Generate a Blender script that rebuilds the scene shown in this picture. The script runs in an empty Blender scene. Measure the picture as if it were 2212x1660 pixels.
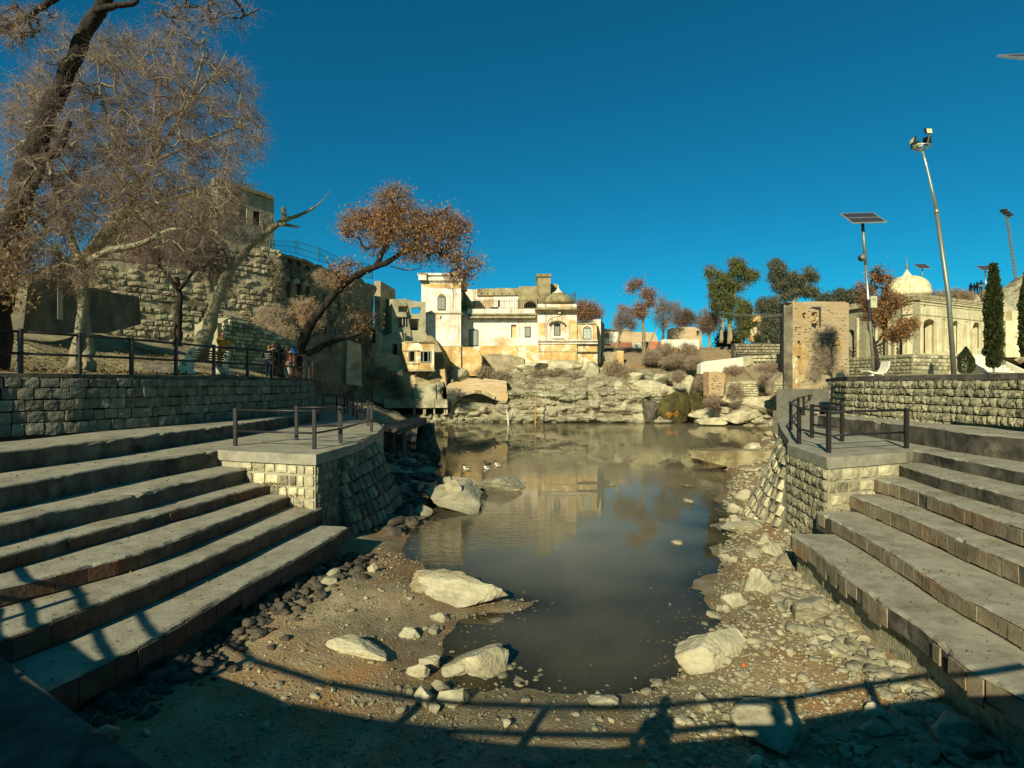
import bpy, bmesh, math, random
import numpy as np
from mathutils import Vector, Matrix, Quaternion
from mathutils.geometry import tessellate_polygon

rng = random.Random(11)
nrng = np.random.RandomState(5)
R = math.radians
scene = bpy.context.scene
COL = scene.collection

# ------------------------------------------------------------------ camera, sky, sun, exposure
F, CU, CV = 1106.0, 1106.0, 830.0          # focal length and centre, in units of the photograph at 2212 px wide
cam_d = bpy.data.cameras.new("camera")
cam_d.sensor_width = 36.0
cam_d.lens = 36.0 * F / 2212.0
cam_d.clip_start = 0.05
cam_d.clip_end = 9000.0
cam = bpy.data.objects.new("camera", cam_d)
cam.rotation_euler = (R(90), 0, 0)
COL.objects.link(cam)
scene.camera = cam

SUN_EL, SUN_AZ = 27.5, 24.0                # light travels forward and to the right
w = bpy.data.worlds.new("World")
scene.world = w
w.use_nodes = True
nt = w.node_tree
nt.nodes.clear()
wo = nt.nodes.new("ShaderNodeOutputWorld")
wb = nt.nodes.new("ShaderNodeBackground")
sky = nt.nodes.new("ShaderNodeTexSky")
sky.sky_type = 'NISHITA'
sky.sun_disc = False
sky.sun_elevation = R(SUN_EL)
sky.sun_rotation = R(180 + SUN_AZ)
sky.altitude = 1500.0
sky.air_density = 1.0
sky.dust_density = 0.15
sky.ozone_density = 2.5
tint = nt.nodes.new("ShaderNodeMix")
tint.data_type = 'RGBA'
tint.blend_type = 'MULTIPLY'
tint.inputs[0].default_value = 1.0
tint.inputs[7].default_value = (0.05, 0.72, 0.80, 1.0)   # one even grade of the whole sky: the deep teal of the photograph
nt.links.new(sky.outputs[0], tint.inputs[6])
nt.links.new(tint.outputs[2], wb.inputs[0])
wb.inputs[1].default_value = 0.088
nt.links.new(wb.outputs[0], wo.inputs[0])

sun_d = bpy.data.lights.new("sun", 'SUN')
sun_d.energy = 5.0
sun_d.angle = R(0.5)
sun_d.color = (1.0, 0.92, 0.74)
sun = bpy.data.objects.new("sun", sun_d)
LDIR = Vector((math.sin(R(SUN_AZ)) * math.cos(R(SUN_EL)), math.cos(R(SUN_AZ)) * math.cos(R(SUN_EL)), -math.sin(R(SUN_EL))))
sun.rotation_euler = LDIR.to_track_quat('-Z', 'Y').to_euler()
sun.location = (-30, -60, 60)
COL.objects.link(sun)

scene.view_settings.view_transform = 'Standard'
scene.view_settings.look = 'None'
scene.view_settings.exposure = 0.32
scene.view_settings.gamma = 1.0
scene.view_settings.use_curve_mapping = False
scene.render.engine = 'CYCLES'
scene.cycles.max_bounces = 6
scene.cycles.diffuse_bounces = 2
scene.cycles.glossy_bounces = 3
scene.cycles.transparent_max_bounces = 8

# ------------------------------------------------------------------ measuring helpers
def P(u, v, d):
    return Vector(((u - CU) / F * d, d, -(v - CV) / F * d))
def G(u, v, z):
    d = -z * F / (v - CV)
    return Vector(((u - CU) / F * d, d, z))
def LI(a, b, t):
    return a + (b - a) * t

# ------------------------------------------------------------------ noise
def _hash(ix, iy, iz):
    n = (ix.astype(np.int64) * 374761393 + iy.astype(np.int64) * 668265263 + iz.astype(np.int64) * 1274126177) & 0xffffffff
    n = ((n ^ (n >> 13)) * 1103515245) & 0xffffffff
    n = (n ^ (n >> 16)) & 0xffff
    return n / 65535.0
def vnoise(p):
    p = np.asarray(p, float)
    i = np.floor(p).astype(np.int64)
    f = p - i
    f = f * f * (3 - 2 * f)
    r = 0
    for dx in (0, 1):
        wx = f[:, 0] if dx else 1 - f[:, 0]
        for dy in (0, 1):
            wy = f[:, 1] if dy else 1 - f[:, 1]
            for dz in (0, 1):
                wz = f[:, 2] if dz else 1 - f[:, 2]
                r = r + wx * wy * wz * _hash(i[:, 0] + dx, i[:, 1] + dy, i[:, 2] + dz)
    return r * 2 - 1
def fbm(p, o=4, g=0.5):
    p = np.asarray(p, float)
    a, s, r = 1.0, 1.0, 0
    for k in range(o):
        r = r + a * vnoise(p * s + 17.3 * k)
        a *= g
        s *= 2.03
    return r

# ------------------------------------------------------------------ objects
def link(o, parent=None):
    COL.objects.link(o)
    if parent is not None:
        o.parent = parent
    return o
def tag(o, label=None, cat=None, group=None, kind=None):
    if label: o["label"] = label
    if cat: o["category"] = cat
    if group: o["group"] = group
    if kind: o["kind"] = kind
    return o
def thing(name, label, cat, loc=(0, 0, 0), group=None, rz=0.0):
    o = bpy.data.objects.new(name, None)
    o.empty_display_size = 0.2
    o.location = loc
    o.rotation_euler = (0, 0, rz)
    link(o)
    return tag(o, label, cat, group, "thing")
def copy_tree(o, parent=None):
    c = o.copy()
    COL.objects.link(c)
    if parent is not None:
        c.parent = parent
        c.matrix_parent_inverse = o.matrix_parent_inverse.copy()
    for ch in o.children:
        copy_tree(ch, c)
    return c
def mesh_from(name, v, f, mat=None, smooth=False):
    me = bpy.data.meshes.new(name)
    if isinstance(v, np.ndarray):
        v = v.tolist()
    me.from_pydata(v, [], f)
    if mat is not None:
        for m in (mat if isinstance(mat, (list, tuple)) else [mat]):
            me.materials.append(m)
    if smooth:
        me.polygons.foreach_set("use_smooth", [True] * len(me.polygons))
    me.update()
    return me
def fast_mesh(name, v, f, mat, smooth=False):
    """v: (n,3) array, f: (m,k) int array of equal-sided faces"""
    v = np.asarray(v, np.float32); f = np.asarray(f, np.int32)
    me = bpy.data.meshes.new(name)
    k = f.shape[1]
    me.vertices.add(len(v)); me.vertices.foreach_set("co", v.ravel())
    me.loops.add(f.size); me.loops.foreach_set("vertex_index", f.ravel())
    me.polygons.add(len(f))
    me.polygons.foreach_set("loop_start", np.arange(0, f.size, k, dtype=np.int32))
    me.polygons.foreach_set("loop_total", np.full(len(f), k, np.int32))
    if smooth:
        me.polygons.foreach_set("use_smooth", np.ones(len(f), bool))
    me.materials.append(mat)
    me.update(calc_edges=True)
    return me
def ob(name, me, parent=None):
    """parent: coordinates of me are in the world; parents without rotation get an offset"""
    o = bpy.data.objects.new(name, me)
    link(o, parent)
    if parent is not None:
        o.matrix_parent_inverse = world_of(parent).inverted()
    return o
def world_of(o):
    m = Matrix.LocRotScale(o.location, o.rotation_euler, o.scale)
    if o.parent is not None:
        m = world_of(o.parent) @ o.matrix_parent_inverse @ m
    return m

class MB:
    def __init__(s):
        s.v, s.f = [], []
    def add(s, vs, fs):
        n = len(s.v)
        s.v.extend(tuple(p) for p in vs)
        s.f.extend(tuple(i + n for i in q) for q in fs)
        return s
    def box(s, a, b):
        x0, y0, z0 = (min(a[i], b[i]) for i in range(3)); x1, y1, z1 = (max(a[i], b[i]) for i in range(3))
        return s.add([(x0,y0,z0),(x1,y0,z0),(x1,y1,z0),(x0,y1,z0),(x0,y0,z1),(x1,y0,z1),(x1,y1,z1),(x0,y1,z1)],
                     [(0,3,2,1),(4,5,6,7),(0,1,5,4),(1,2,6,5),(2,3,7,6),(3,0,4,7)])
    def obox(s, c, ax, ay, az):
        c, ax, ay, az = Vector(c), Vector(ax), Vector(ay), Vector(az)
        q = [c + ax*i + ay*j + az*k for k in (-1, 1) for i, j in ((-1,-1),(1,-1),(1,1),(-1,1))]
        return s.add(q, [(0,3,2,1),(4,5,6,7),(0,1,5,4),(1,2,6,5),(2,3,7,6),(3,0,4,7)])
    def bar(s, a, b, wd, ht=None, up=(0, 0, 1)):
        a, b = Vector(a), Vector(b)
        ht = wd if ht is None else ht
        d = (b - a)
        u = Vector(up)
        if abs(d.normalized().dot(u)) > .98: u = Vector((0, 1, 0))
        sd = d.cross(u).normalized(); u2 = sd.cross(d).normalized()
        return s.obox((a + b) / 2, d / 2, sd * wd / 2, u2 * ht / 2)
    def tube(s, pts, rad, n=8, cap=True):
        pts = [Vector(p) for p in pts]
        if not isinstance(rad, (list, tuple)): rad = [rad] * len(pts)
        base = len(s.v)
        ref = Vector((0.31, 0.87, 0.39))
        for i, p in enumerate(pts):
            t = (pts[min(i+1, len(pts)-1)] - pts[max(i-1, 0)])
            t = t.normalized() if t.length > 1e-9 else Vector((0, 0, 1))
            sx = t.cross(ref)
            if sx.length < 1e-3: sx = t.cross(Vector((1, 0, 0)))
            sx.normalize(); sy = sx.cross(t)
            for k in range(n):
                a = 2 * math.pi * k / n
                s.v.append(tuple(p + (sx * math.cos(a) + sy * math.sin(a)) * rad[i]))
        for i in range(len(pts) - 1):
            for k in range(n):
                k2 = (k + 1) % n
                s.f.append((base + i*n + k, base + (i+1)*n + k, base + (i+1)*n + k2, base + i*n + k2))
        if cap:
            s.f.append(tuple(base + k for k in range(n)))
            e = base + (len(pts) - 1) * n
            s.f.append(tuple(e + k for k in reversed(range(n))))
        return s
    def prism(s, poly, z0, z1):
        n = len(poly); b = len(s.v)
        ar = sum(poly[i][0]*poly[(i+1) % n][1] - poly[(i+1) % n][0]*poly[i][1] for i in range(n))
        if ar < 0: poly = list(reversed(poly))
        zz0 = z0 if isinstance(z0, (list, tuple)) else [z0]*n
        zz1 = z1 if isinstance(z1, (list, tuple)) else [z1]*n
        s.v.extend((p[0], p[1], zz0[i]) for i, p in enumerate(poly))
        s.v.extend((p[0], p[1], zz1[i]) for i, p in enumerate(poly))
        s.f.append(tuple(b + i for i in reversed(range(n))))
        s.f.append(tuple(b + n + i for i in range(n)))
        for i in range(n):
            j = (i + 1) % n
            s.f.append((b+i, b+j, b+n+j, b+n+i))
        return s
    def lathe(s, c, prof, n=24, sx=1.0, sy=1.0):
        b = len(s.v); m = len(prof)
        for r, z in prof:
            for k in range(n):
                a = 2*math.pi*k/n
                s.v.append((c[0] + r*sx*math.cos(a), c[1] + r*sy*math.sin(a), c[2] + z))
        for i in range(m-1):
            for k in range(n):
                k2 = (k+1) % n
                s.f.append((b+i*n+k, b+i*n+k2, b+(i+1)*n+k2, b+(i+1)*n+k))
        s.f.append(tuple(b+k for k in reversed(range(n))))
        s.f.append(tuple(b+(m-1)*n+k for k in range(n)))
        return s
    def plate(s, outer, holes, o, ex, ez, ey, th):
        """a slab with holes: outline points (a,b) on the axes ex, ez from o, thickness th along ey"""
        o, ex, ez, ey = Vector(o), Vector(ex), Vector(ez), Vector(ey)
        loops = [outer] + list(holes)
        tris = tessellate_polygon([[Vector((p[0], p[1], 0)) for p in lp] for lp in loops])
        flat = [p for lp in loops for p in lp]
        n = len(flat); b = len(s.v)
        s.v.extend(tuple(o + ex*p[0] + ez*p[1]) for p in flat)
        s.v.extend(tuple(o + ex*p[0] + ez*p[1] + ey*th) for p in flat)
        for t in tris:
            s.f.append(tuple(b + i for i in t)); s.f.append(tuple(b + n + i for i in reversed(t)))
        k = 0
        for lp in loops:
            m = len(lp)
            for i in range(m):
                j = (i+1) % m
                s.f.append((b+k+i, b+k+j, b+n+k+j, b+n+k+i))
            k += m
        return s
    def build(s, name, mat, parent=None, smooth=False, fix=True):
        me = mesh_from(name, s.v, s.f, mat, smooth)
        if fix:
            bm = bmesh.new(); bm.from_mesh(me)
            bmesh.ops.recalc_face_normals(bm, faces=bm.faces)
            bm.to_mesh(me); bm.free()
        return ob(name, me, parent)

# ------------------------------------------------------------------ materials
def mat_new(name):
    m = bpy.data.materials.new(name)
    m.use_nodes = True
    n = m.node_tree
    return m, n, n.nodes["Principled BSDF"]
def mat(name, cols, scale=3.0, rough=0.9, bump=0.25, bscale=None, rnd=0.0, streak=None, streak_amt=0.5, patch=None, patch_scale=0.4, patch_lo=0.5, patch_hi=0.62,
        metal=0.0, strata=None, dist=0.03, spec=0.3, wet=None):
    """cols: colours along a noise ramp; patch: a second colour in large worn patches; streak: a colour run down the face"""
    warm = lambda c: (c[0], c[1]*.97, c[2]*.74)
    cols = [warm(c) for c in cols]
    patch = warm(patch) if patch else None
    streak = warm(streak) if streak else None
    m, n, b = mat_new(name)
    N, L = n.nodes, n.links
    geo = N.new("ShaderNodeNewGeometry")
    nz = N.new("ShaderNodeTexNoise"); nz.inputs["Scale"].default_value = scale; nz.inputs["Detail"].default_value = 8; nz.inputs["Roughness"].default_value = .62
    src = geo.outputs["Position"]
    if strata:
        mp = N.new("ShaderNodeMapping"); mp.inputs["Scale"].default_value = strata
        L.new(src, mp.inputs[0]); L.new(mp.outputs[0], nz.inputs["Vector"])
    else:
        L.new(src, nz.inputs["Vector"])
    rp = N.new("ShaderNodeValToRGB")
    el = rp.color_ramp.elements
    k = len(cols)
    while len(el) < k: el.new(0.5)
    for i, c in enumerate(cols):
        el[i].position = 0.30 + 0.42 * i / max(1, k - 1)
        el[i].color = (*c, 1)
    L.new(nz.outputs["Fac"], rp.inputs[0])
    col = rp.outputs[0]
    if patch:
        p2 = N.new("ShaderNodeTexNoise"); p2.inputs["Scale"].default_value = patch_scale; p2.inputs["Detail"].default_value = 9; p2.inputs["Roughness"].default_value = .66
        L.new(src, p2.inputs["Vector"])
        r2 = N.new("ShaderNodeValToRGB"); r2.color_ramp.elements[0].position = patch_lo; r2.color_ramp.elements[1].position = patch_hi
        L.new(p2.outputs["Fac"], r2.inputs[0])
        mx = N.new("ShaderNodeMix"); mx.data_type = 'RGBA'
        L.new(r2.outputs[0], mx.inputs[0]); L.new(col, mx.inputs[6]); mx.inputs[7].default_value = (*patch, 1)
        col = mx.outputs[2]
    if streak:
        mp = N.new("ShaderNodeMapping"); mp.inputs["Scale"].default_value = (1.5, 1.5, 0.10)
        L.new(src, mp.inputs[0])
        p3 = N.new("ShaderNodeTexNoise"); p3.inputs["Scale"].default_value = 1.0; p3.inputs["Detail"].default_value = 6; p3.inputs["Roughness"].default_value = .7
        L.new(mp.outputs[0], p3.inputs["Vector"])
        r3 = N.new("ShaderNodeValToRGB"); r3.color_ramp.elements[0].position = .52; r3.color_ramp.elements[1].position = .70
        r3.color_ramp.elements[1].color = (streak_amt,) * 3 + (1,)
        L.new(p3.outputs["Fac"], r3.inputs[0])
        mx = N.new("ShaderNodeMix"); mx.data_type = 'RGBA'
        L.new(r3.outputs[0], mx.inputs[0]); L.new(col, mx.inputs[6]); mx.inputs[7].default_value = (*streak, 1)
        col = mx.outputs[2]
    if rnd:
        oi = N.new("ShaderNodeObjectInfo")
        mr = N.new("ShaderNodeMapRange"); mr.inputs[3].default_value = 1 - rnd; mr.inputs[4].default_value = 1 + rnd
        L.new(oi.outputs["Random"], mr.inputs[0])
        mx = N.new("ShaderNodeMix"); mx.data_type = 'RGBA'; mx.blend_type = 'MULTIPLY'; mx.inputs[0].default_value = 1
        L.new(col, mx.inputs[6]); L.new(mr.outputs[0], mx.inputs[7])
        col = mx.outputs[2]
    b.inputs["Roughness"].default_value = rough
    if wet is not None:      # soaked, darker and smoother just above the water line
        sp = N.new("ShaderNodeSeparateXYZ"); L.new(src, sp.inputs[0])
        wn = N.new("ShaderNodeTexNoise"); wn.inputs["Scale"].default_value = 1.3; wn.inputs["Detail"].default_value = 5; L.new(src, wn.inputs["Vector"])
        ad = N.new("ShaderNodeMath"); ad.operation = 'MULTIPLY_ADD'; ad.inputs[1].default_value = -.22; L.new(wn.outputs["Fac"], ad.inputs[0]); L.new(sp.outputs["Z"], ad.inputs[2])
        mr2 = N.new("ShaderNodeMapRange"); mr2.inputs[1].default_value = wet - .14; mr2.inputs[2].default_value = wet + .06; mr2.inputs[3].default_value = .66; mr2.inputs[4].default_value = 1.0
        L.new(ad.outputs[0], mr2.inputs[0])
        mw = N.new("ShaderNodeMix"); mw.data_type = 'RGBA'; mw.blend_type = 'MULTIPLY'; mw.inputs[0].default_value = 1
        L.new(col, mw.inputs[6]); L.new(mr2.outputs[0], mw.inputs[7]); col = mw.outputs[2]
        mr3 = N.new("ShaderNodeMapRange"); mr3.inputs[1].default_value = .5; mr3.inputs[3].default_value = .35; mr3.inputs[4].default_value = rough
        L.new(mr2.outputs[0], mr3.inputs[0]); L.new(mr3.outputs[0], b.inputs["Roughness"])
    L.new(col, b.inputs["Base Color"])
    b.inputs["Metallic"].default_value = metal
    b.inputs["Specular IOR Level"].default_value = spec
    if bump:
        nb = N.new("ShaderNodeTexNoise"); nb.inputs["Scale"].default_value = bscale or scale * 4; nb.inputs["Detail"].default_value = 8
        L.new(src, nb.inputs["Vector"])
        bp = N.new("ShaderNodeBump"); bp.inputs["Strength"].default_value = bump; bp.inputs["Distance"].default_value = dist
        L.new(nb.outputs["Fac"], bp.inputs["Height"]); L.new(bp.outputs[0], b.inputs["Normal"])
    return m
def plain(name, c, rough=0.6, metal=0.0, spec=0.4):
    return mat(name, [tuple(x*.8 for x in c), tuple(min(1, x*1.15) for x in c)], scale=9, rough=rough, bump=0.08, metal=metal, spec=spec)
def mat_leaf(name, cols, rough=.6, trans=.35):
    """colours drawn per leaf (mesh island)"""
    m, n, b = mat_new(name)
    N, L = n.nodes, n.links
    geo = N.new("ShaderNodeNewGeometry")
    rp = N.new("ShaderNodeValToRGB"); el = rp.color_ramp.elements
    while len(el) < len(cols): el.new(.5)
    for i, c in enumerate(cols):
        el[i].position = i / max(1, len(cols) - 1); el[i].color = (*c, 1)
    L.new(geo.outputs["Random Per Island"], rp.inputs[0])
    L.new(rp.outputs[0], b.inputs["Base Color"])
    b.inputs["Roughness"].default_value = rough
    b.inputs["Specular IOR Level"].default_value = .2
    tr = N.new("ShaderNodeBsdfTranslucent"); L.new(rp.outputs[0], tr.inputs[0])
    mx = N.new("ShaderNodeMixShader"); mx.inputs[0].default_value = trans
    L.new(b.outputs[0], mx.inputs[1]); L.new(tr.outputs[0], mx.inputs[2])
    L.new(mx.outputs[0], N["Material Output"].inputs[0])
    return m

M = {}
M['ashlar'] = mat('grey_ashlar', [(.10,.095,.08),(.165,.155,.13),(.22,.21,.175)], 5, bump=.6, rnd=.28, patch=(.40,.37,.28), patch_scale=5, patch_lo=.60, patch_hi=.68)
M['mortar'] = mat('dark_mortar', [(.07,.067,.055),(.13,.125,.10)], 6, bump=.5)
M['mortar_pale'] = mat('pale_mortar', [(.30,.28,.21),(.42,.39,.29)], 5, bump=.5)
M['rubble_stone'] = mat('rubble_masonry_stone', [(.15,.14,.10),(.28,.26,.185),(.40,.375,.27)], 7, bump=.8, rnd=.32, patch=(.085,.08,.06), patch_scale=4, patch_lo=.56, patch_hi=.66)
M['pale_stone'] = mat('pale_masonry_stone', [(.34,.31,.22),(.50,.46,.33),(.66,.62,.48)], 6, bump=.5, rnd=.25)
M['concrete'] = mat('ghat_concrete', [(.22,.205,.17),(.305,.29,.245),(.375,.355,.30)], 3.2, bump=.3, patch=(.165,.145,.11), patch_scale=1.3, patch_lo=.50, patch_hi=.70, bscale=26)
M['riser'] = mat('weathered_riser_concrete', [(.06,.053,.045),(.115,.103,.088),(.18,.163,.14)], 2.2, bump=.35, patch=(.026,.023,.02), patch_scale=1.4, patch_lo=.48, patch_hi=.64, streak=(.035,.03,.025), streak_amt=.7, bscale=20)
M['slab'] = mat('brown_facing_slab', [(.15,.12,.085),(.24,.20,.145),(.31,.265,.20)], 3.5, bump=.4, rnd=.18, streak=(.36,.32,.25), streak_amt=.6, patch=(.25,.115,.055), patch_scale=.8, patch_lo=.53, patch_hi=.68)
M['slab_shade_toned'] = mat('red_brown_slab_shade_toned', [(.055,.042,.033),(.10,.075,.058),(.15,.12,.095)], 3.5, bump=.4, rnd=.16, streak=(.04,.033,.028), streak_amt=.7, patch=(.15,.055,.03), patch_scale=.7, patch_lo=.5, patch_hi=.64)  # red-brown facing slab, colour darkened to carry the shade on the left risers
M['limestone'] = mat('pale_limestone', [(.28,.255,.18),(.46,.42,.31),(.62,.58,.45)], 1.6, bump=.8, dist=.06, patch=(.16,.14,.09), patch_scale=.7, patch_lo=.56, patch_hi=.70, bscale=9)
M['rock_grey'] = mat('grey_rock', [(.18,.165,.125),(.29,.27,.205),(.40,.375,.285)], 3, bump=.8, dist=.04, rnd=.2, wet=-4.24, bscale=14)
M['rock_pale'] = mat('cream_rock', [(.29,.265,.19),(.43,.40,.30),(.54,.505,.395)], 2.6, bump=.8, dist=.04, patch=(.33,.25,.13), patch_scale=1.2, patch_lo=.58, patch_hi=.72, rnd=.12, wet=-4.24, bscale=14)
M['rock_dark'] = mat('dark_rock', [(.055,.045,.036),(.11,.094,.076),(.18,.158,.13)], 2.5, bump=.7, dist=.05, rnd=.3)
M['rock_moss'] = mat('mossy_rock', [(.028,.028,.012),(.07,.065,.022),(.13,.105,.035)], 1.0, bump=.7, dist=.08, patch=(.36,.17,.03), patch_scale=.40, patch_lo=.58, patch_hi=.62)
M['cliff'] = mat('stratified_limestone', [(.15,.135,.095),(.32,.295,.22),(.50,.47,.37)], 1.1, bump=1.0, dist=.14, bscale=4, strata=(.45,.45,2.6), streak=(.055,.05,.035), streak_amt=.85, patch=(.52,.49,.38), patch_scale=.5, patch_lo=.56, patch_hi=.64, wet=-4.0)
M['mud'] = mat('muddy_ground', [(.19,.15,.095),(.28,.235,.155),(.40,.35,.25)], 2.6, bump=.6, dist=.05, bscale=22, patch=(.31,.18,.085), patch_scale=.5, patch_lo=.45, patch_hi=.62, wet=-4.22)
M['earth'] = mat('dry_earth', [(.20,.165,.095),(.31,.27,.17),(.42,.38,.25)], 1.2, bump=.7, dist=.05, bscale=12, patch=(.15,.12,.06), patch_scale=.5, patch_lo=.52, patch_hi=.62)
M['hill'] = mat('dry_rocky_hillside', [(.24,.20,.12),(.42,.38,.27),(.56,.52,.40)], .9, bump=.9, dist=.15, bscale=2.5, patch=(.17,.14,.08), patch_scale=.4, patch_lo=.5, patch_hi=.6)
M['plaster'] = mat('cream_lime_plaster', [(.62,.50,.40),(.80,.73,.72),(.87,.82,.88)], 1.1, bump=.35, dist=.04, patch=(.54,.35,.18), patch_scale=.30, patch_lo=.53, patch_hi=.66, streak=(.20,.145,.08), streak_amt=1.0, bscale=5)
M['plaster_ochre'] = mat('ochre_stained_plaster', [(.44,.26,.10),(.62,.42,.19),(.76,.62,.40)], 1.0, bump=.4, dist=.04, patch=(.86,.80,.66), patch_scale=.55, patch_lo=.54, patch_hi=.59, streak=(.24,.16,.07), streak_amt=.85, bscale=5)
M['plaster_old'] = mat('blackened_plaster', [(.16,.125,.07),(.30,.25,.15),(.44,.38,.25)], .9, bump=.35, dist=.04, streak=(.07,.06,.04), streak_amt=.7, bscale=8)
M['plaster_grey'] = mat('grey_ruin_plaster', [(.30,.27,.19),(.42,.39,.28),(.52,.48,.36)], .8, bump=.35, dist=.04, patch=(.24,.22,.16), patch_scale=.6, bscale=7)
M['ledge'] = mat('grimy_moulding', [(.17,.14,.09),(.36,.31,.21),(.55,.49,.35)], 1.5, bump=.3, streak=(.10,.085,.06), streak_amt=.6)
M['temple'] = mat('pale_temple_plaster', [(.52,.45,.29),(.68,.62,.45),(.77,.72,.55)], 1.0, bump=.3, dist=.03, streak=(.30,.25,.15), streak_amt=.8, bscale=6, patch=(.56,.46,.28), patch_scale=.35, patch_lo=.55, patch_hi=.68)
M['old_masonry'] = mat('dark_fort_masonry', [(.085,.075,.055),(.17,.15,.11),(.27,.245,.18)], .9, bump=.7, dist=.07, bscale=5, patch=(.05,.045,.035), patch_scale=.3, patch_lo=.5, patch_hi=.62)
M['fort_pale'] = mat('pale_fort_masonry', [(.22,.175,.125),(.35,.29,.21),(.47,.40,.30)], 1.4, bump=.8, dist=.08, bscale=4, patch=(.13,.105,.075), patch_scale=.5, patch_lo=.50, patch_hi=.62)
M['brick'] = mat('weathered_brick', [(.36,.29,.18),(.47,.39,.26),(.55,.47,.34)], 1.5, bump=.4, rnd=.14, patch=(.46,.28,.13), patch_scale=.25, patch_lo=.5, patch_hi=.6)
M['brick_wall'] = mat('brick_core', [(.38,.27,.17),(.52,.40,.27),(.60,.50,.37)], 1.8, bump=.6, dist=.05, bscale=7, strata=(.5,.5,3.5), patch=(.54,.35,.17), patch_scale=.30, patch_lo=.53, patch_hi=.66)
M['brick_red'] = mat('reddish_brick', [(.36,.22,.13),(.46,.32,.20),(.52,.42,.29)], 1.6, bump=.5, bscale=7, strata=(.5,.5,4))
M['dark'] = plain('dark_interior', (.018,.016,.013), .95)
M['shutter'] = plain('grey_painted_wood', (.30,.31,.29), .7)
M['shutter_blue'] = plain('pale_blue_wood', (.44,.50,.48), .7)
M['frame_dark'] = plain('dark_timber', (.06,.05,.04), .8)
M['iron'] = plain('black_painted_iron', (.022,.018,.02), .45)
M['iron_grille'] = plain('rusty_iron', (.07,.055,.045), .7)
M['green_iron'] = plain('teal_painted_iron', (.03,.12,.15), .6)
M['steel'] = plain('galvanised_steel', (.55,.56,.55), .38, .8)
M['steel_dull'] = plain('weathered_steel', (.24,.27,.24), .5, .6)
M['solar'] = plain('solar_cells', (.035,.03,.045), .25)
M['alu'] = plain('aluminium_frame', (.62,.62,.60), .4, .7)
M['box_paint'] = plain('cream_metal_box', (.50,.50,.36), .5)
M['lamp_glass'] = plain('lamp_glass', (.62,.66,.45), .2)
M['bark_dark'] = mat('dark_bark', [(.012,.009,.007),(.030,.023,.016),(.065,.05,.034)], 5, bump=1.0, dist=.04, bscale=16, strata=(1,1,.3))
M['bark_pale'] = mat('pale_bark', [(.15,.125,.085),(.28,.245,.175),(.40,.36,.27)], 4, bump=.8, dist=.03, bscale=14, strata=(1,1,.25))
M['bark_white'] = mat('whitewashed_bark', [(.36,.34,.27),(.50,.47,.38),(.62,.59,.49)], 4, bump=.8, dist=.03, bscale=14, strata=(1,1,.25))
M['twig'] = plain('grey_brown_twig', (.235,.165,.15), .8)
M['twig_pale'] = plain('pale_twig', (.40,.32,.26), .8)
M['twig_red'] = plain('reddish_twig', (.17,.105,.085), .8)
M['dry_leaf'] = mat_leaf('dry_brown_leaf', [(.13,.075,.025),(.24,.15,.05),(.34,.25,.11)])
M['orange_leaf'] = mat_leaf('rust_leaf', [(.24,.10,.025),(.40,.18,.04),(.46,.25,.07),(.36,.24,.12)])
M['red_leaf'] = mat_leaf('dusty_red_leaf', [(.34,.15,.08),(.44,.22,.11),(.42,.27,.15)])
M['euc_leaf'] = mat_leaf('olive_leaf', [(.065,.085,.018),(.125,.14,.03),(.20,.19,.045)])
M['euc_leaf_grey'] = mat_leaf('grey_green_leaf', [(.07,.082,.04),(.115,.125,.065),(.17,.17,.095)])
M['cypress_leaf'] = mat_leaf('dark_cypress_leaf', [(.022,.035,.010),(.045,.062,.016),(.085,.095,.025)])
M['dry_grass'] = mat_leaf('straw_grass', [(.26,.19,.08),(.36,.28,.13),(.24,.21,.10)])
M['green_grass'] = mat_leaf('dull_green_grass', [(.09,.10,.03),(.16,.16,.05),(.26,.22,.09)])
M['white_paint'] = mat('white_wall_paint', [(.62,.60,.54),(.76,.75,.70)], 1.2, bump=.15)
M['red_paint'] = mat('faded_red_wall_paint', [(.42,.15,.09),(.52,.23,.14)], 1.2, bump=.15)
M['bench_wood'] = plain('brown_slats', (.16,.085,.035), .6)
M['bench_concrete'] = plain('cast_concrete_white', (.62,.61,.53), .8)
# ------------------------------------------------------------------ ground, pond
WATER = -4.30
_sl = [(5, -0.62), (7.1, -.62), (7.6, -.9), (8, -1.05), (8.6, -1.0), (9.3, -.85), (10.0, -.35), (10.5, -.8), (11.6, -2.0), (13.2, -2.84), (16, -3.0), (20.7, -3.7), (26.4, -4.1), (31, -5.0), (40, -6.3), (50, -8.0), (56, -14.0), (58, -16)]
_sr = [(5, 1.6), (7.1, 2.0), (7.6, 2.35), (9.1, 3.5), (10.3, 4.3), (11.9, 5.1), (14, 6.0), (17, 7.2), (22, 9.6), (28, 12.0), (36, 17.0), (46, 23.5), (52, 28.5), (58, 30)]
def xl(y): return np.interp(y, [p[0] for p in _sl], [p[1] for p in _sl])
def xr(y): return np.interp(y, [p[0] for p in _sr], [p[1] for p in _sr])
def sstep(a, b, x):
    t = np.clip((x - a) / (b - a), 0, 1)
    return t * t * (3 - 2 * t)
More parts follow.
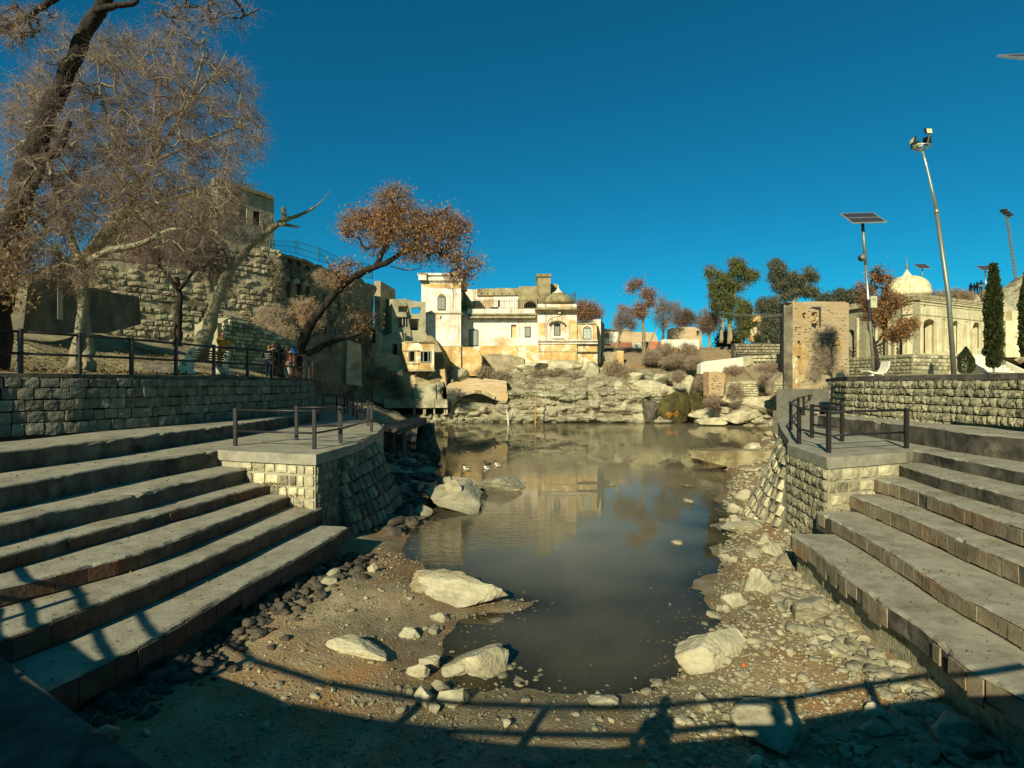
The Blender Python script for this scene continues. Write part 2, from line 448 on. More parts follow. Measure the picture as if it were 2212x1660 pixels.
def ground_np(x, y):
    x = np.asarray(x, float); y = np.asarray(y, float)
    n = fbm(np.stack([x*.9, y*.9, x*0], -1), 4)
    nb = fbm(np.stack([x*.12, y*.12, x*0+3], -1), 3)
    wob = .25 * n * np.clip(y / 12, .6, 3)
    oL, oR = xl(y) - x + wob, x - xr(y) + wob
    oN, oF = 7.15 - y + wob*.6, y - 58.0
    out = np.maximum(np.maximum(oL, oR), np.maximum(oN, oF))
    # pond bed
    bed = WATER - np.clip(-out * (.04 + .07*sstep(8.5, 15, y)), 0, 1.1) + .04 * n
    # near banks
    bank = WATER + .42 * (1 - np.exp(-np.clip(out, 0, 50) / 2.2)) + .05 * n * np.clip(out * 2, 0, 1)
    # beyond the platforms the banks climb
    far = sstep(17, 24, y)
    clL = WATER + np.clip(oL, 0, 60) * .42 + .5 * nb * np.clip(oL * .3, 0, 1)
    clL = np.minimum(clL, -1.75 + np.clip(oL - 7.5, 0, 60) * .30)
    clL = np.minimum(clL, 3.2)
    clR = WATER + np.clip(oR, 0, 60) * .36 + .5 * nb * np.clip(oR * .3, 0, 1)
    clR = np.minimum(clR, .25 + np.clip(y - 40, 0, 40) * .03)
    side = np.where(oL > oR, clL, clR)
    z = np.where(out > 0, bank * (1 - far) + np.maximum(bank, side) * far, bed)
    # far bank
    t = y - 58.0
    fz = np.interp(t, [0, 3, 6, 9, 14, 24, 120, 3000], [-4.4, -2.6, .2, 2.4, 3.9, 6.0, 6.6, 10.0])
    fz = fz - 2.4 * sstep(20, 34, x) * sstep(0, 8, t) * (1 - sstep(10, 24, t)) + .35 * nb * np.clip(t * .2, 0, 1)
    z = np.where(t > 0, np.where(x > xl(57) - 4, fz, np.maximum(fz, z * (1 - sstep(0, 6, t)) + fz * sstep(0, 6, t))), z)
    # rising ground on the far left
    z = z + 6 * sstep(26, 60, -x) * sstep(20, 45, y)
    z = np.where(y < 0.5, np.minimum(z, -3.9), z)
    return z
def hill_np(x, y):
    return 2.5 + 17.5*np.exp(-(((x - 92) / 17) ** 2 + ((y - 86) / 16) ** 2)) + 9.6*np.exp(-(((x - 63) / 8) ** 2 + ((y - 70) / 8) ** 2))
def ground_z(x, y):
    return float(ground_np(np.array([x]), np.array([y]))[0])

def axis(parts):
    a = []
    for lo, hi, st in parts:
        a += list(np.arange(lo, hi, st))
    a.append(parts[-1][1])
    return np.array(a)
gx = axis([(-3000, -400, 520), (-400, -120, 40), (-120, -40, 4), (-40, -12, 1.0), (-12, -4, .25), (-4, 6, .14), (6, 14, .25), (14, 40, .8), (40, 110, 2), (110, 400, 40), (400, 3000, 520)])
gy = axis([(-400, -40, 60), (-40, 2, 6), (2, 5, .4), (5, 12, .11), (12, 22, .25), (22, 64, .7), (64, 110, 2), (110, 400, 30), (400, 4000, 400)])
X, Y = np.meshgrid(gx, gy)
Z = ground_np(X.ravel(), Y.ravel())
nx, ny = len(gx), len(gy)
ii = (np.arange(ny - 1)[:, None] * nx + np.arange(nx - 1)[None, :]).ravel()
me = fast_mesh("ground", np.stack([X.ravel(), Y.ravel(), Z], -1), np.stack([ii, ii + 1, ii + nx + 1, ii + nx], -1), M['mud'], True)
ground = tag(ob("ground", me), kind="structure", label="muddy stone strewn ground round the pond")

hx, hy = np.meshgrid(np.arange(46, 150, .8), np.arange(56, 130, .8))
hv = np.stack([hx.ravel(), hy.ravel(), hill_np(hx.ravel(), hy.ravel())], -1)
hv[:, 2] += .9*np.abs(fbm(hv*np.array([.28, .28, 0]), 5)) + .25*fbm(hv*np.array([1.1, 1.1, 0]), 2) - .5
nx = hx.shape[1]; ny = hx.shape[0]
ii = (np.arange(ny - 1)[:, None] * nx + np.arange(nx - 1)[None, :]).ravel()
tag(ob("rocky_hill", fast_mesh("rocky_hill", hv, np.stack([ii, ii + 1, ii + nx + 1, ii + nx], -1), M['hill'])), kind="structure", label="dry rocky hill rising on the far right")

# pond water
m, n, b = mat_new("pond_water")
N, L = n.nodes, n.links
geo = N.new("ShaderNodeNewGeometry")
mp = N.new("ShaderNodeMapping"); mp.inputs["Scale"].default_value = (.9, 2.6, 1)
L.new(geo.outputs["Position"], mp.inputs[0])
n1 = N.new("ShaderNodeTexNoise"); n1.inputs["Scale"].default_value = 2.4; n1.inputs["Detail"].default_value = 3
L.new(mp.outputs[0], n1.inputs["Vector"])
n2 = N.new("ShaderNodeTexNoise"); n2.inputs["Scale"].default_value = .13; n2.inputs["Detail"].default_value = 2
L.new(geo.outputs["Position"], n2.inputs["Vector"])
r2 = N.new("ShaderNodeValToRGB"); r2.color_ramp.elements[0].position = .44; r2.color_ramp.elements[1].position = .60
L.new(n2.outputs["Fac"], r2.inputs[0])
mu = N.new("ShaderNodeMath"); mu.operation = 'MULTIPLY'
L.new(n1.outputs["Fac"], mu.inputs[0]); L.new(r2.outputs[0], mu.inputs[1])
bp = N.new("ShaderNodeBump"); bp.inputs["Strength"].default_value = .11; bp.inputs["Distance"].default_value = .06
L.new(mu.outputs[0], bp.inputs["Height"])
gl = N.new("ShaderNodeBsdfGlossy"); gl.inputs["Roughness"].default_value = .012; gl.inputs["Color"].default_value = (.78, .74, .62, 1)
L.new(bp.outputs[0], gl.inputs["Normal"])
df = N.new("ShaderNodeBsdfDiffuse"); df.inputs["Color"].default_value = (.275, .245, .145, 1)
tr = N.new("ShaderNodeBsdfTransparent"); tr.inputs["Color"].default_value = (.78, .73, .56, 1)
att = N.new("ShaderNodeAttribute"); att.attribute_name = "depth"
ms = N.new("ShaderNodeMixShader"); L.new(att.outputs["Fac"], ms.inputs[0]); L.new(tr.outputs[0], ms.inputs[1]); L.new(df.outputs[0], ms.inputs[2])
fr = N.new("ShaderNodeFresnel"); fr.inputs["IOR"].default_value = 1.34
L.new(bp.outputs[0], fr.inputs["Normal"])
fm = N.new("ShaderNodeMath"); fm.operation = 'MULTIPLY_ADD'; fm.inputs[1].default_value = .92; fm.inputs[2].default_value = .0
L.new(fr.outputs[0], fm.inputs[0])
ms2 = N.new("ShaderNodeMixShader"); L.new(fm.outputs[0], ms2.inputs[0]); L.new(ms.outputs[0], ms2.inputs[1]); L.new(gl.outputs[0], ms2.inputs[2])
L.new(ms2.outputs[0], N["Material Output"].inputs[0])
wx = axis([(-22, -6, 1.0), (-6, 7, .25), (7, 36, 1.0)]); wy = axis([(6, 16, .25), (16, 60, 1.0)])
X, Y = np.meshgrid(wx, wy)
dep = np.clip((WATER - ground_np(X.ravel(), Y.ravel())) / .60, 0, 1)
nx, ny = len(wx), len(wy)
ii = (np.arange(ny - 1)[:, None] * nx + np.arange(nx - 1)[None, :]).ravel()
me = fast_mesh("pond_water", np.stack([X.ravel(), Y.ravel(), X.ravel()*0 + WATER], -1), np.stack([ii, ii + 1, ii + nx + 1, ii + nx], -1), m, True)
a = me.attributes.new("depth", 'FLOAT', 'POINT'); a.data.foreach_set("value", (.05 + .82 * dep**.75).astype(np.float32))
tag(ob("pond_water", me), kind="structure", label="murky olive pond water reflecting the temple")

# ------------------------------------------------------------------ masonry helpers
def stone_mesh(name, seed, mt, bulge=.18, rag=.10):
    r = np.random.RandomState(seed)
    k = 4
    vs = []; fs = []
    for j in range(k):
        for i in range(k):
            a, c = i/(k-1)*2 - 1, j/(k-1)*2 - 1
            edge = max(abs(a), abs(c))
            rx, rz = a, c
            if abs(a) == 1 and abs(c) == 1:
                rx, rz = a*(.93 + .06*r.rand()), c*(.93 + .06*r.rand())
            rx += (r.rand()-.5)*rag; rz += (r.rand()-.5)*rag
            yy = -(1 - edge**4*(.16 if bulge < .15 else .34))*1.0 + (r.rand()-.5)*bulge*2
            vs.append((rx*.5, yy*.5, rz*.5))
    for j in range(k-1):
        for i in range(k-1):
            fs.append((j*k+i, j*k+i+1, (j+1)*k+i+1, (j+1)*k+i))
    ring = [(0, i) for i in range(k)] + [(j, k-1) for j in range(1, k)] + [(k-1, i) for i in range(k-2, -1, -1)] + [(j, 0) for j in range(k-2, 0, -1)]
    b0 = len(vs)
    for j, i in ring:
        v = vs[j*k+i]; vs.append((v[0]*1.0, .55, v[2]*1.0))
    m_ = len(ring)
    for q in range(m_):
        j0, i0 = ring[q]; j1, i1 = ring[(q+1) % m_]
        fs.append((j1*k+i1, j0*k+i0, b0+q, b0+(q+1) % m_))
    return mesh_from(name, vs, fs, mt, False)
STONES = {}
def stones_of(key, n=12, bulge=.18, rag=.10):
    kk = (key, bulge)
    if kk not in STONES:
        STONES[kk] = [stone_mesh("stone", 100 + i, M[key], bulge, rag) for i in range(n)]
    return STONES[kk]
def path_len(path):
    return [0] + list(np.cumsum([(path[i+1]-path[i]).length for i in range(len(path)-1)]))
def on_path(path, cum, s):
    s = max(0, min(cum[-1], s))
    for i in range(len(path)-1):
        if s <= cum[i+1] + 1e-9:
            t = (s-cum[i])/max(1e-9, cum[i+1]-cum[i])
            return LI(path[i], path[i+1], t), (path[i+1]-path[i]).normalized()
def lay_stones(parent, path, rows, wr, keys, nrm_side, batter=0.0, depth=.14, gap=.03, s0=0, s1=None, bulge=.18, count_max=300, name="stone", skip=None, tilt=.03):
    """courses of single stones on the outer face; path: 2-D face line as 3-D vectors; rows: list of (z0,z1); nrm_side: +1 if the outer face lies right of the path direction"""
    cum = path_len(path)
    s1 = cum[-1] if s1 is None else s1
    z_bot = min(r[0] for r in rows)
    made = 0
    for z0, z1 in rows:
        s = s0 + rng.uniform(0, .1)
        while s < s1 - wr[0]*.4:
            wd = rng.uniform(*wr)
            wd = min(wd, s1 - s)
            p, d = on_path(path, cum, s + wd/2)
            nr = Vector((d.y, -d.x, 0)) * nrm_side
            zc = (z0+z1)/2 + rng.uniform(-.012, .012)
            if skip is None or not skip(s + wd/2, zc):
                if made < count_max:
                    key = rng.choice(keys)
                    o = bpy.data.objects.new(name, rng.choice(stones_of(key, bulge=bulge)))
                    pos = Vector((p.x, p.y, zc)) - nr * batter * (zc - z_bot) + nr*rng.uniform(-.2, .15)*depth
                    ang = math.atan2(d.y, d.x) if nrm_side > 0 else math.atan2(-d.y, -d.x)
                    o.location = pos
                    o.rotation_euler = (rng.uniform(-.04, .04) , rng.uniform(-tilt, tilt), ang + rng.uniform(-.05, .05))
                    o.scale = ((wd - gap), depth*2, (z1 - z0 - gap) * rng.uniform(.92, 1.03))
                    link(o, parent)
                    o.matrix_parent_inverse = world_of(parent).inverted()
                    made += 1
            s += wd
    return made
def rows_between(z0, z1, hs):
    out = []; z = z1; i = 0
    while z > z0 + .05:
        h = hs[i % len(hs)] * rng.uniform(.93, 1.07)
        out.append((max(z0, z - h), z)); z -= h; i += 1
    return out
def offset_path(path, d):
    """to the left of the path direction for positive d"""
    out = []
    for i in range(len(path)):
        t = (path[min(i+1, len(path)-1)] - path[max(i-1, 0)]); t.z = 0; t.normalize()
        out.append(path[i] + Vector((-t.y, t.x, 0))*d)
    return out
def resample(path, step):
    cum = path_len(path); n_ = max(2, int(cum[-1]/step))
    return [on_path(path, cum, cum[-1]*i/n_)[0] for i in range(n_+1)]
def wall_block(name, path, z0, z1, th, mt, parent, side, batter=0.0):
    """solid wall behind a face line: side = +1 outer face to the right of the path"""
    mb = MB()
    back = offset_path(path, th*side)
    for i in range(len(path)-1):
        a, c = path[i], path[i+1]; a2, c2 = back[i], back[i+1]
        da = (a2-a).normalized()*batter*(z1-z0); dc = (c2-c).normalized()*batter*(z1-z0)
        v = [(a.x,a.y,z0),(c.x,c.y,z0),(c2.x,c2.y,z0),(a2.x,a2.y,z0),(a.x+da.x,a.y+da.y,z1),(c.x+dc.x,c.y+dc.y,z1),(c2.x,c2.y,z1),(a2.x,a2.y,z1)]
        mb.add(v, [(0,3,2,1),(4,5,6,7),(0,1,5,4),(1,2,6,5),(2,3,7,6),(3,0,4,7)])
    return mb.build(name, mt, parent)

# ------------------------------------------------------------------ the two flights of ghat steps
def uvA(px, py): return (1659 + px/4, 864 + py/4)
def uvB(px, py): return (1659 + px/4, 1244.2 + py/4)
ZL = [-1.30, -1.72, -2.15, -2.50, -2.76, -3.05, -3.42]
ZR = [-1.15, -1.68, -1.97, -2.25, -2.58, -2.92, -3.22]
EL = [[(0,975),(110,963.5),(221,951.5),(348,936),(498,918),(621,900),(690,890)],
      [(0,1050),(110,1031),(272,1002),(400,982.6),(496,968.5),(520,965)],
      [(0,1131),(117,1104),(285,1070.5),(380,1046),(470,1027),(535,1011)],
      [(0,1200),(140,1163),(360,1105),(535,1056),(580,1045)],
      [(0,1268),(168,1226),(336,1179.5),(553,1097.7),(625,1069)],
      [(0,1378),(183,1311),(336,1250),(532,1166),(683,1101)],
      [(95,1491),(240,1421),(345,1369),(519.6,1268),(672,1187),(750,1138)]]
ER = [[uvA(430,125),uvA(700,155),uvA(1000,190),uvA(1320,225),uvA(1700,275),uvA(2212,325)],
      [uvA(1180,425),uvA(1300,440),uvA(1700,520),uvA(2212,615)],
      [uvA(1125,555),uvA(1400,640),uvA(1660,710),uvA(2212,850)],
      [uvA(930,680),uvA(1200,755),uvA(1700,930),uvA(2212,1105)],
      [uvA(735,830),uvA(1000,930),uvA(1400,1090),uvA(1750,1240),uvA(2212,1420)],
      [uvA(465,985),uvA(800,1160),uvA(1200,1395),uvB(1400,0),uvB(1700,170),uvB(2212,440)],
      [uvA(195,1155),uvA(400,1290),uvA(600,1450),uvB(680,0),uvB(1000,230),uvB(1300,430),uvB(1700,760),uvB(1950,900)]]
def smooth_path(pts, step):
    # Catmull-Rom through the measured points
    out = []
    q = [pts[0]*2 - pts[1]] + pts + [pts[-1]*2 - pts[-2]]
    for i in range(1, len(q)-2):
        n_ = max(1, int((q[i+1]-q[i]).length/step))
        for k in range(n_):
            t = k/n_
            a, b_, c, d = q[i-1], q[i], q[i+1], q[i+2]
            out.append(.5*((2*b_) + (c-a)*t + (2*a-5*b_+4*c-d)*t*t + (3*b_-a-3*c+d)*t**3))
    out.append(pts[-1])
    return out
def ghat(side, edges, zs, label, tail_far, tail_near):
    root = thing("ghat_steps", label, "steps", (0, 0, 0), "flights of ghat steps")
    fronts = []
    for k, (e, z) in enumerate(zip(edges, zs)):
        pts = [G(u, v, z) for u, v in e]
        if side < 0:                      # left: first point nearest the camera
            if k < 6: pts = [pts[0] + (pts[0]-pts[1]).normalized()*4.5 + Vector((-.8, -.2, 0))*(.3)] + pts
            else: pts = [pts[0] + (pts[0]-pts[1]).normalized()*1.6] + pts
            far = pts[-1] + (pts[-1]-pts[-2]).normalized()*tail_far[k]
            if tail_far[k] > 0: pts = pts + [far]
        else:
            if tail_far[k] > 0: pts = [pts[0] + (pts[0]-pts[1]).normalized()*tail_far[k]] + pts
            if k < 6: pts = pts + [pts[-1] + (pts[-1]-pts[-2]).normalized()*4.0]
            else: pts = pts + [pts[-1] + (pts[-1]-pts[-2]).normalized()*.9]
        fr = smooth_path(pts, .12)
        fronts.append(fr)
        zb = zs[k+1] - .10 if k < 6 else z - .30
        bd = [1.6, 1.5, 1.3, 1.2, 1.3, 1.4, 1.6][k]
        inn = -1 if side > 0 else 1
        if k == 0: bd = 1.9 if side < 0 else 1.35
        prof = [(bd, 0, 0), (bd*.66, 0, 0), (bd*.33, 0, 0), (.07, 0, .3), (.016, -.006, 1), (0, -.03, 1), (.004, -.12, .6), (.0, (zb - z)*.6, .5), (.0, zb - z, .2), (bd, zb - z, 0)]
        # outward normal = away from the seats; path runs near->far on the left, far->near on the right
        V = np.zeros((len(fr), len(prof), 3))
        for i, p in enumerate(fr):
            t = fr[min(i+1, len(fr)-1)] - fr[max(i-1, 0)]
            t.z = 0; t.normalize()
            nr = Vector((-t.y, t.x, 0)) * inn if side < 0 else Vector((-t.y, t.x, 0)) * (-inn)
            # nr must point into the bank (away from the pond)
            if nr.x * side < 0: nr = -nr
            for j, (o_, dz, wgt) in enumerate(prof):
                q = p + nr*o_
                V[i, j] = (q.x, q.y, p.z + dz)
        flat = V.reshape(-1, 3)
        nz = fbm(flat*np.array([3.2, 3.2, 3.2]), 3)*.024 + np.clip(fbm(flat*np.array([4.5, 4.5, 1.5]) + 50, 3) - .55, 0, 1)*.09
        wg = np.tile(np.array([p_[2] for p_ in prof]), len(fr))
        flat[:, 2] += -np.abs(nz)*wg*1.4 + fbm(flat*.8, 2)*.010
        flat[:, 0] += nz*wg*side
        nxp = len(prof)
        ii = (np.arange(len(fr)-1)[:, None]*nxp + np.arange(nxp-1)[None, :]).ravel()
        faces = np.stack([ii, ii+1, ii+nxp+1, ii+nxp], -1)
        me = bpy.data.meshes.new("step")
        fl = [tuple(x) for x in faces.tolist()] + [tuple(range(nxp)), tuple(reversed(range((len(fr)-1)*nxp, len(fr)*nxp)))]
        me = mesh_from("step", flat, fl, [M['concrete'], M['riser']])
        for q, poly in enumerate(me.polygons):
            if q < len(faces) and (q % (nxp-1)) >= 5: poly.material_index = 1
        bm = bmesh.new(); bm.from_mesh(me); bmesh.ops.recalc_face_normals(bm, faces=bm.faces); bm.to_mesh(me); bm.free()
        st = ob("step", me, root)
        # facing slabs on the lower risers
        if k >= 3:
            cum = path_len(fr)
            s = .1; cnt = 0
            while s < cum[-1]-.1 and cnt < 120:
                wd = rng.uniform(.15, .32) if side > 0 else rng.uniform(.26, .42)
                p, d = on_path(fr, cum, s + wd/2)
                nr = Vector((-d.y, d.x, 0))
                if nr.x*side > 0: nr = -nr          # towards the pond
                h = (z - (zs[k+1] if k < 6 else z - .36)) - .075
                gone = (k == 6 and side > 0 and 6.45 < p.y < 7.5) or rng.random() < .04
                if not gone and p.y > 3.2:
                    mb = MB()
                    hh = h*rng.uniform(.9, 1.02) if k < 6 else h*rng.uniform(.72, 1.22)
                    tk = .012
                    a = nr*.012
                    c0 = Vector((0, 0, -.052 - hh/2))
                    tl = rng.uniform(-.02, .02)
                    bx_ = [(-wd/2+.008, 0), (wd/2-.008, 0)]
                    q4 = []
                    for zz in (-.048, -.048-hh):
                        for xx in (-wd/2+.004, wd/2-.004):
                            q4.append((xx + rng.uniform(-.006, .006), zz + rng.uniform(-.01, .01)))
                    o_ = []
                    for yy in (.0, tk + rng.uniform(0, .012)):
                        for xx, zz in q4:
                            o_.append(Vector((0, 0, z)) + Vector((p.x, p.y, 0)) + d*xx + nr*(yy + .004) + Vector((0, 0, zz)))
                    mb.add(o_, [(0,1,3,2),(4,6,7,5),(0,4,5,1),(2,3,7,6),(0,2,6,4),(1,5,7,3)])
                    mb.build("slab", M['slab' if side > 0 else 'slab_shade_toned'], st)
                    cnt += 1
                s += wd
    return root, fronts
ghatL, FL = ghat(-1, EL, ZL, "grey concrete ghat steps climbing to the left wall under bare trees", [0, 0, .25, .25, .25, .25, 0], None)
ghatR, FR = ghat(+1, ER, ZR, "sunlit ghat steps with brown facing slabs and a broken lowest edge", [0, 0, .25, .25, .25, .25, 0], None)

# core of rough masonry under the steps
def core(name, front, zt, zb, side, label):
    mb = MB()
    pl = [(p.x, p.y) for p in offset_path(front, -.12 if side < 0 else .12)] if False else [(p.x + side*.14, p.y) for p in front]
    far = [(p.x + side*6.5, p.y) for p in front]
    mb.prism(pl + list(reversed(far)), zb, zt)
    return mb
mb = core("c", [p for i, p in enumerate(FL[6]) if i % 6 == 0 or i == len(FL[6])-1], -3.46, -5.0, -1, "")
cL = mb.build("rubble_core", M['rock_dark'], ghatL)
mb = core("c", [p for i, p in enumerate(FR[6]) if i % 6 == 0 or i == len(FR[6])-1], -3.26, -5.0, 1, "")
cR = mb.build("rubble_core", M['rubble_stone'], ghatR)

# upper retaining walls and terraces
TZ = .27
pathL = [Vector((-14.6, 6.4, 0)), G(0, 946, -1.30), G(160, 936, -1.30), G(320, 924, -1.30), G(480, 909, -1.30), G(600, 899, -1.30), G(652, 893, -1.30), Vector((-9.45, 23.9, 0)), Vector((-10.3, 27.0, 0)), Vector((-12.0, 32.0, 0))]
for p in pathL: p.z = 0
pathR = [Vector((11.6, 20.6, 0)), G(1829, 897, -1.15), uvA(1000, 165), uvA(1300, 190), uvA(1700, 225), uvA(2212, 268)]
pathR = [p if isinstance(p, Vector) else G(p[0], p[1], -1.15) for p in pathR]
for p in pathR: p.z = 0
pathR = [Vector((16.5, 27.0, 0)), Vector((13.6, 21.6, 0))] + pathR[1:] + [pathR[-1] + (pathR[-1]-pathR[-2]).normalized()*4.5]

wL = thing("retaining_wall", "grey wall of squared stone courses below the left terrace railing", "wall", (pathL[3].x, pathL[3].y, -1.15), "retaining walls above the steps")
wall_block("wall_core", offset_path(pathL, .03), -4.4, TZ - .10, .6, M['mortar'], wL, 1, .05)
lay_stones(wL, pathL, rows_between(-1.66, TZ - .10, [.27, .29, .30, .30, .31]), (.18, .42), ['ashlar'], 1, .05, .08, .018, s0=3.2, s1=path_len(pathL)[-4]+3.0, bulge=.10, count_max=299)
capL = [p.copy() for p in offset_path(pathL, .06)]
mb = MB()
o2 = offset_path(capL, .50)
for i in range(len(capL)-1):
    a, c, c2, a2 = capL[i], capL[i+1], o2[i+1], o2[i]
    mb.add([(q.x, q.y, zz) for zz in (TZ-.10, TZ+.0) for q in (a, c, c2, a2)], [(0,3,2,1),(4,5,6,7),(0,1,5,4),(1,2,6,5),(2,3,7,6),(3,0,4,7)])
mb.build("coping", M['riser'], wL)

wR = thing("retaining_wall", "sunlit rough masonry wall of upright stones below the right terrace", "wall", (pathR[3].x, pathR[3].y, -1.15), "retaining walls above the steps")
wall_block("wall_core", offset_path(pathR, .02), -4.4, TZ - .16, .6, M['mortar_pale'], wR, 1, .06)
lay_stones(wR, pathR, rows_between(-1.40, TZ - .16, [.25, .23, .27, .24, .25]), (.13, .33), ['rubble_stone'], 1, .06, .10, .022, s0=4.2, s1=path_len(pathR)[-1]-3.9, bulge=.30, count_max=299, tilt=.10)
capR = offset_path(pathR, .08)
mb = MB(); o2 = offset_path(capR, .52); c1 = offset_path(pathR, .03)
for i in range(len(capR)-1):
    a, c, c2, a2 = c1[i], c1[i+1], o2[i+1], o2[i]
    mb.add([(q.x, q.y, zz) for zz in (TZ-.16, TZ) for q in (a, c, c2, a2)], [(0,3,2,1),(4,5,6,7),(0,1,5,4),(1,2,6,5),(2,3,7,6),(3,0,4,7)])
mb.build("coping", M['riser'], wR)

# terraces (sheets of earth behind the walls)
def terrace(name, path, widths, height, mt, label):
    pr = resample(path, .5)
    V = []
    for p_i, p in enumerate(pr):
        t = pr[min(p_i+1, len(pr)-1)] - pr[max(p_i-1, 0)]; t.normalize()
        nr = Vector((-t.y, t.x, 0))
        for wv in widths:
            q = p + nr*wv
            V.append((q.x, q.y, height(p, wv)))
    V = np.array(V); k = len(widths)
    V[:, 2] += fbm(V*np.array([.7, .7, 0]), 3)*.07*np.clip(np.tile(widths, len(pr))*.8, 0, 1.5)
    ii = (np.arange(len(pr)-1)[:, None]*k + np.arange(k-1)[None, :]).ravel()
    me = fast_mesh(name, V, np.stack([ii, ii+k, ii+k+1, ii+1], -1), mt, True)
    return tag(ob(name, me), kind="structure", label=label)
tw = list(np.array([.3, .8, 1.4, 2, 2.6, 3.3, 4, 5, 6, 7.5, 9, 11, 13, 16, 20, 25]))
terrace("terrace", pathL[:7] + [Vector((-9.45, 23.9, 0)), Vector((-10.7, 29, 0)), Vector((-13, 36, 0)), Vector((-17, 46, 0))], tw,
        lambda p, s: TZ - .02 + .05*min(s, 2.5) + .30*max(0, min(s, 9) - 2.5) + .10*max(0, s-9), M['earth'], "bare earth bank behind the left railing")
terrace("terrace", pathR, [.3, 1, 2, 3, 5, 8, 12, 20, 30, 45], lambda p, s: TZ - .02 + .008*s, M['earth'], "level terrace behind the right wall")

# ------------------------------------------------------------------ platforms
def platform(label, front, side_path, top_poly, zt, stone_keys, side, front_rows_to, side_rows_to, bulge):
    root = thing("viewing_platform", label, "platform", (front[0].x, front[0].y, zt), "stone platforms at the end of the steps")
    mb = MB(); mb.prism([(p.x, p.y) for p in top_poly], -4.8, zt - .26)
    mb.build("masonry_core", M['mortar_pale'], root)
    c = sum((Vector((p.x, p.y, 0)) for p in top_poly), Vector())/len(top_poly)
    mb = MB(); mb.prism([(c.x + (p.x-c.x)*1.012, c.y + (p.y-c.y)*1.008) for p in top_poly], zt - .26, zt)
    mb.build("deck", M['concrete'], root)
    return root
A1 = Vector((-6.95, 13.15, 0)); A2 = Vector((-4.82, 12.55, 0))
KU = lambda px, py: (461 + px/4, 720 + py/4)
s1 = G(*KU(1220, 955), -1.72); s2 = G(*KU(1400, 868), -1.72)
s1.z = s2.z = 0
backL = [Vector((-5.4, 21.5, 0)), Vector((-7.2, 25.0, 0)), Vector((-10.6, 33, 0)), Vector((-13.0, 38, 0))]
L1end = FL[0][-1]
polyL = [A1, A2, s1, s2] + backL + [Vector((-15.5, 38, 0)), Vector((-13.0, 32.5, 0)), Vector((-10.6, 27.0, 0)), Vector((-9.6, 23.5, 0)), Vector((-9.5, 18, 0)), Vector((-9.6, 14.2, 0))]
platL = platform("rough stone viewing platform at the far end of the left steps", [A1, A2], None, polyL, ZL[1], ['pale_stone'], -1, 0, 0, .2)
lay_stones(platL, [A1, A2], rows_between(-3.5, ZL[1]-.26, [.27, .30, .28]), (.16, .42), ['pale_stone', 'pale_stone', 'rubble_stone'], 1, .0, .05, .07, bulge=.2, count_max=70)
lay_stones(platL, [A2, s1, s2], rows_between(-4.3, ZL[1]-.26, [.24, .26]), (.18, .42), ['ashlar'], 1, .0, .06, .03, bulge=.2, count_max=230)
def buttress(root, a, b_, zt, zb, flare, mt, side, keys):
    """sloping skirt of masonry at the foot of a platform side"""
    d = (b_-a).normalized(); nr = Vector((d.y, -d.x, 0))*side
    fprof = (lambda s: .25+.75*math.sin(min(1, s*1.6)*math.pi/2)) if zb < -4.45 else (lambda s: .06+.94*math.sin(math.pi*min(1, .12+.88*s))**.8)
    pts = []
    nS, nT = 22, 12
    for i in range(nS+1):
        for j in range(nT+1):
            s = i/nS; t = j/nT
            q = LI(a, b_, s) + nr*(.06 + flare*(1-t)**1.1*fprof(s))
            pts.append((q.x, q.y, zb + (zt-zb)*t))
    V = np.array(pts); V[:, :2] += (fbm(V*2.2, 3)*.09)[:, None]*np.array([nr.x, nr.y])
    k = nT+1
    ii = (np.arange(nS)[:, None]*k + np.arange(nT)[None, :]).ravel()
    ob("buttress", fast_mesh("buttress", V, np.stack([ii, ii+1, ii+k+1, ii+k], -1), mt), root)
    for i_ in (0, nS):
        rim = [tuple(V[i_*k + j_]) for j_ in range(k)]
        q = LI(a, b_, i_/nS)
        MB().add(rim + [(q.x, q.y, zt), (q.x, q.y, zb)], [tuple(range(k+2))]).build("buttress_end", M['mortar'], root, fix=False)  # end cap in dark mortar, its tone standing in for a shadowed hollow
    # single stones set in the slope
    for i in range(7):
        for j in range(13):
            s = (j + .5 + rng.uniform(-.2, .2))/13; t = (i+.5)/7
            fl_ = (.06 + flare*(1-t)**1.1*fprof(s))
            q = LI(a, b_, s) + nr*(fl_ + .02)
            o = bpy.data.objects.new("stone", rng.choice(stones_of(rng.choice(keys), bulge=.3)))
            o.location = (q.x, q.y, zb + (zt-zb)*t)
            ang = math.atan2(d.y, d.x) if side > 0 else math.atan2(-d.y, -d.x)
            o.rotation_euler = (math.atan2(flare, zt-zb)*-1.0, rng.uniform(-.1, .1), ang)
            ln = (b_-a).length/13
            o.scale = (ln*rng.uniform(.72, .96), .14, (zt-zb)/7*rng.uniform(.75, .98))
            link(o, root); o.matrix_parent_inverse = world_of(root).inverted()
buttress(platL, LI(A2, s1, .55), s2, ZL[1]-.28, -4.5, 1.05, M['mortar'], 1, ['ashlar', 'rubble_stone'])

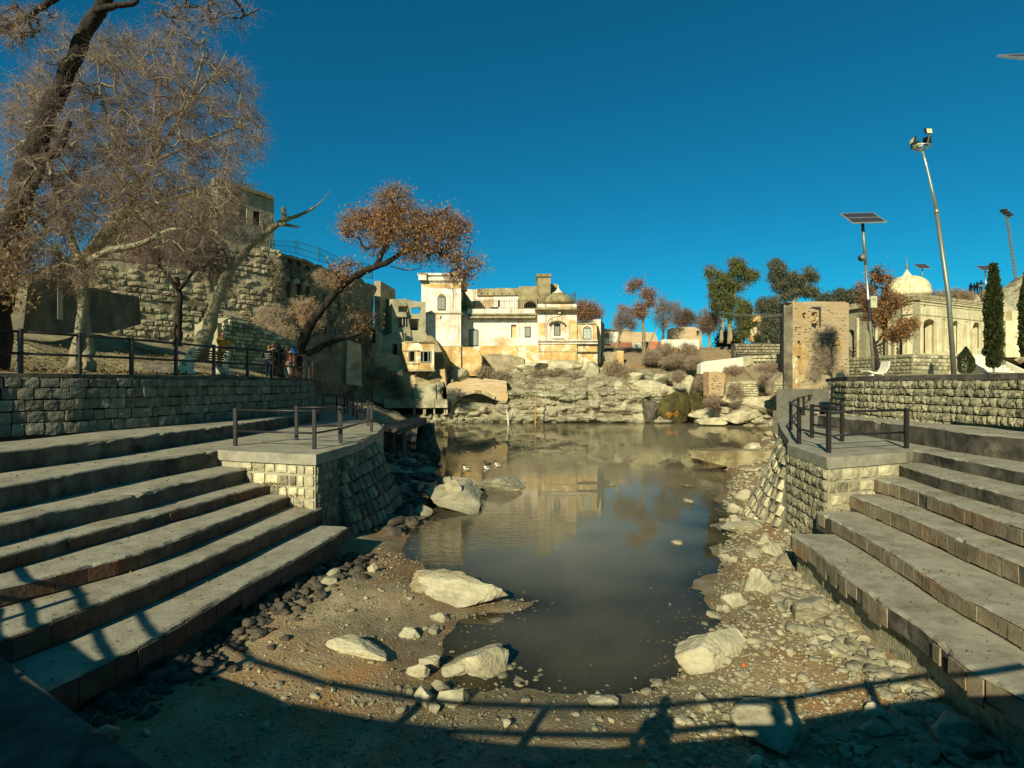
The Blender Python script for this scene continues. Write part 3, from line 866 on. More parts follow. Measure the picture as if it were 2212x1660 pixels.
B1 = Vector((7.22, 11.72, 0)); B2 = Vector((9.75, 12.68, 0))
b3 = Vector((7.66, 14.2, 0)); b4 = Vector((8.25, 15.2, 0)); b5 = Vector((10.1, 19.2, 0)); b6 = Vector((12.2, 23.5, 0)); b7 = Vector((16.5, 30.5, 0))
polyR = [B2, B1, b3, b4, b5, b6, b7, Vector((18.5, 30.5, 0)), Vector((14.2, 23.2, 0)), Vector((12.9, 20.0, 0)), Vector((12.6, 18, 0)), Vector((11.9, 14.5, 0))]
platR = platform("sunlit stone viewing platform at the far end of the right steps", [B1, B2], None, polyR, ZR[1], ['pale_stone'], 1, 0, 0, .2)
lay_stones(platR, [B1, B2], rows_between(-3.1, ZR[1]-.26, [.30, .27, .26]), (.18, .46), ['pale_stone', 'pale_stone', 'rubble_stone'], 1, .0, .05, .07, bulge=.2, count_max=60)
lay_stones(platR, [b3, B1], rows_between(-4.2, ZR[1]-.26, [.27, .29, .25]), (.12, .26), ['rubble_stone'], 1, .0, .07, .03, bulge=.3, count_max=130, tilt=.1)
buttress(platR, b5, b3, ZR[1]-.28, -4.4, 1.15, M['mortar_pale'], 1, ['rubble_stone', 'pale_stone'])

# ------------------------------------------------------------------ railings
def railing(name, label, pts, h, rails, posts=None, step=None, pw=.07, rr=.024, mt='iron', group="black iron railings", closed=False, over=.05):
    root = thing(name, label, "railing", pts[0], group)
    if posts is None:
        pr = resample(pts, step)
    else:
        pr = posts
    for p in pr:
        mb = MB().box((p.x-pw/2, p.y-pw/2, p.z-.02), (p.x+pw/2, p.y+pw/2, p.z+h+over))
        mb.build("post", M[mt], root)
    for rh in rails:
        for i in range(len(pr)-1):
            a = pr[i] + Vector((0, 0, rh)); c = pr[i+1] + Vector((0, 0, rh))
            e = (c-a).normalized()*.03
            MB().tube([a-e, c+e], rr, 8).build("rail", M[mt], root, True)
    return root
# left platform
zp = ZL[1]
q1 = G(*KU(190, 975), zp); q2 = G(*KU(872, 1003), zp); q3 = G(*KU(1100, 952), zp); q4 = G(*KU(1366, 853), zp)
rest = [G(*KU(1336, 800), zp), G(*KU(1285, 757), zp), G(*KU(1243, 738), zp), G(*KU(1210, 720), zp), G(*KU(1160, 698), zp), G(*KU(1135, 690), zp), G(*KU(1068, 668), zp), G(*KU(950, 660), zp)]
railing("railing", "black railing round the corner of the left platform", [q1], 1.0, (1.0, .42), posts=[q1, q2, q3, q4] + rest, rr=.028, pw=.085)
q5 = G(*KU(718, 925), zp); 
railing("railing", "short black railing between the left platform and its upper step", [q5], 1.0, (1.0, .42), posts=[q5, Vector((-5.35, 15.9, zp)), ], rr=.028, pw=.085)
# right platform
zp = ZR[1]
r0 = G(*uvA(1196, 420), zp); r1 = G(*uvA(524, 458), zp); r2 = G(*uvA(268, 383), zp); r3 = G(*uvA(197, 262), zp)
rr_ = [G(*uvA(262, 170), zp), G(*uvA(308, 135), zp), G(*uvA(355, 108), zp), G(*uvA(412, 86), zp), G(*uvA(430, 82), zp), G(*uvA(478, 72), zp)]
railing("railing", "black railing round the corner of the right platform", [r0], 1.0, (1.0, .42), posts=[r0, r1, r2, r3] + rr_, rr=.03, pw=.085)
railing("railing", "short black railing behind the right platform below the wall end", [r2], 1.0, (1.0, .42), posts=[G(*uvA(380, 330), zp), G(*uvA(640, 360), zp)], rr=.03, pw=.085)
# left terrace
lz = TZ
tp = [on_path(offset_path(pathL, .30), path_len(offset_path(pathL, .30)), s)[0] for s in (1.2, 3.0)]
pl_off = offset_path(pathL, .30)
def hit(u):
    for i in range(len(pl_off)-1):
        a, c = pl_off[i], pl_off[i+1]
        k = (u-CU)/F
        den = (c.x-a.x) - k*(c.y-a.y)
        if abs(den) > 1e-9:
            t = (k*a.y - a.x)/den
            if -1e-6 <= t <= 1: return LI(a, c, t)
tp += [hit(u) for u in (44, 171, 284, 380, 462, 535, 587, 630)]
tp = [p for p in tp if p is not None]
tp += [Vector((-9.80, 24.1, 0)), Vector((-10.3, 26, 0)), Vector((-11.0, 28, 0)), Vector((-11.7, 30, 0)), Vector((-12.4, 32, 0))]
for p in tp: p.z = lz
railing("railing", "long black railing along the top of the left stone wall", [tp[0]], 1.08, (1.05, .50), posts=tp, rr=.035, pw=.085)

# ------------------------------------------------------------------ platform the picture was taken from (seen as a dark corner and as shadow)
DECK = -1.60
near = [(-11, 5.4), (-8.0, 4.4), (-7.27, 3.6), (-5.6, 2.48), (-4.5, 1.98), (-2.58, 1.53), (-1.95, 1.42), (-.87, 1.4), (.49, 1.56), (1.44, 1.74), (2.9, 2.13), (3.9, 2.45), (6.0, 3.0), (9.0, 3.5), (12, 4.0)]
tr_ = thing("lookout_terrace", "shaded concrete lookout terrace at the near end of the pond", "terrace", (0, 1.4, DECK))
MB().prism(near + [(12.0, -6), (-11, -6)], -5.0, DECK).build("terrace_body", M['riser'], tr_)
wedge = [(-2.3, 3.6), (-2.7, 3.86), (-3.7, 4.42), (-5.5, 5.48), (-6.0, 5.0), (-6, 3.2), (-2.3, 1.8)]
MB().prism(wedge, -5.0, -2.9).build("lower_wall", M['riser'], tr_)
npts = [Vector((x_, y_, DECK)) for x_, y_ in [(-9.4, 5.1), (-8.6, 4.45), (-7.83, 3.78), (-7.1, 3.03), (-6.2, 2.2), (-5.0, 1.6), (-3.67, 1.2), (-3, 1.1), (-2.05, 1.04), (-.69, 1.05), (.3, 1.2), (1.2, 1.24), (1.34, 1.27), (2.4, 1.55), (4.1, 1.95)]]
root = thing("railing", "low black railing round the lookout terrace, seen by its shadow", "railing", npts[0], "black iron railings")
for p in [npts[2], npts[4], npts[6], npts[8], npts[11], npts[13]]:
    MB().box((p.x-.045, p.y-.045, p.z), (p.x+.045, p.y+.045, p.z+.63)).build("post", M['iron'], root)
for rh in (.31, .60):
    for i in range(len(npts)-1):
        MB().tube([npts[i] + Vector((0, 0, rh)), npts[i+1] + Vector((0, 0, rh))], .036, 8).build("rail", M['iron'], root, True)
M['gravel_tan'] = mat('tan_gravel', [(.25,.225,.155),(.36,.33,.24),(.50,.465,.35)], 9, bump=.5, wet=-4.24)
# ------------------------------------------------------------------ rocks
def rock_mesh(name, seed, sub, mt, rough=.22, cuts=7, smooth=True):
    bm = bmesh.new(); bmesh.ops.create_icosphere(bm, subdivisions=sub, radius=1.0)
    V = np.array([v.co[:] for v in bm.verts]); Fc = [tuple(v.index for v in f.verts) for f in bm.faces]; bm.free()
    r = np.random.RandomState(seed)
    V = V*(1 + rough*1.1*fbm(V*.9 + seed*3.1, 3)[:, None])
    for _ in range(cuts + 6 if sub >= 3 else 9):
        n_ = r.normal(size=3); n_ /= np.linalg.norm(n_)
        h = r.uniform(.40, .80) if sub >= 3 else r.uniform(.22, .60)
        dd = V @ n_ - h
        V = V - np.outer(np.clip(dd, 0, None)*.96, n_)
    if sub < 3: V = V*1.35
    if sub >= 3:
        V = V*(1 + .05*fbm(V*3.2 + seed, 3)[:, None] - .05*np.clip(.12 - np.abs(vnoise(V*2.2 + seed*1.7)), 0, 1)[:, None]*6 + .018*fbm(V*11 + seed, 2)[:, None])
    else:
        V = V*(1 + rough*.18*fbm(V*4 + seed, 2)[:, None])
    me = mesh_from(name, V, Fc, mt, smooth)
    return me
ROCKS = {}
def rocks_of(key, sub, n_=8):
    k = (key, sub)
    if k not in ROCKS:
        ROCKS[k] = [rock_mesh("rock", 31*i + 7 + sub, sub, M[key], smooth=False) for i in range(n_)]
    return ROCKS[k]
def rock_at(loc, size, key, sub=2, name="rock", rot=None, label=None, cat="rock", group=None, uniq=None, rz=None):
    if uniq is not None:
        me = rock_mesh("rock", uniq, sub, M[key], .20, 8, False)
    else:
        me = rng.choice(rocks_of(key, sub))
    o = bpy.data.objects.new(name, me)
    o.location = loc; o.scale = size
    o.rotation_euler = rot if rot else (rng.uniform(-.3, .3), rng.uniform(-.3, .3), rng.uniform(0, 6.28) if rz is None else rz)
    link(o)
    return tag(o, label, cat, group, "thing")
def ground_at(u, v):
    z = -4.15
    for _ in range(6):
        p = G(u, v, z); z = ground_z(p.x, p.y)
    p = G(u, v, z)
    return Vector((p.x, p.y, z))
def px_rock(u0, u1, vtop, vbase, key, label, uniq, name="rock", depth=None, rz=0.0, sub=4, zoff=None, cat="rock", sink=.25, z=None):
    uc = (u0+u1)/2
    g = G(uc, vbase, z) if z is not None else ground_at(uc, vbase)
    wd = (u1-u0)/F*g.y; ht = (vbase-vtop)/F*g.y*math.cos(math.atan2(-g.z, g.y))
    dp = depth or wd*.8
    hh = max(.06, ht*1.0)
    c = Vector((g.x, g.y + dp*.42, g.z + hh*.20))
    c.x = (uc-CU)/F*c.y
    return rock_at(c, (wd*.72, dp*.68, hh*.74), key, sub, name, (0, 0, rz), label, cat, None, uniq)
px_rock(905, 1102, 1240, 1308, 'rock_pale', "long pale ridge of rock running down into the water from the muddy bank", 17, "boulder", depth=.9, rz=-.32, cat="boulder")
px_rock(878, 992, 1222, 1282, 'rock_pale', "rounded pale rock at the upper left end of the long ridge", 29, "boulder", depth=.9, rz=-.2, cat="boulder")
px_rock(965, 1010, 1282, 1306, 'rock_pale', "small flat block leaning on the foot of the long ridge", 37)
px_rock(990, 1118, 1384, 1468, 'rock_pale', "big cream boulder standing half in the shallow water near the centre", 12, "boulder", depth=.75, rz=.2, cat="boulder")
px_rock(944, 1015, 1424, 1468, 'rock_pale', "low cream stone touching the left side of the big central boulder", 22)
px_rock(1436, 1612, 1370, 1460, 'rock_pale', "broad pale boulder on the gravel at the right edge of the water", 41, "boulder", depth=.85, rz=.15, cat="boulder")
px_rock(1563, 1613, 1280, 1314, 'rock_pale', "squarish pale rock on the right shore behind the broad boulder", 52)
px_rock(1615, 1676, 1228, 1290, 'rock_pale', "rounded grey boulder below the broken right steps", 61, "boulder", cat="boulder")
px_rock(1640, 1690, 1165, 1205, 'rock_pale', "pale boulder by the corner of the lowest right step", 66, "boulder", cat="boulder")
px_rock(903, 943, 1403, 1446, 'rock_pale', "upright pointed stone left of the big central boulder", 71, depth=.18)
px_rock(878, 922, 1430, 1466, 'rock_pale', "round pale stone in front of the upright pointed stone", 73)
px_rock(955, 1020, 1478, 1532, 'rock_pale', "split pale rock with a sharp peak under the railing shadow", 81, rz=.5)
px_rock(928, 962, 1465, 1500, 'rock_grey', "grey rock leaning on the split pale rock", 84)
px_rock(893, 935, 1480, 1525, 'rock_pale', "flat cream stone left of the split pale rock", 87)
px_rock(922, 950, 1510, 1543, 'rock_grey', "small grey stone below the flat cream stone", 88)
px_rock(934, 962, 1320, 1344, 'rock_pale', "egg shaped stone lying on the mud behind the shallows", 91)
px_rock(922, 952, 1344, 1370, 'rock_grey', "blocky brown stone in front of the egg shaped stone", 92)
px_rock(872, 912, 1358, 1384, 'rock_pale', "tilted pale stone on the mud with a blue scrap beside it", 93)
px_rock(705, 822, 1382, 1418, 'rock_pale', "low ridge of stone half buried in the red mud", 95, rz=-.3, depth=.35)
px_rock(797, 816, 1215, 1238, 'rock_pale', "small upright stone on the bank edge near the left steps", 97)
px_rock(1060, 1092, 1338, 1352, 'rock_grey', "flat brown stone lying under shallow water", 99)
# rock islet on the left of the pond
px_rock(905, 1062, 1040, 1108, 'rock_pale', "large flat cream rock with an ochre stain on the left of the pond", 104, "boulder", depth=3.0, rz=.1, cat="boulder", z=-4.3)
px_rock(960, 1004, 1030, 1070, 'rock_grey', "grey boulder sitting on top of the large flat cream rock", 108, "boulder", cat="boulder", z=-3.9)
px_rock(1040, 1127, 1022, 1062, 'rock_grey', "dark humped boulder standing in the water behind the flat cream rock", 111, "boulder", depth=1.8, cat="boulder", z=-4.3)
px_rock(950, 1040, 1033, 1060, 'rock_grey', "low grey rock between the flat cream rock and the dark humped boulder", 113, depth=1.6, z=-4.3)
px_rock(1474, 1500, 1077, 1088, 'rock_pale', "small pale rock breaking the surface right of the middle", 115, z=-4.3)
px_rock(1452, 1474, 1166, 1176, 'rock_pale', "small brown rock breaking the surface nearer the right shore", 117, z=-4.3)
px_rock(1473, 1500, 1048, 1052, 'rock_pale', "flat sliver of rock awash far out on the right", 118, z=-4.3)
# right shore, further off
px_rock(1575, 1672, 966, 1014, 'earth', "long whaleback rock on the right shore below the platform", 121, "boulder", depth=5, rz=.9, cat="boulder")
px_rock(1578, 1605, 1084, 1108, 'rock_pale', "round pale boulder at the right water edge", 124, "boulder", cat="boulder")
px_rock(1571, 1640, 1126, 1152, 'rock_pale', "flat pale slab of rock at the right water edge", 127)
px_rock(1587, 1625, 1060, 1084, 'rock_pale', "pale rock on the right shore above the round boulder", 129)
px_rock(1552, 1575, 1190, 1212, 'rock_pale', "pair of small pale stones at the right water line", 131)
px_rock(1573, 1592, 1196, 1216, 'rock_pale', "small pale block on the right water line beside the paired stones", 133)
px_rock(1527, 1553, 1318, 1338, 'rock_pale', "small pale stone at the water line behind the broad boulder", 135)
px_rock(1545, 1562, 1306, 1320, 'rock_pale', "little round stone just behind the small pale stone", 137)
px_rock(1683, 1714, 1190, 1222, 'rock_grey', "green grey stone wedged under the corner of the right steps", 138)
px_rock(1704, 1790, 1290, 1350, 'rock_grey', "flat grey slab leaning in the rubble below the right steps", 139, depth=.5, rz=.6)
# shaded foreground
px_rock(2008, 2098, 1548, 1632, 'rock_grey', "big round boulder in deep shade at the lower right", 141, "boulder", cat="boulder", depth=.5)
px_rock(1600, 1730, 1565, 1640, 'rock_grey', "big grey slab half in the shadow of the people", 143, "boulder", cat="boulder", depth=.7, rz=.5)
px_rock(1868, 1925, 1552, 1596, 'rock_grey', "pair of bluish stones in the shade on the right", 145)
px_rock(1800, 1840, 1582, 1606, 'rock_grey', "flat bluish stone in the shade left of the paired stones", 147)
px_rock(1972, 2035, 1608, 1660, 'rock_grey', "bluish stone at the bottom edge before the round boulder", 149)
px_rock(2095, 2150, 1590, 1650, 'rock_dark', "dark pointed rock beside the round boulder in the shade", 151)
px_rock(1870, 1912, 1524, 1552, 'rock_pale', "bright stone just outside the platform shadow on the right", 153)
px_rock(1505, 1540, 1502, 1538, 'rock_pale', "pale flat stone beside the shadow of a person", 155)
px_rock(1275, 1330, 1502, 1530, 'rock_pale', "pale rock at the near edge of the shallow water", 157)
px_rock(1125, 1190, 1640, 1665, 'rock_grey', "grey stone cut by the bottom edge of the picture", 159)
# rubble under the left steps and along the slabs
def scatter(n_, pick, size, keys, label, cat, group, sub=2, flat=.7):
    k = 0
    nm = {"stone": "loose_stone", "boulder": "boulder"}[cat]
    for _ in range(n_*6):
        if k >= n_: break
        q = pick()
        if q is None: continue
        x, y = q
        s = size(y)
        z = ground_z(x, y)
        if z < WATER - .03 and rng.random() < .75: continue
        rock_at((x, y, z + s*.22), (s*rng.uniform(.8, 1.35), s*rng.uniform(.7, 1.1), s*flat*rng.uniform(.7, 1.1)), rng.choice(keys), sub, nm, None, label, cat, group)
        k += 1
def under(front, off):
    def f():
        i = rng.randrange(len(front)); p = front[i]
        if p.y < 3.8: return None
        return p.x + off*abs(rng.gauss(.18, .32)), p.y + rng.uniform(-.1, .1)
    return f
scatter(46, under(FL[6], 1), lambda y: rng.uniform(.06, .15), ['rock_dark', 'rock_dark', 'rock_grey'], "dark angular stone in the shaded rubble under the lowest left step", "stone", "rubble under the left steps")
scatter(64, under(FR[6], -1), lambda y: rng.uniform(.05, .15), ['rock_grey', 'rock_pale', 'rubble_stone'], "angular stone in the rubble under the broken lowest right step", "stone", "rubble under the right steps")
def right_bank():
    y = rng.uniform(4.6, 13) if rng.random() < .8 else rng.uniform(13, 24)
    a = float(xr(y)) - .2; 
    b_ = np.interp(y, [4, 7, 12, 16, 24], [5.5, 5.0, 6.9, 8.2, 11.8])
    return rng.uniform(a, b_), y
scatter(66, right_bank, lambda y: rng.uniform(.03, .095)*(1 if y < 12 else 2.4), ['rock_pale', 'rock_pale', 'rock_grey'], "loose pale stone on the sunny right bank", "stone", "loose stones on the right bank")
def left_bank():
    y = rng.uniform(5.6, 12.5); b_ = float(xl(y))
    return rng.uniform(np.interp(y, [5, 7, 12], [-4.3, -4.2, -3.6]), b_), y
scatter(26, left_bank, lambda y: rng.uniform(.02, .05), ['rock_pale', 'rock_grey'], "small stone on the muddy left bank", "stone", "small stones on the left bank")
def near_bank():
    return rng.uniform(-1.5, 6.2), rng.uniform(4.6, 6.9)
scatter(52, near_bank, lambda y: rng.uniform(.025, .08), ['rock_pale', 'rock_grey', 'rock_grey'], "loose stone on the near bank by the terrace shadow", "stone", "loose stones on the near bank")
def left_far():
    y = rng.uniform(14, 34); b_ = float(xl(y))
    return b_ - rng.uniform(-.3, 2.2), y
scatter(34, left_far, lambda y: rng.uniform(.15, .5)*y/26, ['rock_dark', 'rock_grey'], "dark boulder on the shaded left shore below the walkway", "boulder", "boulders on the left shore")
def right_far():
    y = rng.uniform(18, 46); a = float(xr(y))
    return a + rng.uniform(-.5, 4.5), y
scatter(34, right_far, lambda y: rng.uniform(.12, .45)*y/28, ['rock_pale', 'limestone'], "pale boulder on the far part of the right shore", "boulder", "boulders on the right shore")
# pebbles: uncountable
def pebbles(name, n_, pick, smin, smax, key, label):
    bm = bmesh.new(); bmesh.ops.create_icosphere(bm, subdivisions=1, radius=1.0)
    bv = np.array([v.co[:] for v in bm.verts]); bf = np.array([[v.index for v in f.verts] for f in bm.faces]); bm.free()
    if smax > .045:
        bm = bmesh.new(); bmesh.ops.create_icosphere(bm, subdivisions=2, radius=1.0)
        bv = np.array([v.co[:] for v in bm.verts]); bf = np.array([[v.index for v in f.verts] for f in bm.faces]); bm.free()
    vari = []
    for _ in range(14):
        q = bv.copy()
        for _ in range(9):
            d_ = nrng.normal(size=3); d_ /= np.linalg.norm(d_); q = q - np.outer(np.clip(q @ d_ - nrng.uniform(.3, .72), 0, None), d_)
        vari.append(q*1.25)
    V = []; Fa = []; k = 0
    xs, ys = pick(n_)
    zs = ground_np(xs, ys)
    for i in range(len(xs)):
        s = nrng.uniform(smin, smax)**1.0*(.5 + nrng.rand()**2.2)
        a = nrng.uniform(0, 6.28)
        q = vari[nrng.randint(14)]*(1 + .10*(nrng.rand(len(bv), 1)-.5))*np.array([s*nrng.uniform(.8, 1.5), s, s*.6])
        q = np.stack([q[:, 0]*math.cos(a) - q[:, 1]*math.sin(a), q[:, 0]*math.sin(a) + q[:, 1]*math.cos(a), q[:, 2]], -1)
        V.append(q + np.array([xs[i], ys[i], zs[i] + s*.15])); Fa.append(bf + k); k += len(bv)
    return tag(ob(name, fast_mesh(name, np.concatenate(V), np.concatenate(Fa), M[key])), label, "gravel", None, "stuff")
def pk_right(n_):
    y = 4.5 + 9*nrng.rand(n_)**1.3
    a = xr(y) - .3; b_ = np.interp(y, [4, 7, 12, 16], [5.6, 5.1, 6.9, 8.2])
    return a + (b_-a)*nrng.rand(n_), y
def pk_near(n_): return nrng.uniform(-3.6, 6.2, n_), nrng.uniform(4.2, 7.0, n_)
def pk_left(n_):
    y = nrng.uniform(5.5, 13, n_); a = np.interp(y, [5, 7, 12], [-4.4, -4.2, -3.6])
    return a + (xl(y)+.3-a)*nrng.rand(n_), y
def pk_shore(n_):
    y = nrng.uniform(13, 30, n_); return xr(y) + nrng.uniform(-.3, 3, n_), y
# the finer rubble between the larger stones
def pk_under(front, sg, spread):
    def f(n_):
        i = nrng.randint(0, len(front), n_)
        xs = np.array([front[k].x for k in i]) + sg*np.abs(nrng.normal(.15, spread, n_)); ys = np.array([front[k].y for k in i]) + nrng.uniform(-.1, .1, n_)
        ok = ys > 3.8
        return xs[ok], ys[ok]
    return f
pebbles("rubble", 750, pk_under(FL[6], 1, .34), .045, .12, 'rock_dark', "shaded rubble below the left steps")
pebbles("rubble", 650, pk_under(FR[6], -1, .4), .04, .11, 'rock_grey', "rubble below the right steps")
pebbles("rubble", 500, lambda n_: pk_right(n_), .035, .075, 'gravel_tan', "smaller rubble on the right bank")
pebbles("rubble", 240, lambda n_: pk_left(n_), .018, .05, 'gravel_tan', "small stones strewn over the left mud")
pebbles("rubble", 260, lambda n_: pk_near(n_), .03, .06, 'rock_grey', "smaller rubble on the near bank")
def pk_lf(n_):
    y = nrng.uniform(14, 34, n_); return xl(y) - nrng.uniform(-.3, 2.4, n_), y
pebbles("rubble", 500, pk_lf, .10, .26, 'rock_dark', "dark rubble on the left shore")
pebbles("gravel", 6500, pk_right, .010, .032, 'gravel_tan', "pale gravel on the right bank")
pebbles("gravel", 2600, pk_near, .010, .026, 'rock_grey', "gravel on the near bank")
pebbles("gravel", 1700, pk_left, .007, .020, 'gravel_tan', "scattered gravel on the left mud")
pebbles("gravel", 2000, pk_shore, .03, .10, 'gravel_tan', "gravel on the far right shore")

# ------------------------------------------------------------------ far cliff
def itp(x, pts): return np.interp(x, [p[0] for p in pts], [p[1] for p in pts])
us = np.arange(742, 1775, 3.0)
vb = itp(us, [(742,892),(790,905),(850,913),(960,916),(1100,915),(1300,915),(1470,915),(1540,919),(1690,922),(1775,905)])
v1 = itp(us, [(742,872),(800,884),(850,896),(940,897),(955,895),(1068,893),(1080,856),(1110,850),(1180,842),(1300,833),(1400,836),(1440,842),(1452,880),(1495,884),(1510,888),(1560,880),(1640,872),(1700,868),(1775,860)])
v2 = itp(us, [(742,850),(800,845),(850,868),(955,862),(975,812),(1040,800),(1070,806),(1100,800),(1160,790),(1300,796),(1400,800),(1480,805),(1520,835),(1600,830),(1680,842),(1775,838)])
d1 = itp(us, [(742,56),(950,57.2),(1068,57.6),(1085,57.0),(1440,57.2),(1452,59),(1500,59),(1515,56.5),(1700,50),(1775,46)])
d2 = itp(us, [(742,60),(900,62),(1000,62.5),(1300,64.5),(1480,66),(1600,60),(1700,52),(1775,48)])
d0 = 4.5*F/(vb - CV)
d0 = np.minimum(d0, d1 - .3)
rowsV = []
nT = 64
for j in range(nT+1):
    t = j/nT
    if t < .5:
        s = t/.5
        d = d0 + (d1-d0)*s**1.6; z = -4.6 + (-(v1-CV)/F*d1 + 4.6)*s
    elif t < .9:
        s = (t-.5)/.4
        d = d1 + (d2-d1)*s; z = (-(v1-CV)/F*d1)*(1-s) + (-(v2-CV)/F*d2)*s
    else:
        s = (t-.9)/.1
        d = d2 + 7*s; z = -(v2-CV)/F*d2 + .3*s
    rowsV.append(np.stack([(us-CU)/F*d, d, z], -1))
V = np.stack(rowsV, 0).reshape(-1, 3)
n1_ = fbm(V*np.array([.22, .22, 1.3]), 4); n2_ = fbm(V*np.array([.9, .9, 2.4]) + 9, 3)
n3_ = np.abs(fbm(V*np.array([.5, .5, .35]) + 31, 3))
led = np.sin(V[:, 2]*4.2 + 2*fbm(V*np.array([.15, .15, .2]), 2))
V[:, 1] += -.75*n1_ - .28*n2_ - .22*led + .5*n3_
V[:, 2] += .16*fbm(V*.7 + 5, 3)
V[:, 0] += .2*n2_
k = len(us)
ii = (np.arange(nT)[:, None]*k + np.arange(k-1)[None, :]).ravel()
tag(ob("rock_cliff", fast_mesh("rock_cliff", V, np.stack([ii, ii+1, ii+k+1, ii+k], -1), M['cliff'])), "layered pale limestone cliff along the far waterline", kind="structure")
def far_rock(u0, u1, v0, v1_, d, key, label, seed, depth=None, rz=0., name="boulder", group=None):
    wd = (u1-u0)/F*d; ht = (v1_-v0)/F*d; dp = depth or wd*.8
    c = P((u0+u1)/2, (v0+v1_)/2, d + dp*.3)
    return rock_at(c, (wd*.70, dp*.68, ht*.74), key, 4, name, (0, 0, rz), label, "boulder", group, seed)
FB = [(1118,1190,778,820,62.5,'limestone',"broad pale boulder under the left half of the temple hall"),
      (1180,1265,775,812,63,'limestone',"pale boulder under the arched bay of the temple"),
      (1256,1302,782,828,62,'limestone',"tall pale boulder under the right corner of the temple"),
      (1262,1320,820,850,60,'limestone',"pale block of rock below the tall boulder at the temple corner"),
      (1298,1362,824,852,58,'limestone',"flat topped rock on the ledge right of the temple corner"),
      (1360,1464,826,858,57.2,'limestone',"long overhanging flat slab above the mossy cave"),
      (1340,1400,806,828,60,'limestone',"pale rock on the slope below the dry bushes"),
      (1405,1440,808,830,60,'limestone',"small pale rock behind the overhanging slab"),
      (1468,1500,822,852,59,'limestone',"rounded pale boulder above the mossy cave"),
      (1426,1502,836,918,56.6,'rock_moss',"dark green mossy rock face at the water with an orange stain"),
      (1480,1545,848,914,56.9,'rock_moss',"green stained block right of the mossy rock face"),
      (1384,1428,858,916,56.4,'rock_dark',"dark hollow rock under the overhanging slab"),
      (1490,1570,884,912,55,'limestone',"long low ledge of pale rock right of the cave"),
      (1560,1650,882,915,52,'limestone',"stepped pale ledge at the right end of the far shore"),
      (1600,1690,862,890,51.5,'limestone',"pale shelf of rock below the brick tower"),
      (1500,1560,905,922,53,'limestone',"flat pale shelf at the waterline right of the cave"),
      (960,1010,800,830,61,'plaster_grey',"rough grey rock under the tall plastered tower"),
      (1560,1600,850,872,53,'limestone',"pale rock on the slope by the ruined white wall"),
      (975,1062,862,893,58.5,'limestone',"cracked pale rock inside the brick arch"),
      (790,850,838,872,57.5,'limestone',"grey rock jutting from the bank under the latticed ruin"),
      (745,800,800,850,56,'rock_grey',"dark overhanging rock at the foot of the fort wall")]
for i, (a, c, e, f_, d, key, lb) in enumerate(FB):
    far_rock(a, c, e, f_, d, key, lb, 300 + 7*i)

# stones seen through the shallow water, and broken rock over the cliff
def pk_bed(n_): 
    y = nrng.uniform(7.0, 10.5, n_); return nrng.uniform(-.9, 3.4, n_), y
pebbles("gravel", 700, pk_bed, .02, .06, 'rock_grey', "stones on the bed of the shallow water")
me_c = bpy.data.objects["rock_cliff"].data
cv = np.zeros(len(me_c.vertices)*3, np.float32); me_c.vertices.foreach_get("co", cv); cv = cv.reshape(-1, 3)
ok = cv[(cv[:, 2] > -4.3)]
sel = ok[nrng.randint(0, len(ok), 520)]
bm = bmesh.new(); bmesh.ops.create_icosphere(bm, subdivisions=2, radius=1.0)
bv = np.array([v.co[:] for v in bm.verts]); bf = np.array([[v.index for v in f.verts] for f in bm.faces]); bm.free()
Vs, Fs = [], []
for i_, c_ in enumerate(sel):
    q = bv.copy()
    for _ in range(8):
        n_ = nrng.normal(size=3); n_ /= np.linalg.norm(n_); q = q - np.outer(np.clip(q @ n_ - nrng.uniform(.35, .75), 0, None), n_)
    s_ = .16 + .55*nrng.rand()**2.5
    Vs.append(q*np.array([s_*1.5, s_, s_*.75])*nrng.uniform(.8, 1.2, 3) + c_); Fs.append(bf + i_*len(bv))
tag(ob("broken_rock", fast_mesh("broken_rock", np.concatenate(Vs), np.concatenate(Fs), M['cliff'])), "broken blocks of rock over the ledges of the far cliff", "rock", None, "stuff")
# ------------------------------------------------------------------ buildings
def uM(px, py): return (806.4 + px/4, 547.2 + py/4)      # main temple
def uT(px, py): return (1659 + px/4, 547.2 + py/4)       # domed temple
def uQ(px, py): return (553 + px/4, 334.1 + py/4)        # ruin, orange tree
def uS(px, py): return (1324.9 + px/4, 518.4 + py/4)     # right of centre
def uN(px, py): return (518.4 + px*.14583, 518.4 + py*.14583)  # fort
def fb(mb, cf, x0, y0, x1, y1, d, dep):
    a = P(*cf(x0, y0), d); c = P(*cf(x1, y1), d)
    return mb.box((a.x, d, c.z), (c.x, d+dep, a.z))
def fbox(name, cf, x0, y0, x1, y1, d, dep, mt, parent):
    return fb(MB(), cf, x0, y0, x1, y1, d, dep).build(name, M[mt], parent)
def fplate(name, cf, outer, holes, d, dep, mt, parent, ragged=0):
    """front-facing wall traced at depth d, with real openings and thickness"""
    def tr(lp):
        return [((cf(*p)[0]-CU)/F*d, -(cf(*p)[1]-CV)/F*d) for p in lp]
    return MB().plate(tr(outer), [tr(h) for h in holes], (0, d, 0), (1, 0, 0), (0, 0, 1), (0, 1, 0), dep).build(name, M[mt], parent)
def rect(x0, y0, x1, y1): return [(x0, y0), (x1, y0), (x1, y1), (x0, y1)]
def arch(x0, y0, x1, y1, n_=8, rise=None):
    """arched opening: y0 crown, y1 foot"""
    rise = (x1-x0)/2 if rise is None else rise
    cx, rx = (x0+x1)/2, (x1-x0)/2
    return [(x0, y1), (x0, y0+rise)] + [(cx - rx*math.cos(math.pi*i/n_), y0 + rise - rise*math.sin(math.pi*i/n_)) for i in range(1, n_)] + [(x1, y0+rise), (x1, y1)]
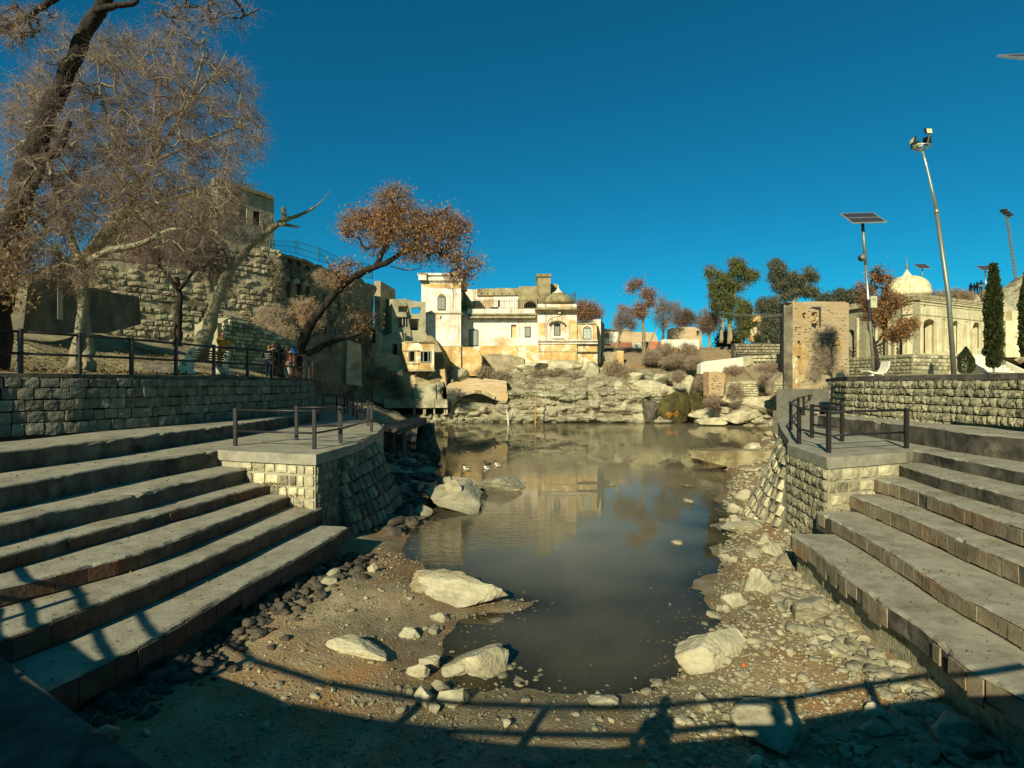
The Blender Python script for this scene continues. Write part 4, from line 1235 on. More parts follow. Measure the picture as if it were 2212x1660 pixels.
def rag(pts, amp, step):
    """a broken wall top: subdivide an outline run and jitter it"""
    out = []
    for i in range(len(pts)-1):
        a, c = pts[i], pts[i+1]
        n_ = max(1, int(math.hypot(c[0]-a[0], c[1]-a[1])/step))
        for k in range(n_):
            t = k/n_
            j = amp if 0 < i + k else 0
            out.append((a[0]+(c[0]-a[0])*t + rng.uniform(-j, j)*.4, a[1]+(c[1]-a[1])*t + rng.uniform(-j, j)))
    out.append(pts[-1])
    return out
def window(parent, cf, x0, y0, x1, y1, d, rows, mt='shutter', frame=6, name="window"):
    wn = fb(fb(fb(fb(MB(), cf, x0, y0, x1, y0+frame, d-.10, .10), cf, x0, y1-frame, x1, y1, d-.10, .10), cf, x0, y0+frame, x0+frame*.8, y1-frame, d-.10, .10), cf, x1-frame*.8, y0+frame, x1, y1-frame, d-.10, .10).build(name, M['frame_dark'], parent)
    xm = (x0+x1)/2
    for a, c in ((x0+frame*.8, xm-1), (xm+1, x1-frame*.8)):
        lf = fbox("shutter_leaf", cf, a, y0+frame, c, y1-frame, d-.05, .05, mt, wn)
    mb = MB()
    hh = (y1-y0-2*frame)/rows
    for a, c in ((x0+frame*.8, xm-1), (xm+1, x1-frame*.8)):
        for r_ in range(rows):
            yy = y0+frame+r_*hh
            m_ = min(5, hh*.18)
            fb(mb, cf, a+m_, yy+m_, c-m_, yy+hh-m_, d-.085, .035)
    mb.build("panel", M[mt], wn)
    return wn

# --- tall plastered tower
D = 63.0
tw_ = thing("temple_tower", "tall cream plastered tower with a flared cornice beside the temple hall", "tower", P(*uM(585, 1000), D))
a = P(*uM(415, 240), D); c = P(*uM(757, 1010), D)
MB().prism([(a.x, D), (c.x, D), (c.x*70/63*.985, 70), (a.x-.3, 70)], c.z-2, a.z).build("wall", M['plaster'], tw_)
for y0, y1, ex, mt in ((196, 240, 14, 'plaster'), (240, 250, 8, 'ledge'), (180, 198, 26, 'plaster')):
    a = P(*uM(415-ex, y0), D); c = P(*uM(757+ex, y1), D)
    MB().box((a.x, D-.02*ex, c.z), (c.x, 70.0, a.z)).build("cornice", M[mt], tw_)
fbox("corner_turret", uM, 390, 176, 458, 232, D-.7, 1.2, 'plaster', tw_)
fbox("corner_turret_cap", uM, 385, 170, 463, 180, D-.8, 1.4, 'ledge', tw_)
for y in (520, 806):
    a = P(*uM(448 if y < 700 else 520, y-4), D); c = P(*uM(760, y+5), D)
    MB().box((a.x, D-.14, c.z), (c.x+.14, 69.5, a.z)).build("string_course", M['ledge'], tw_)
fbox("plaster_band", uM, 416, 262, 756, 303, D-.03, .03, 'plaster_ochre', tw_)
window(tw_, uM, 555, 376, 623, 492, D, 5)
hd = MB(); fb(hd, uM, 566, 358, 612, 376, D-.16, .16); fb(hd, uM, 578, 350, 600, 358, D-.12, .12); hd.build("window_hood", M['plaster_old'], tw_)
fbox("slit_window", uM, 578, 543, 588, 571, D-.02, .02, 'dark', tw_)
fplate("lower_wall", uM, [(455, 808), (762, 808), (768, 1030), (615, 1030), (590, 900), (520, 760), (455, 720)], [], D-.5, 1.0, 'plaster_ochre', tw_)
fplate("broken_buttress", uM, [(770, 812), (862, 812), (905, 835), (935, 895), (930, 1060), (772, 1060)], [], D-1.6, 3.0, 'plaster_ochre', tw_)
fplate("broken_buttress", uM, [(455, 712), (500, 712), (545, 760), (600, 870), (615, 920), (612, 1020), (525, 1020), (525, 770), (455, 765)], [], D-2.4, 2.2, 'plaster_old', tw_)
fbox("drain_pipe", uM, 757, 806, 764, 1030, D-.7, .14, 'frame_dark', tw_)

# --- temple hall
D = 66.0
hall = thing("temple_hall", "long cream temple hall with an arched bay, roof railing and small dome", "temple", P(*uM(1250, 920), D))
hw = fplate("wall", uM, [(735, 535), (1425, 535), (1425, 1000), (735, 1000)], [rect(1190, 618, 1236, 732)], D, .8, 'plaster', hall)
fbox("niche", uM, 1186, 610, 1240, 740, D+.35, .2, 'plaster_ochre', hall)
MB().box((P(*uM(735, 540), D).x, D+.82, P(*uM(0, 1000), D).z), (P(*uM(1425, 540), D).x, D+9, P(*uM(0, 500), D).z)).build("wall", M['plaster'], hall)
fbox("ochre_dado", uM, 915, 800, 1424, 960, D-.02, .02, 'plaster_ochre', hall)
fplate("rubble_footing", uM, [(940, 880), (1040, 868), (1200, 880), (1300, 905), (1300, 1040), (920, 1040)], [], D-.5, .5, 'fort_pale', hall)
fbox("parapet", uM, 815, 482, 1400, 520, D-.25, .8, 'plaster', hall)
fbox("cornice", uM, 820, 520, 1410, 532, D-.45, .9, 'ledge', hall)
a = P(*uM(830, 545), D); c = P(*uM(1395, 562), D)
MB().add([(a.x, D-.9, c.z), (c.x, D-.9, c.z), (c.x+.3, D, a.z+.12), (a.x-.2, D, a.z+.12), (a.x, D-.9, c.z-.08), (c.x, D-.9, c.z-.08), (c.x+.3, D, c.z-.1), (a.x-.2, D, c.z-.1)],
         [(0,1,2,3),(4,7,6,5),(0,4,5,1),(1,5,6,2),(3,2,6,7),(0,3,7,4)]).build("eave", M['ledge'], hall)
for px in (898, 975, 1057, 1135, 1213, 1300):
    fbox("eave_bracket", uM, px-9, 556, px+9, 572, D-.35, .35, 'plaster', hall)
fbox("string_course", uM, 830, 575, 1421, 588, D-.12, .12, 'plaster', hall)
window(hall, uM, 828, 660, 906, 803, D, 5)
window(hall, uM, 1307, 635, 1360, 726, D, 3)
fbox("worn_panel", uM, 1085, 655, 1160, 720, D-.03, .03, 'plaster', hall)
# upper storey, set back
fplate("upper_wall", uM, rag([(720, 560), (720, 335), (790, 330), (816, 314), (896, 314), (900, 306), (1256, 306)], 3, 40) + [(1256, 560)], [], D+7, 1.0, 'plaster', hall)
fplate("parapet", uM, rag([(898, 366), (898, 308), (1256, 304)], 4, 25) + [(1256, 362)], [rect(x, 345, x+9, 360) for x in (930, 985, 1040, 1110, 1170, 1230)], D+6.7, .28, 'plaster_old', hall)
fbox("dark_opening", uM, 1075, 408, 1094, 462, D+6.9, .1, 'frame_dark', hall)
fbox("dark_opening", uM, 1015, 466, 1080, 484, D+6.9, .1, 'dark', hall)
MB().add([tuple(P(*uM(765, 300), D+2)), tuple(P(*uM(870, 470), D+1.0)), tuple(P(*uM(870, 500), D+1)), tuple(P(*uM(765, 500), D+2)),
          tuple(P(*uM(765, 300), D+7)), tuple(P(*uM(870, 470), D+7)), tuple(P(*uM(870, 500), D+7)), tuple(P(*uM(765, 500), D+7))],
         [(0,1,2,3),(4,7,6,5),(0,4,5,1),(1,5,6,2),(2,6,7,3),(0,3,7,4)]).build("stair_wall", M['plaster_old'], hall)
fplate("upper_block", uM, rag([(1256, 500), (1256, 288), (1420, 286)], 2, 50) + [(1420, 500)], [arch(1300, 415, 1414, 476, 10, 50)], D+5, 1.2, 'plaster_old', hall)
fbox("dark_opening", uM, 1290, 405, 1420, 480, D+6.3, .1, 'dark', hall)
ch = MB(); fb(ch, uM, 1416, 200, 1532, 500, D+4.5, 3.0); ch.build("roof_turret", M['plaster_old'], hall)
fbox("roof_turret_cap", uM, 1412, 178, 1536, 202, D+4.3, 3.4, 'plaster_old', hall)
fbox("roof_block", uM, 1530, 266, 1594, 440, D+8, 3.0, 'plaster_old', hall)
# roof railing
rl = MB()
def bars(x0, x1, y0, y1, step, d):
    x = x0
    while x <= x1:
        a = P(*uM(x, y0), d); c = P(*uM(x, y1), d)
        rl.tube([c, a], .028, 4); x += step
    for yy in (y0+14, y1-12):
        rl.tube([P(*uM(x0, yy), d), P(*uM(x1, yy), d)], .022, 4)
bars(870, 1420, 400, 486, 14, D+.3)
bars(1425, 1750, 348, 440, 13, D+.9)
rl.build("roof_railing", M['iron_grille'], hall)
for px in (1008, 1255, 1420, 1652, 1733, 1748):
    MB().tube([P(*uM(px, 485 if px < 1421 else 440), D+.5), P(*uM(px, 392 if px < 1421 else 335), D+.5)], .05, 6).build("railing_post", M['iron_grille'], hall)
# arched bay with dome
Db = 64.6
fplate("bay_wall", uM, rect(1421, 520, 1759, 960), [arch(1560, 600, 1618, 716, 8, 14)], Db, .8, 'plaster', hall)
MB().box((P(*uM(1421, 0), Db).x, Db+.82, P(*uM(0, 960), Db).z), (P(*uM(1759, 0), Db).x, Db+9, P(*uM(0, 440), Db).z)).build("bay_wall", M['plaster'], hall)
fbox("ochre_dado", uM, 1424, 600, 1488, 742, Db-.02, .02, 'plaster_ochre', hall)
fbox("ochre_dado", uM, 1692, 560, 1757, 742, Db-.02, .02, 'plaster_ochre', hall)
window(hall, uM, 1562, 627, 1614, 716, Db+.1, 4)
ar = []
for x0, x1, y0, th, pr_, mt in ((1490, 1692, 536, 9, .13, 'plaster'), (1516, 1664, 580, 10, .45, 'plaster_old'), (1524, 1656, 600, 6, .10, 'plaster')):
    rise = (x1-x0)*.42 if mt != 'plaster_old' else 34
    o_ = arch(x0, y0, x1, 745 if mt == 'plaster' else y0+rise+1, 14, rise)
    i_ = arch(x0+th, y0+th, x1-th, 745 if mt == 'plaster' else y0+rise+1, 14, rise)
    ring = o_ + list(reversed(i_))
    fplate("arch_moulding", uM, ring, [], Db-pr_, pr_, mt, hall)
for x in (1505, 1548, 1590, 1632, 1676):
    fbox("painted_flower", uM, x-5, 560+abs(x-1590)*.25, x+5, 570+abs(x-1590)*.25, Db-.03, .03, 'ledge', hall)
fbox("sill", uM, 1545, 722, 1640, 738, Db-.25, .25, 'plaster', hall)
a = P(*uM(1395, 488), Db); c = P(*uM(1772, 520), Db)
MB().add([(a.x, Db-1.0, a.z-.12), (c.x, Db-1.0, a.z-.12), (c.x, Db+1, a.z+.02), (a.x, Db+1, a.z+.02), (a.x+.35, Db-.05, c.z), (c.x-.2, Db-.05, c.z), (c.x-.2, Db+1, c.z), (a.x+.35, Db+1, c.z)],
         [(0,1,2,3),(4,7,6,5),(0,4,5,1),(1,5,6,2),(3,2,6,7),(0,3,7,4)]).build("eave", M['ledge'], hall)
fbox("parapet", uM, 1420, 440, 1756, 466, Db-.1, 6, 'plaster', hall)
fbox("parapet_course", uM, 1418, 466, 1757, 489, Db-.2, 6, 'ledge', hall)
fbox("eave_strut", uM, 1598, 486, 1620, 522, Db-.5, .5, 'plaster', hall)
dc = P(*uM(1598, 440), Db+3.2); rd = 136/4/F*(Db+3.2)
dm = MB().lathe(dc, [(rd*math.cos(t_)*1.0, rd*.70*math.sin(t_)) for t_ in [i*math.pi/2/9 for i in range(9)]] + [(.02, rd*.70)], 28)
dm.build("dome", M['plaster_old'], hall, True)
MB().lathe(dc + Vector((0, 0, rd*.66)), [(.72, 0), (.78, .10), (.55, .16), (.50, .2), (.06, .72), (.05, .80), (.10, .86), (.10, .94), (.03, 1.0), (.02, 1.15)], 18).build("finial", M['plaster'], hall, True)
# right wing of the hall
De = 64.9
fplate("wing_wall", uM, [(1759, 612), (1770, 604), (1900, 604), (1932, 615), (1938, 985), (1759, 985)], [], De, 1.0, 'plaster_ochre', hall)
a = P(*uM(1759, 610), De); c = P(*uM(1938, 985), De)
x9 = P(*uM(1990, 0), De+8).x
MB().prism([(a.x, De+.95), (c.x, De+.95), (x9, De+8), (a.x, De+8)], c.z-.6, a.z).build("wing_wall", M['plaster_old'], hall)
fbox("wing_cornice", uM, 1762, 604, 1930, 612, De-.15, 1.0, 'ledge', hall)
window(hall, uM, 1812, 646, 1884, 746, De, 3, 'shutter_blue', 5)
ring = arch(1800, 618, 1896, 748, 10, 34); inn = arch(1810, 632, 1886, 748, 10, 28)
fplate("arch_moulding", uM, ring + list(reversed(inn)), [], De-.12, .12, 'plaster', hall)
for y0, y1, pr_ in ((748, 758, .12), (764, 770, .3), (770, 784, .2)):
    fbox("string_course", uM, 1421, y0, 1939, y1, Db-pr_, pr_+.25, 'plaster' if y0 != 764 else 'ledge', hall)
fbox("ochre_dado", uM, 1424, 786, 1757, 925, Db-.05, .05, 'plaster_ochre', hall)
fbox("string_course", uM, 1426, 848, 1936, 855, Db-.09, .3, 'ledge', hall)
fbox("end_pier", uM, 1906, 572, 1966, 980, De+3, 5.0, 'plaster', hall)
a = P(*uM(1966, 572), De+3.0); c = P(*uM(1998, 940), De+8.0)
MB().prism([(a.x, De+3.0), (P(*uM(1997, 0), De+9).x, De+9), (a.x, De+9)], c.z, a.z).build("end_wall", M['plaster_old'], hall)

# --- brick arch bridge into the cliff
br = thing("brick_arch", "low brick arch spanning a hollow in the far rock by the waterline", "arch", P(*uM(840, 1380), 56.6))
fplate("brick_wall", uM, rag([(600, 1400), (600, 1180), (650, 1130), (820, 1090), (1060, 1085), (1150, 1110), (1165, 1250)], 8, 30) + [(1150, 1290), (1025, 1262), (950, 1222), (870, 1214), (780, 1236), (710, 1290), (665, 1350), (660, 1395)], [], 57.0, 1.6, 'brick_wall', br)
for i in range(26):
    t = i/25
    # voussoirs along the arch
    pts = [(655, 1385), (668, 1345), (710, 1286), (780, 1232), (870, 1210), (950, 1218), (1030, 1258)]
    k = t*(len(pts)-1); j = min(int(k), len(pts)-2); f_ = k-j
    x = pts[j][0]+(pts[j+1][0]-pts[j][0])*f_; y = pts[j][1]+(pts[j+1][1]-pts[j][1])*f_
    tx, ty = pts[j+1][0]-pts[j][0], pts[j+1][1]-pts[j][1]; l_ = math.hypot(tx, ty); nx_, ny_ = ty/l_, -tx/l_
    q0 = P(*uM(x, y), 56.9); q1 = P(*uM(x+nx_*30, y+ny_*30), 56.9)
    MB().bar(q0, q1, .34, .30, (0, 1, 0)).build("brick", M['brick'], br)
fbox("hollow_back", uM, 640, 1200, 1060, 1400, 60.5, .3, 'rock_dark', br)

# --- two-storey ruin
D = 60.0
ru = thing("ruined_house", "roofless grey two storey ruin with empty window openings left of the tower", "ruin", P(*uQ(1300, 1700), D))
def corner_plate(name, cf, outer, holes, pa, pb, dep, mt, parent):
    """wall in the vertical plane through the ground points of two pixels; pa/pb: (px, depth)"""
    ua, ub = cf(pa[0], 0)[0], cf(pb[0], 0)[0]
    A = Vector(((ua-CU)/F*pa[1], pa[1], 0)); B = Vector(((ub-CU)/F*pb[1], pb[1], 0))
    ex = (B-A).normalized()
    def tr(p):
        u, v = cf(*p); k = (u-CU)/F
        den = ex.x - k*ex.y
        s = (k*A.y - A.x)/den
        d = A.y + ex.y*s
        return (s, -(v-CV)/F*d)
    ey = Vector((-ex.y, ex.x, 0))
    if ey.y < 0: ey = -ey
    return MB().plate([tr(p) for p in outer], [[tr(p) for p in h] for h in holes], A, ex, (0, 0, 1), ey, dep).build(name, M[mt], parent)
corner_plate("front_wall", uQ, rag([(1174, 1660), (1174, 1250), (1290, 1244), (1330, 1262), (1466, 1272)], 5, 22) + [(1466, 1660)],
             [rect(1230, 1310, 1316, 1361), rect(1340, 1322, 1426, 1376), rect(1228, 1404, 1320, 1500), rect(1338, 1420, 1410, 1520)], (1174, 59.5), (1466, 61), .7, 'plaster_grey', ru)
corner_plate("side_wall", uQ, rag([(1079, 1640), (1079, 1240), (1174, 1250)], 4, 25) + [(1174, 1640)], [rect(1086, 1302, 1127, 1350), rect(1086, 1402, 1120, 1556)], (1174, 59.5), (1079, 62.5), .6, 'plaster_grey', ru)
corner_plate("back_wall", uQ, rag([(1180, 1660), (1180, 1275), (1330, 1285), (1335, 1400), (1420, 1400)], 5, 25) + [(1420, 1300), (1464, 1290), (1464, 1660), (1415, 1660), (1415, 1530), (1330, 1530), (1330, 1660)], [], (1180, 65), (1464, 66), .5, 'plaster_old', ru)
corner_plate("floor_edge", uQ, rect(1180, 1380, 1462, 1394), [], (1180, 59.6), (1462, 61.1), 4.5, 'plaster_grey', ru)
corner_plate("window_frame", uQ, rect(1230, 1406, 1318, 1498), [rect(1236, 1412, 1262, 1492), rect(1270, 1412, 1290, 1492), rect(1296, 1412, 1312, 1492)], (1174, 59.7), (1466, 61.2), .12, 'shutter', ru)
fbox("dark_floor", uQ, 1180, 1500, 1460, 1530, 64, .3, 'plaster_old', ru)
# terraces below the ruin
tb = thing("ruined_terrace", "stepped broken masonry walls below the two storey ruin", "ruin", P(*uM(150, 900), 58))
fplate("terrace_wall", uM, rag([(40, 1300), (30, 760), (70, 720), (160, 690), (270, 684)], 5, 30) + [(270, 760), (450, 765), (455, 1000), (455, 1300)], [rect(165, 785, 205, 884)], 58.6, 1.2, 'plaster_grey', tb)
fbox("dark_doorway", uM, 160, 780, 210, 890, 59.7, .2, 'dark', tb)
fplate("brick_wall", uM, rag([(-60, 1240), (-60, 860), (60, 850), (190, 880), (250, 900)], 6, 30) + [(360, 1000), (360, 1260), (-60, 1290)], [], 57.4, 1.0, 'brick_wall', tb)
jl = [rect(x, y, x+7, y+9) for x in range(-62, 16, 13) for y in range(865, 985, 17)]
fplate("lattice_window", uM, rect(-70, 855, 22, 995), jl, 57.2, .15, 'plaster_grey', tb)
fbox("lattice_back", uM, -64, 860, 16, 990, 57.37, .02, 'dark', tb)
fplate("brick_wall", uM, rag([(220, 1270), (215, 1010), (360, 1000), (360, 1120)], 5, 30) + [(545, 1128), (560, 1010), (615, 1000), (640, 1280)], [], 57.0, 1.4, 'brick_wall', tb)
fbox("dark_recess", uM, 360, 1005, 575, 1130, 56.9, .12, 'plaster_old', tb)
fbox("plastered_pier", uM, 350, 1130, 540, 1262, 56.3, .9, 'plaster_grey', tb)
fplate("broken_end", uM, rag([(540, 1270), (540, 1120), (600, 1110), (605, 1150), (570, 1180), (604, 1260)], 4, 20), [], 56.5, .8, 'plaster_grey', tb)
fbox("ledge", uM, 90, 1262, 528, 1338, 55.9, 1.6, 'plaster_grey', tb)
fbox("ledge", uM, 532, 1264, 640, 1336, 55.8, 1.6, 'plaster_grey', tb)
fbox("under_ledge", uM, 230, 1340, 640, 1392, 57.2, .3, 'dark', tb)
for x in (345, 430, 440, 520, 612, 630):
    fbox("ledge_prop", uM, x, 1338, x+12, 1392, 56.2, .5, 'plaster_grey', tb)
# jharokha bay
jh = thing("bay_window", "projecting ochre bay window on brackets over the water side ruin", "bay window", P(*uM(390, 1000), 56))
corner_plate("front_wall", uM, rect(388, 768, 526, 1008), [rect(410, 850, 497, 941)], (388, 55.3), (526, 55.9), .3, 'plaster_ochre', jh)
corner_plate("side_wall", uM, rect(250, 770, 388, 1006), [rect(304, 846, 357, 938)], (388, 55.3), (250, 57.2), .3, 'plaster_ochre', jh)
corner_plate("window_frame", uM, rect(406, 846, 500, 944), [rect(412, 853, 430, 936), rect(436, 853, 472, 936), rect(478, 853, 492, 936)], (388, 55.24), (526, 55.84), .12, 'shutter', jh)
corner_plate("window_frame", uM, rect(300, 842, 361, 942), [rect(307, 850, 354, 934)], (388, 55.22), (250, 57.1), .12, 'shutter', jh)
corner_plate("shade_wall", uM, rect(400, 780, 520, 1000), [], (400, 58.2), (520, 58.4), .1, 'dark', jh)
a = [P(*uM(246, 768), 57.3), P(*uM(388, 762), 55.1), P(*uM(532, 766), 55.8), P(*uM(532, 766), 59), P(*uM(246, 768), 59)]
MB().prism([(p.x, p.y) for p in a], a[1].z-.1, a[1].z+.1).build("roof", M['ledge'], jh)
a = [P(*uM(246, 1008), 57.3), P(*uM(388, 1012), 55.1), P(*uM(532, 1010), 55.8), P(*uM(532, 1010), 59), P(*uM(246, 1010), 59)]
MB().prism([(p.x, p.y) for p in a], a[1].z-.1, a[1].z+.1).build("floor", M['ledge'], jh)
for x0, x1 in ((390, 362), (524, 478)):
    MB().bar(P(*uM(x0, 1012), 55.6), P(*uM(x1, 1060), 57), .22).build("bracket", M['plaster_grey'], jh)
for y in (838, 950):
    corner_plate("moulding", uM, rect(252, y, 388, y+9), [], (388, 55.15), (250, 57.05), .12, 'ledge', jh)

# --- fort on the left
A = (607, 41.0); Bq = (700, 47.5); Cq = (822, 58.0)
idn = lambda u, v: (u, v)
fort = thing("fort_wall", "dark weathered fort wall with blind arches behind the orange tree", "fort", (-17, 50, 0))
def nP(*pts): return [uN(*p) for p in pts]
up1 = rag(nP((612, 200), (760, 235), (985, 300), (1105, 365)), 1.5, 6)
corner_plate("arcaded_wall", idn, [(607, 880)] + up1 + nP((1110, 520)) + [(690, 880)],
             [nP(*arch(640, 280, 775, 350, 8, 60)), nP(*arch(800, 320, 905, 395, 8, 55)), nP(*arch(930, 380, 1040, 455, 8, 50)),
              nP(*arch(640, 530, 745, 860, 8, 55)), nP(*arch(785, 560, 895, 880, 8, 55)), nP(*arch(930, 600, 1035, 900, 8, 50)),], A, Bq, 1.2, 'old_masonry', fort)
corner_plate("niche_backs", idn, nP((612, 240), (1100, 380), (1100, 930), (612, 900)), [], (607, 41.55), (700, 48.05), .3, 'fort_pale', fort)
for cx, cy, r_ in ((692, 600, 50), (840, 628, 52), (985, 665, 48)):
    q0 = uN(cx-r_, cy+20); q1 = uN(cx+r_, cy-40)
    corner_plate("arch_hood", idn, nP(*arch(cx-r_, cy-60, cx+r_, cy+20, 8, 55)), [], (607, 40.6), (700, 47.1), .9, 'fort_pale', fort)
corner_plate("cornice", idn, nP((606, 205), (985, 305), (1108, 370), (1108, 395), (985, 330), (606, 232)), [], (607, 40.7), (700, 47.2), .6, 'plaster_old', fort)
corner_plate("main_wall", idn, [(686, 900)] + rag(nP((1110, 370), (1215, 375), (1240, 420), (1480, 470), (1560, 560), (1700, 545), (1800, 560), (1860, 640), (1910, 640), (1960, 660), (2020, 700)), 2, 5) + nP((2030, 740), (1985, 830), (1970, 1300), (1960, 1560)) + [(806, 900)], [nP(*arch(1925, 1290, 1965, 1530, 6, 25))], Bq, Cq, 2.0, 'old_masonry', fort)
a = Vector(((702-CU)/F*47.4, 47.4, 0)); c = Vector(((806-CU)/F*56.8, 56.8, 0))
def mw_skip(s_, z):
    p = LI(a, c, s_/(c-a).length); u = CU + F*p.x/p.y; v = CV - F*z/p.y
    return v < np.interp(u, [700, 735, 760, 780, 806], [580, 592, 604, 606, 622]) or rng.random() < .30
lay_stones(fort, [a, c], rows_between(1.0, 12.0, [.62, .5, .7]), (.5, 1.2), ['old_masonry', 'old_masonry', 'fort_pale'], 1, 0, .10, .10, bulge=.3, count_max=210, skip=mw_skip, tilt=.05)
q = P(*uN(1990, 610), 58.6); q2 = P(*uN(2082, 1440), 58.6)
MB().prism([(q.x, 58.6), (q2.x, 58.6), (q2.x+.5, 64), (q.x-.5, 64)], q2.z-4, q.z).build("corner_pier", M['fort_pale'], fort)
fplate("pale_wall", uN, rag([(1690, 1800), (1690, 1400), (1740, 1370), (1990, 1300), (2085, 1400)], 10, 60) + [(2100, 1850)], [arch(1925, 1290+20, 2005, 1530, 6, 40)], 57.6, 1.0, 'plaster_grey', fort)
fplate("doorway_shade", uN, rect(1900, 1290, 2015, 1545), [], 58.65, .05, 'dark', fort)
# pale corner pillar
a = P(*uN(318, 190), 39.8); c = P(*uN(612, 190), 41.0)
pil = MB().prism([(a.x, 39.8), (c.x, 41.0), (c.x-.2, 44), (a.x-.6, 43.4)], -4, P(*uN(450, 165), 40.4).z); pil.build("corner_pillar", M['fort_pale'], fort)
pp = [Vector((a.x, 39.75, 0)), Vector((c.x, 40.95, 0))]
lay_stones(fort, pp, rows_between(5.6, 10.7, [.42, .38, .45]), (.3, .62), ['pale_stone', 'rubble_stone'], 1, 0, .12, .08, bulge=.2, count_max=80)
# green roof fence
fr_ = thing("roof_fence", "teal steel bar fence along the top of the fort wall", "fence", P(*uN(900, 150), 45))
pts = [(442, 0, 130, 42.0), (500, 10, 150, 42.5), (830, 20, 215, 44.6), (1170, 120, 320, 46.8), (1470, 260, 420, 49.5), (1800, 330, 560, 52.5), (1960, 380, 580, 54.5)]
fm = []
for (x, y0, y1, d) in pts:
    a = P(*uN(x, y0-10), d); c = P(*uN(x, y1), d); fm.append((a, c))
    MB().tube([c, a], .05, 6).build("post", M['green_iron'], fr_)
for i in range(len(fm)-1):
    (a0, c0), (a1, c1) = fm[i], fm[i+1]
    n_ = max(3, int((a1-a0).length/.16)); mb = MB()
    for k in range(1, n_):
        t = k/n_; mb.tube([LI(c0, c1, t), LI(a0, a1, t)], .013, 4)
    for t in (.06, .5, .93):
        mb.tube([LI(c0, a0, t), LI(c1, a1, t)], .02, 4)
    mb.build("bar_panel", M['green_iron'], fr_)
# tall block behind the bare tree
tb2 = thing("fort_block", "tall flat roofed stone block with two dark windows behind the bare trees", "fort", (-24, 46, 4))
k0 = P(592, 423, 48); k1 = P(490, 391, 44.2)
ex = (Vector((k1.x, k1.y, 0)) - Vector((k0.x, k0.y, 0))).normalized()
pA, pB = (592, 48.0), (490, 44.2)
corner_plate("front_wall", idn, rag([(592, 760), (592, 423), (553, 411), (500, 392), (470, 381)], 1.2, 10) + [(470, 760)],
             [[(515, 440), (533, 446), (533, 484), (515, 481)], [(547, 455), (562, 459), (562, 488), (547, 486)], [(482, 446), (495, 450), (495, 480), (482, 478)]], pA, pB, 1.0, 'fort_pale', tb2)
corner_plate("cornice", idn, [(592, 423), (553, 411), (500, 392), (470, 381), (470, 390), (500, 400), (553, 419), (592, 431)], [], (592.5, 47.7), (490, 43.9), .4, 'plaster_old', tb2)
q0 = Vector((k0.x, k0.y, 0)); ey = Vector((-ex.y, ex.x, 0)); ey = ey if ey.y > 0 else -ey
MB().prism([(p.x, p.y) for p in (q0 + ex*.02 + ey*1.01, q0 + ex*4.6 + ey*1.01, q0 + ex*4.6 + ey*8, q0 + ex*.02 + ey*8)], 0, k0.z-.05).build("block_body", M['old_masonry'], tb2)
# rampart below it
rp = thing("rampart", "sloping pale rubble rampart seen through the bare trees", "rampart", (-24, 33, 3))
corner_plate("rampart_wall", idn, rag([(590, 800), (588, 560), (560, 540), (500, 520), (420, 480), (330, 430), (250, 450), (200, 520), (150, 560), (60, 590), (0, 600)], 4, 14) + [(0, 800)], [], (590, 38.8), (200, 31.0), 2.0, 'fort_pale', rp)
def rpt(u):
    p0 = Vector(((590-CU)/F*38.8, 38.8, 0)); p1 = Vector(((200-CU)/F*31.0, 31.0, 0)); k_ = (u-CU)/F; e = p1-p0
    t = (k_*p0.y - p0.x)/(e.x - k_*e.y); q_ = p0 + e*t
    return q_ + Vector((.03, -.04, 0))
a = rpt(588); c = rpt(210)
def rp_skip(s_, z):
    p = LI(c, a, s_/(a-c).length); u = CU + F*p.x/p.y; v = CV - F*z/p.y
    return v < np.interp(u, [200, 250, 330, 420, 500, 560, 588], [524, 456, 438, 488, 528, 548, 570]) or rng.random() < .30
lay_stones(rp, [c, a], rows_between(2.6, 11.0, [.36, .44, .40]), (.35, .85), ['fort_pale', 'fort_pale', 'rubble_stone'], 1, 0, .10, .07, bulge=.3, count_max=298, skip=rp_skip, tilt=.06)
# coursed lower wall behind the people
lw = thing("retaining_wall", "pale coursed stone wall rising behind the people at the railing", "wall", (-14, 27, .3), "retaining walls above the steps")
a = Vector(((478-CU)/F*25.5, 25.5, 0)); c = Vector(((664-CU)/F*31.5, 31.5, 0))
corner_plate("wall_core", idn, rag([(470, 860), (470, 700), (500, 684), (520, 690), (600, 722), (664, 752)], 2, 8) + [(664, 880)], [], (470, 25.4), (664, 31.6), 1.5, 'mortar_pale', lw)
def lw_skip(s, z):
    p = LI(a, c, s/(c-a).length); u = CU + F*p.x/p.y; v = CV - F*z/p.y
    return v < np.interp(u, [478, 500, 520, 600, 664], [700, 690, 694, 726, 757])
lay_stones(lw, [a, c], rows_between(.2, 3.3, [.20, .22]), (.22, .5), ['pale_stone', 'rubble_stone'], 1, 0, .06, .045, bulge=.15, count_max=290, skip=lw_skip)
# dark brick walls at the head of the pond
dw = thing("fort_foot_wall", "dark stained brick wall below the fort at the left end of the pond", "wall", (-15, 50, 0))
corner_plate("brick_wall", idn, rag([(640, 900), (642, 760), (668, 700), (700, 664), (760, 690), (790, 700), (800, 780)], 3, 10) + [(802, 900)], [], (640, 44.0), (800, 55.0), 1.5, 'old_masonry', dw)
corner_plate("buttress", idn, [(655, 900), (662, 740), (690, 720), (735, 730), (742, 900)], [], (655, 44.0), (742, 49.5), .8, 'old_masonry', dw)
corner_plate("plastered_patch", idn, [(748, 830), (750, 735), (780, 745), (782, 835)], [], (640, 43.7), (800, 54.7), .4, 'plaster_grey', dw)
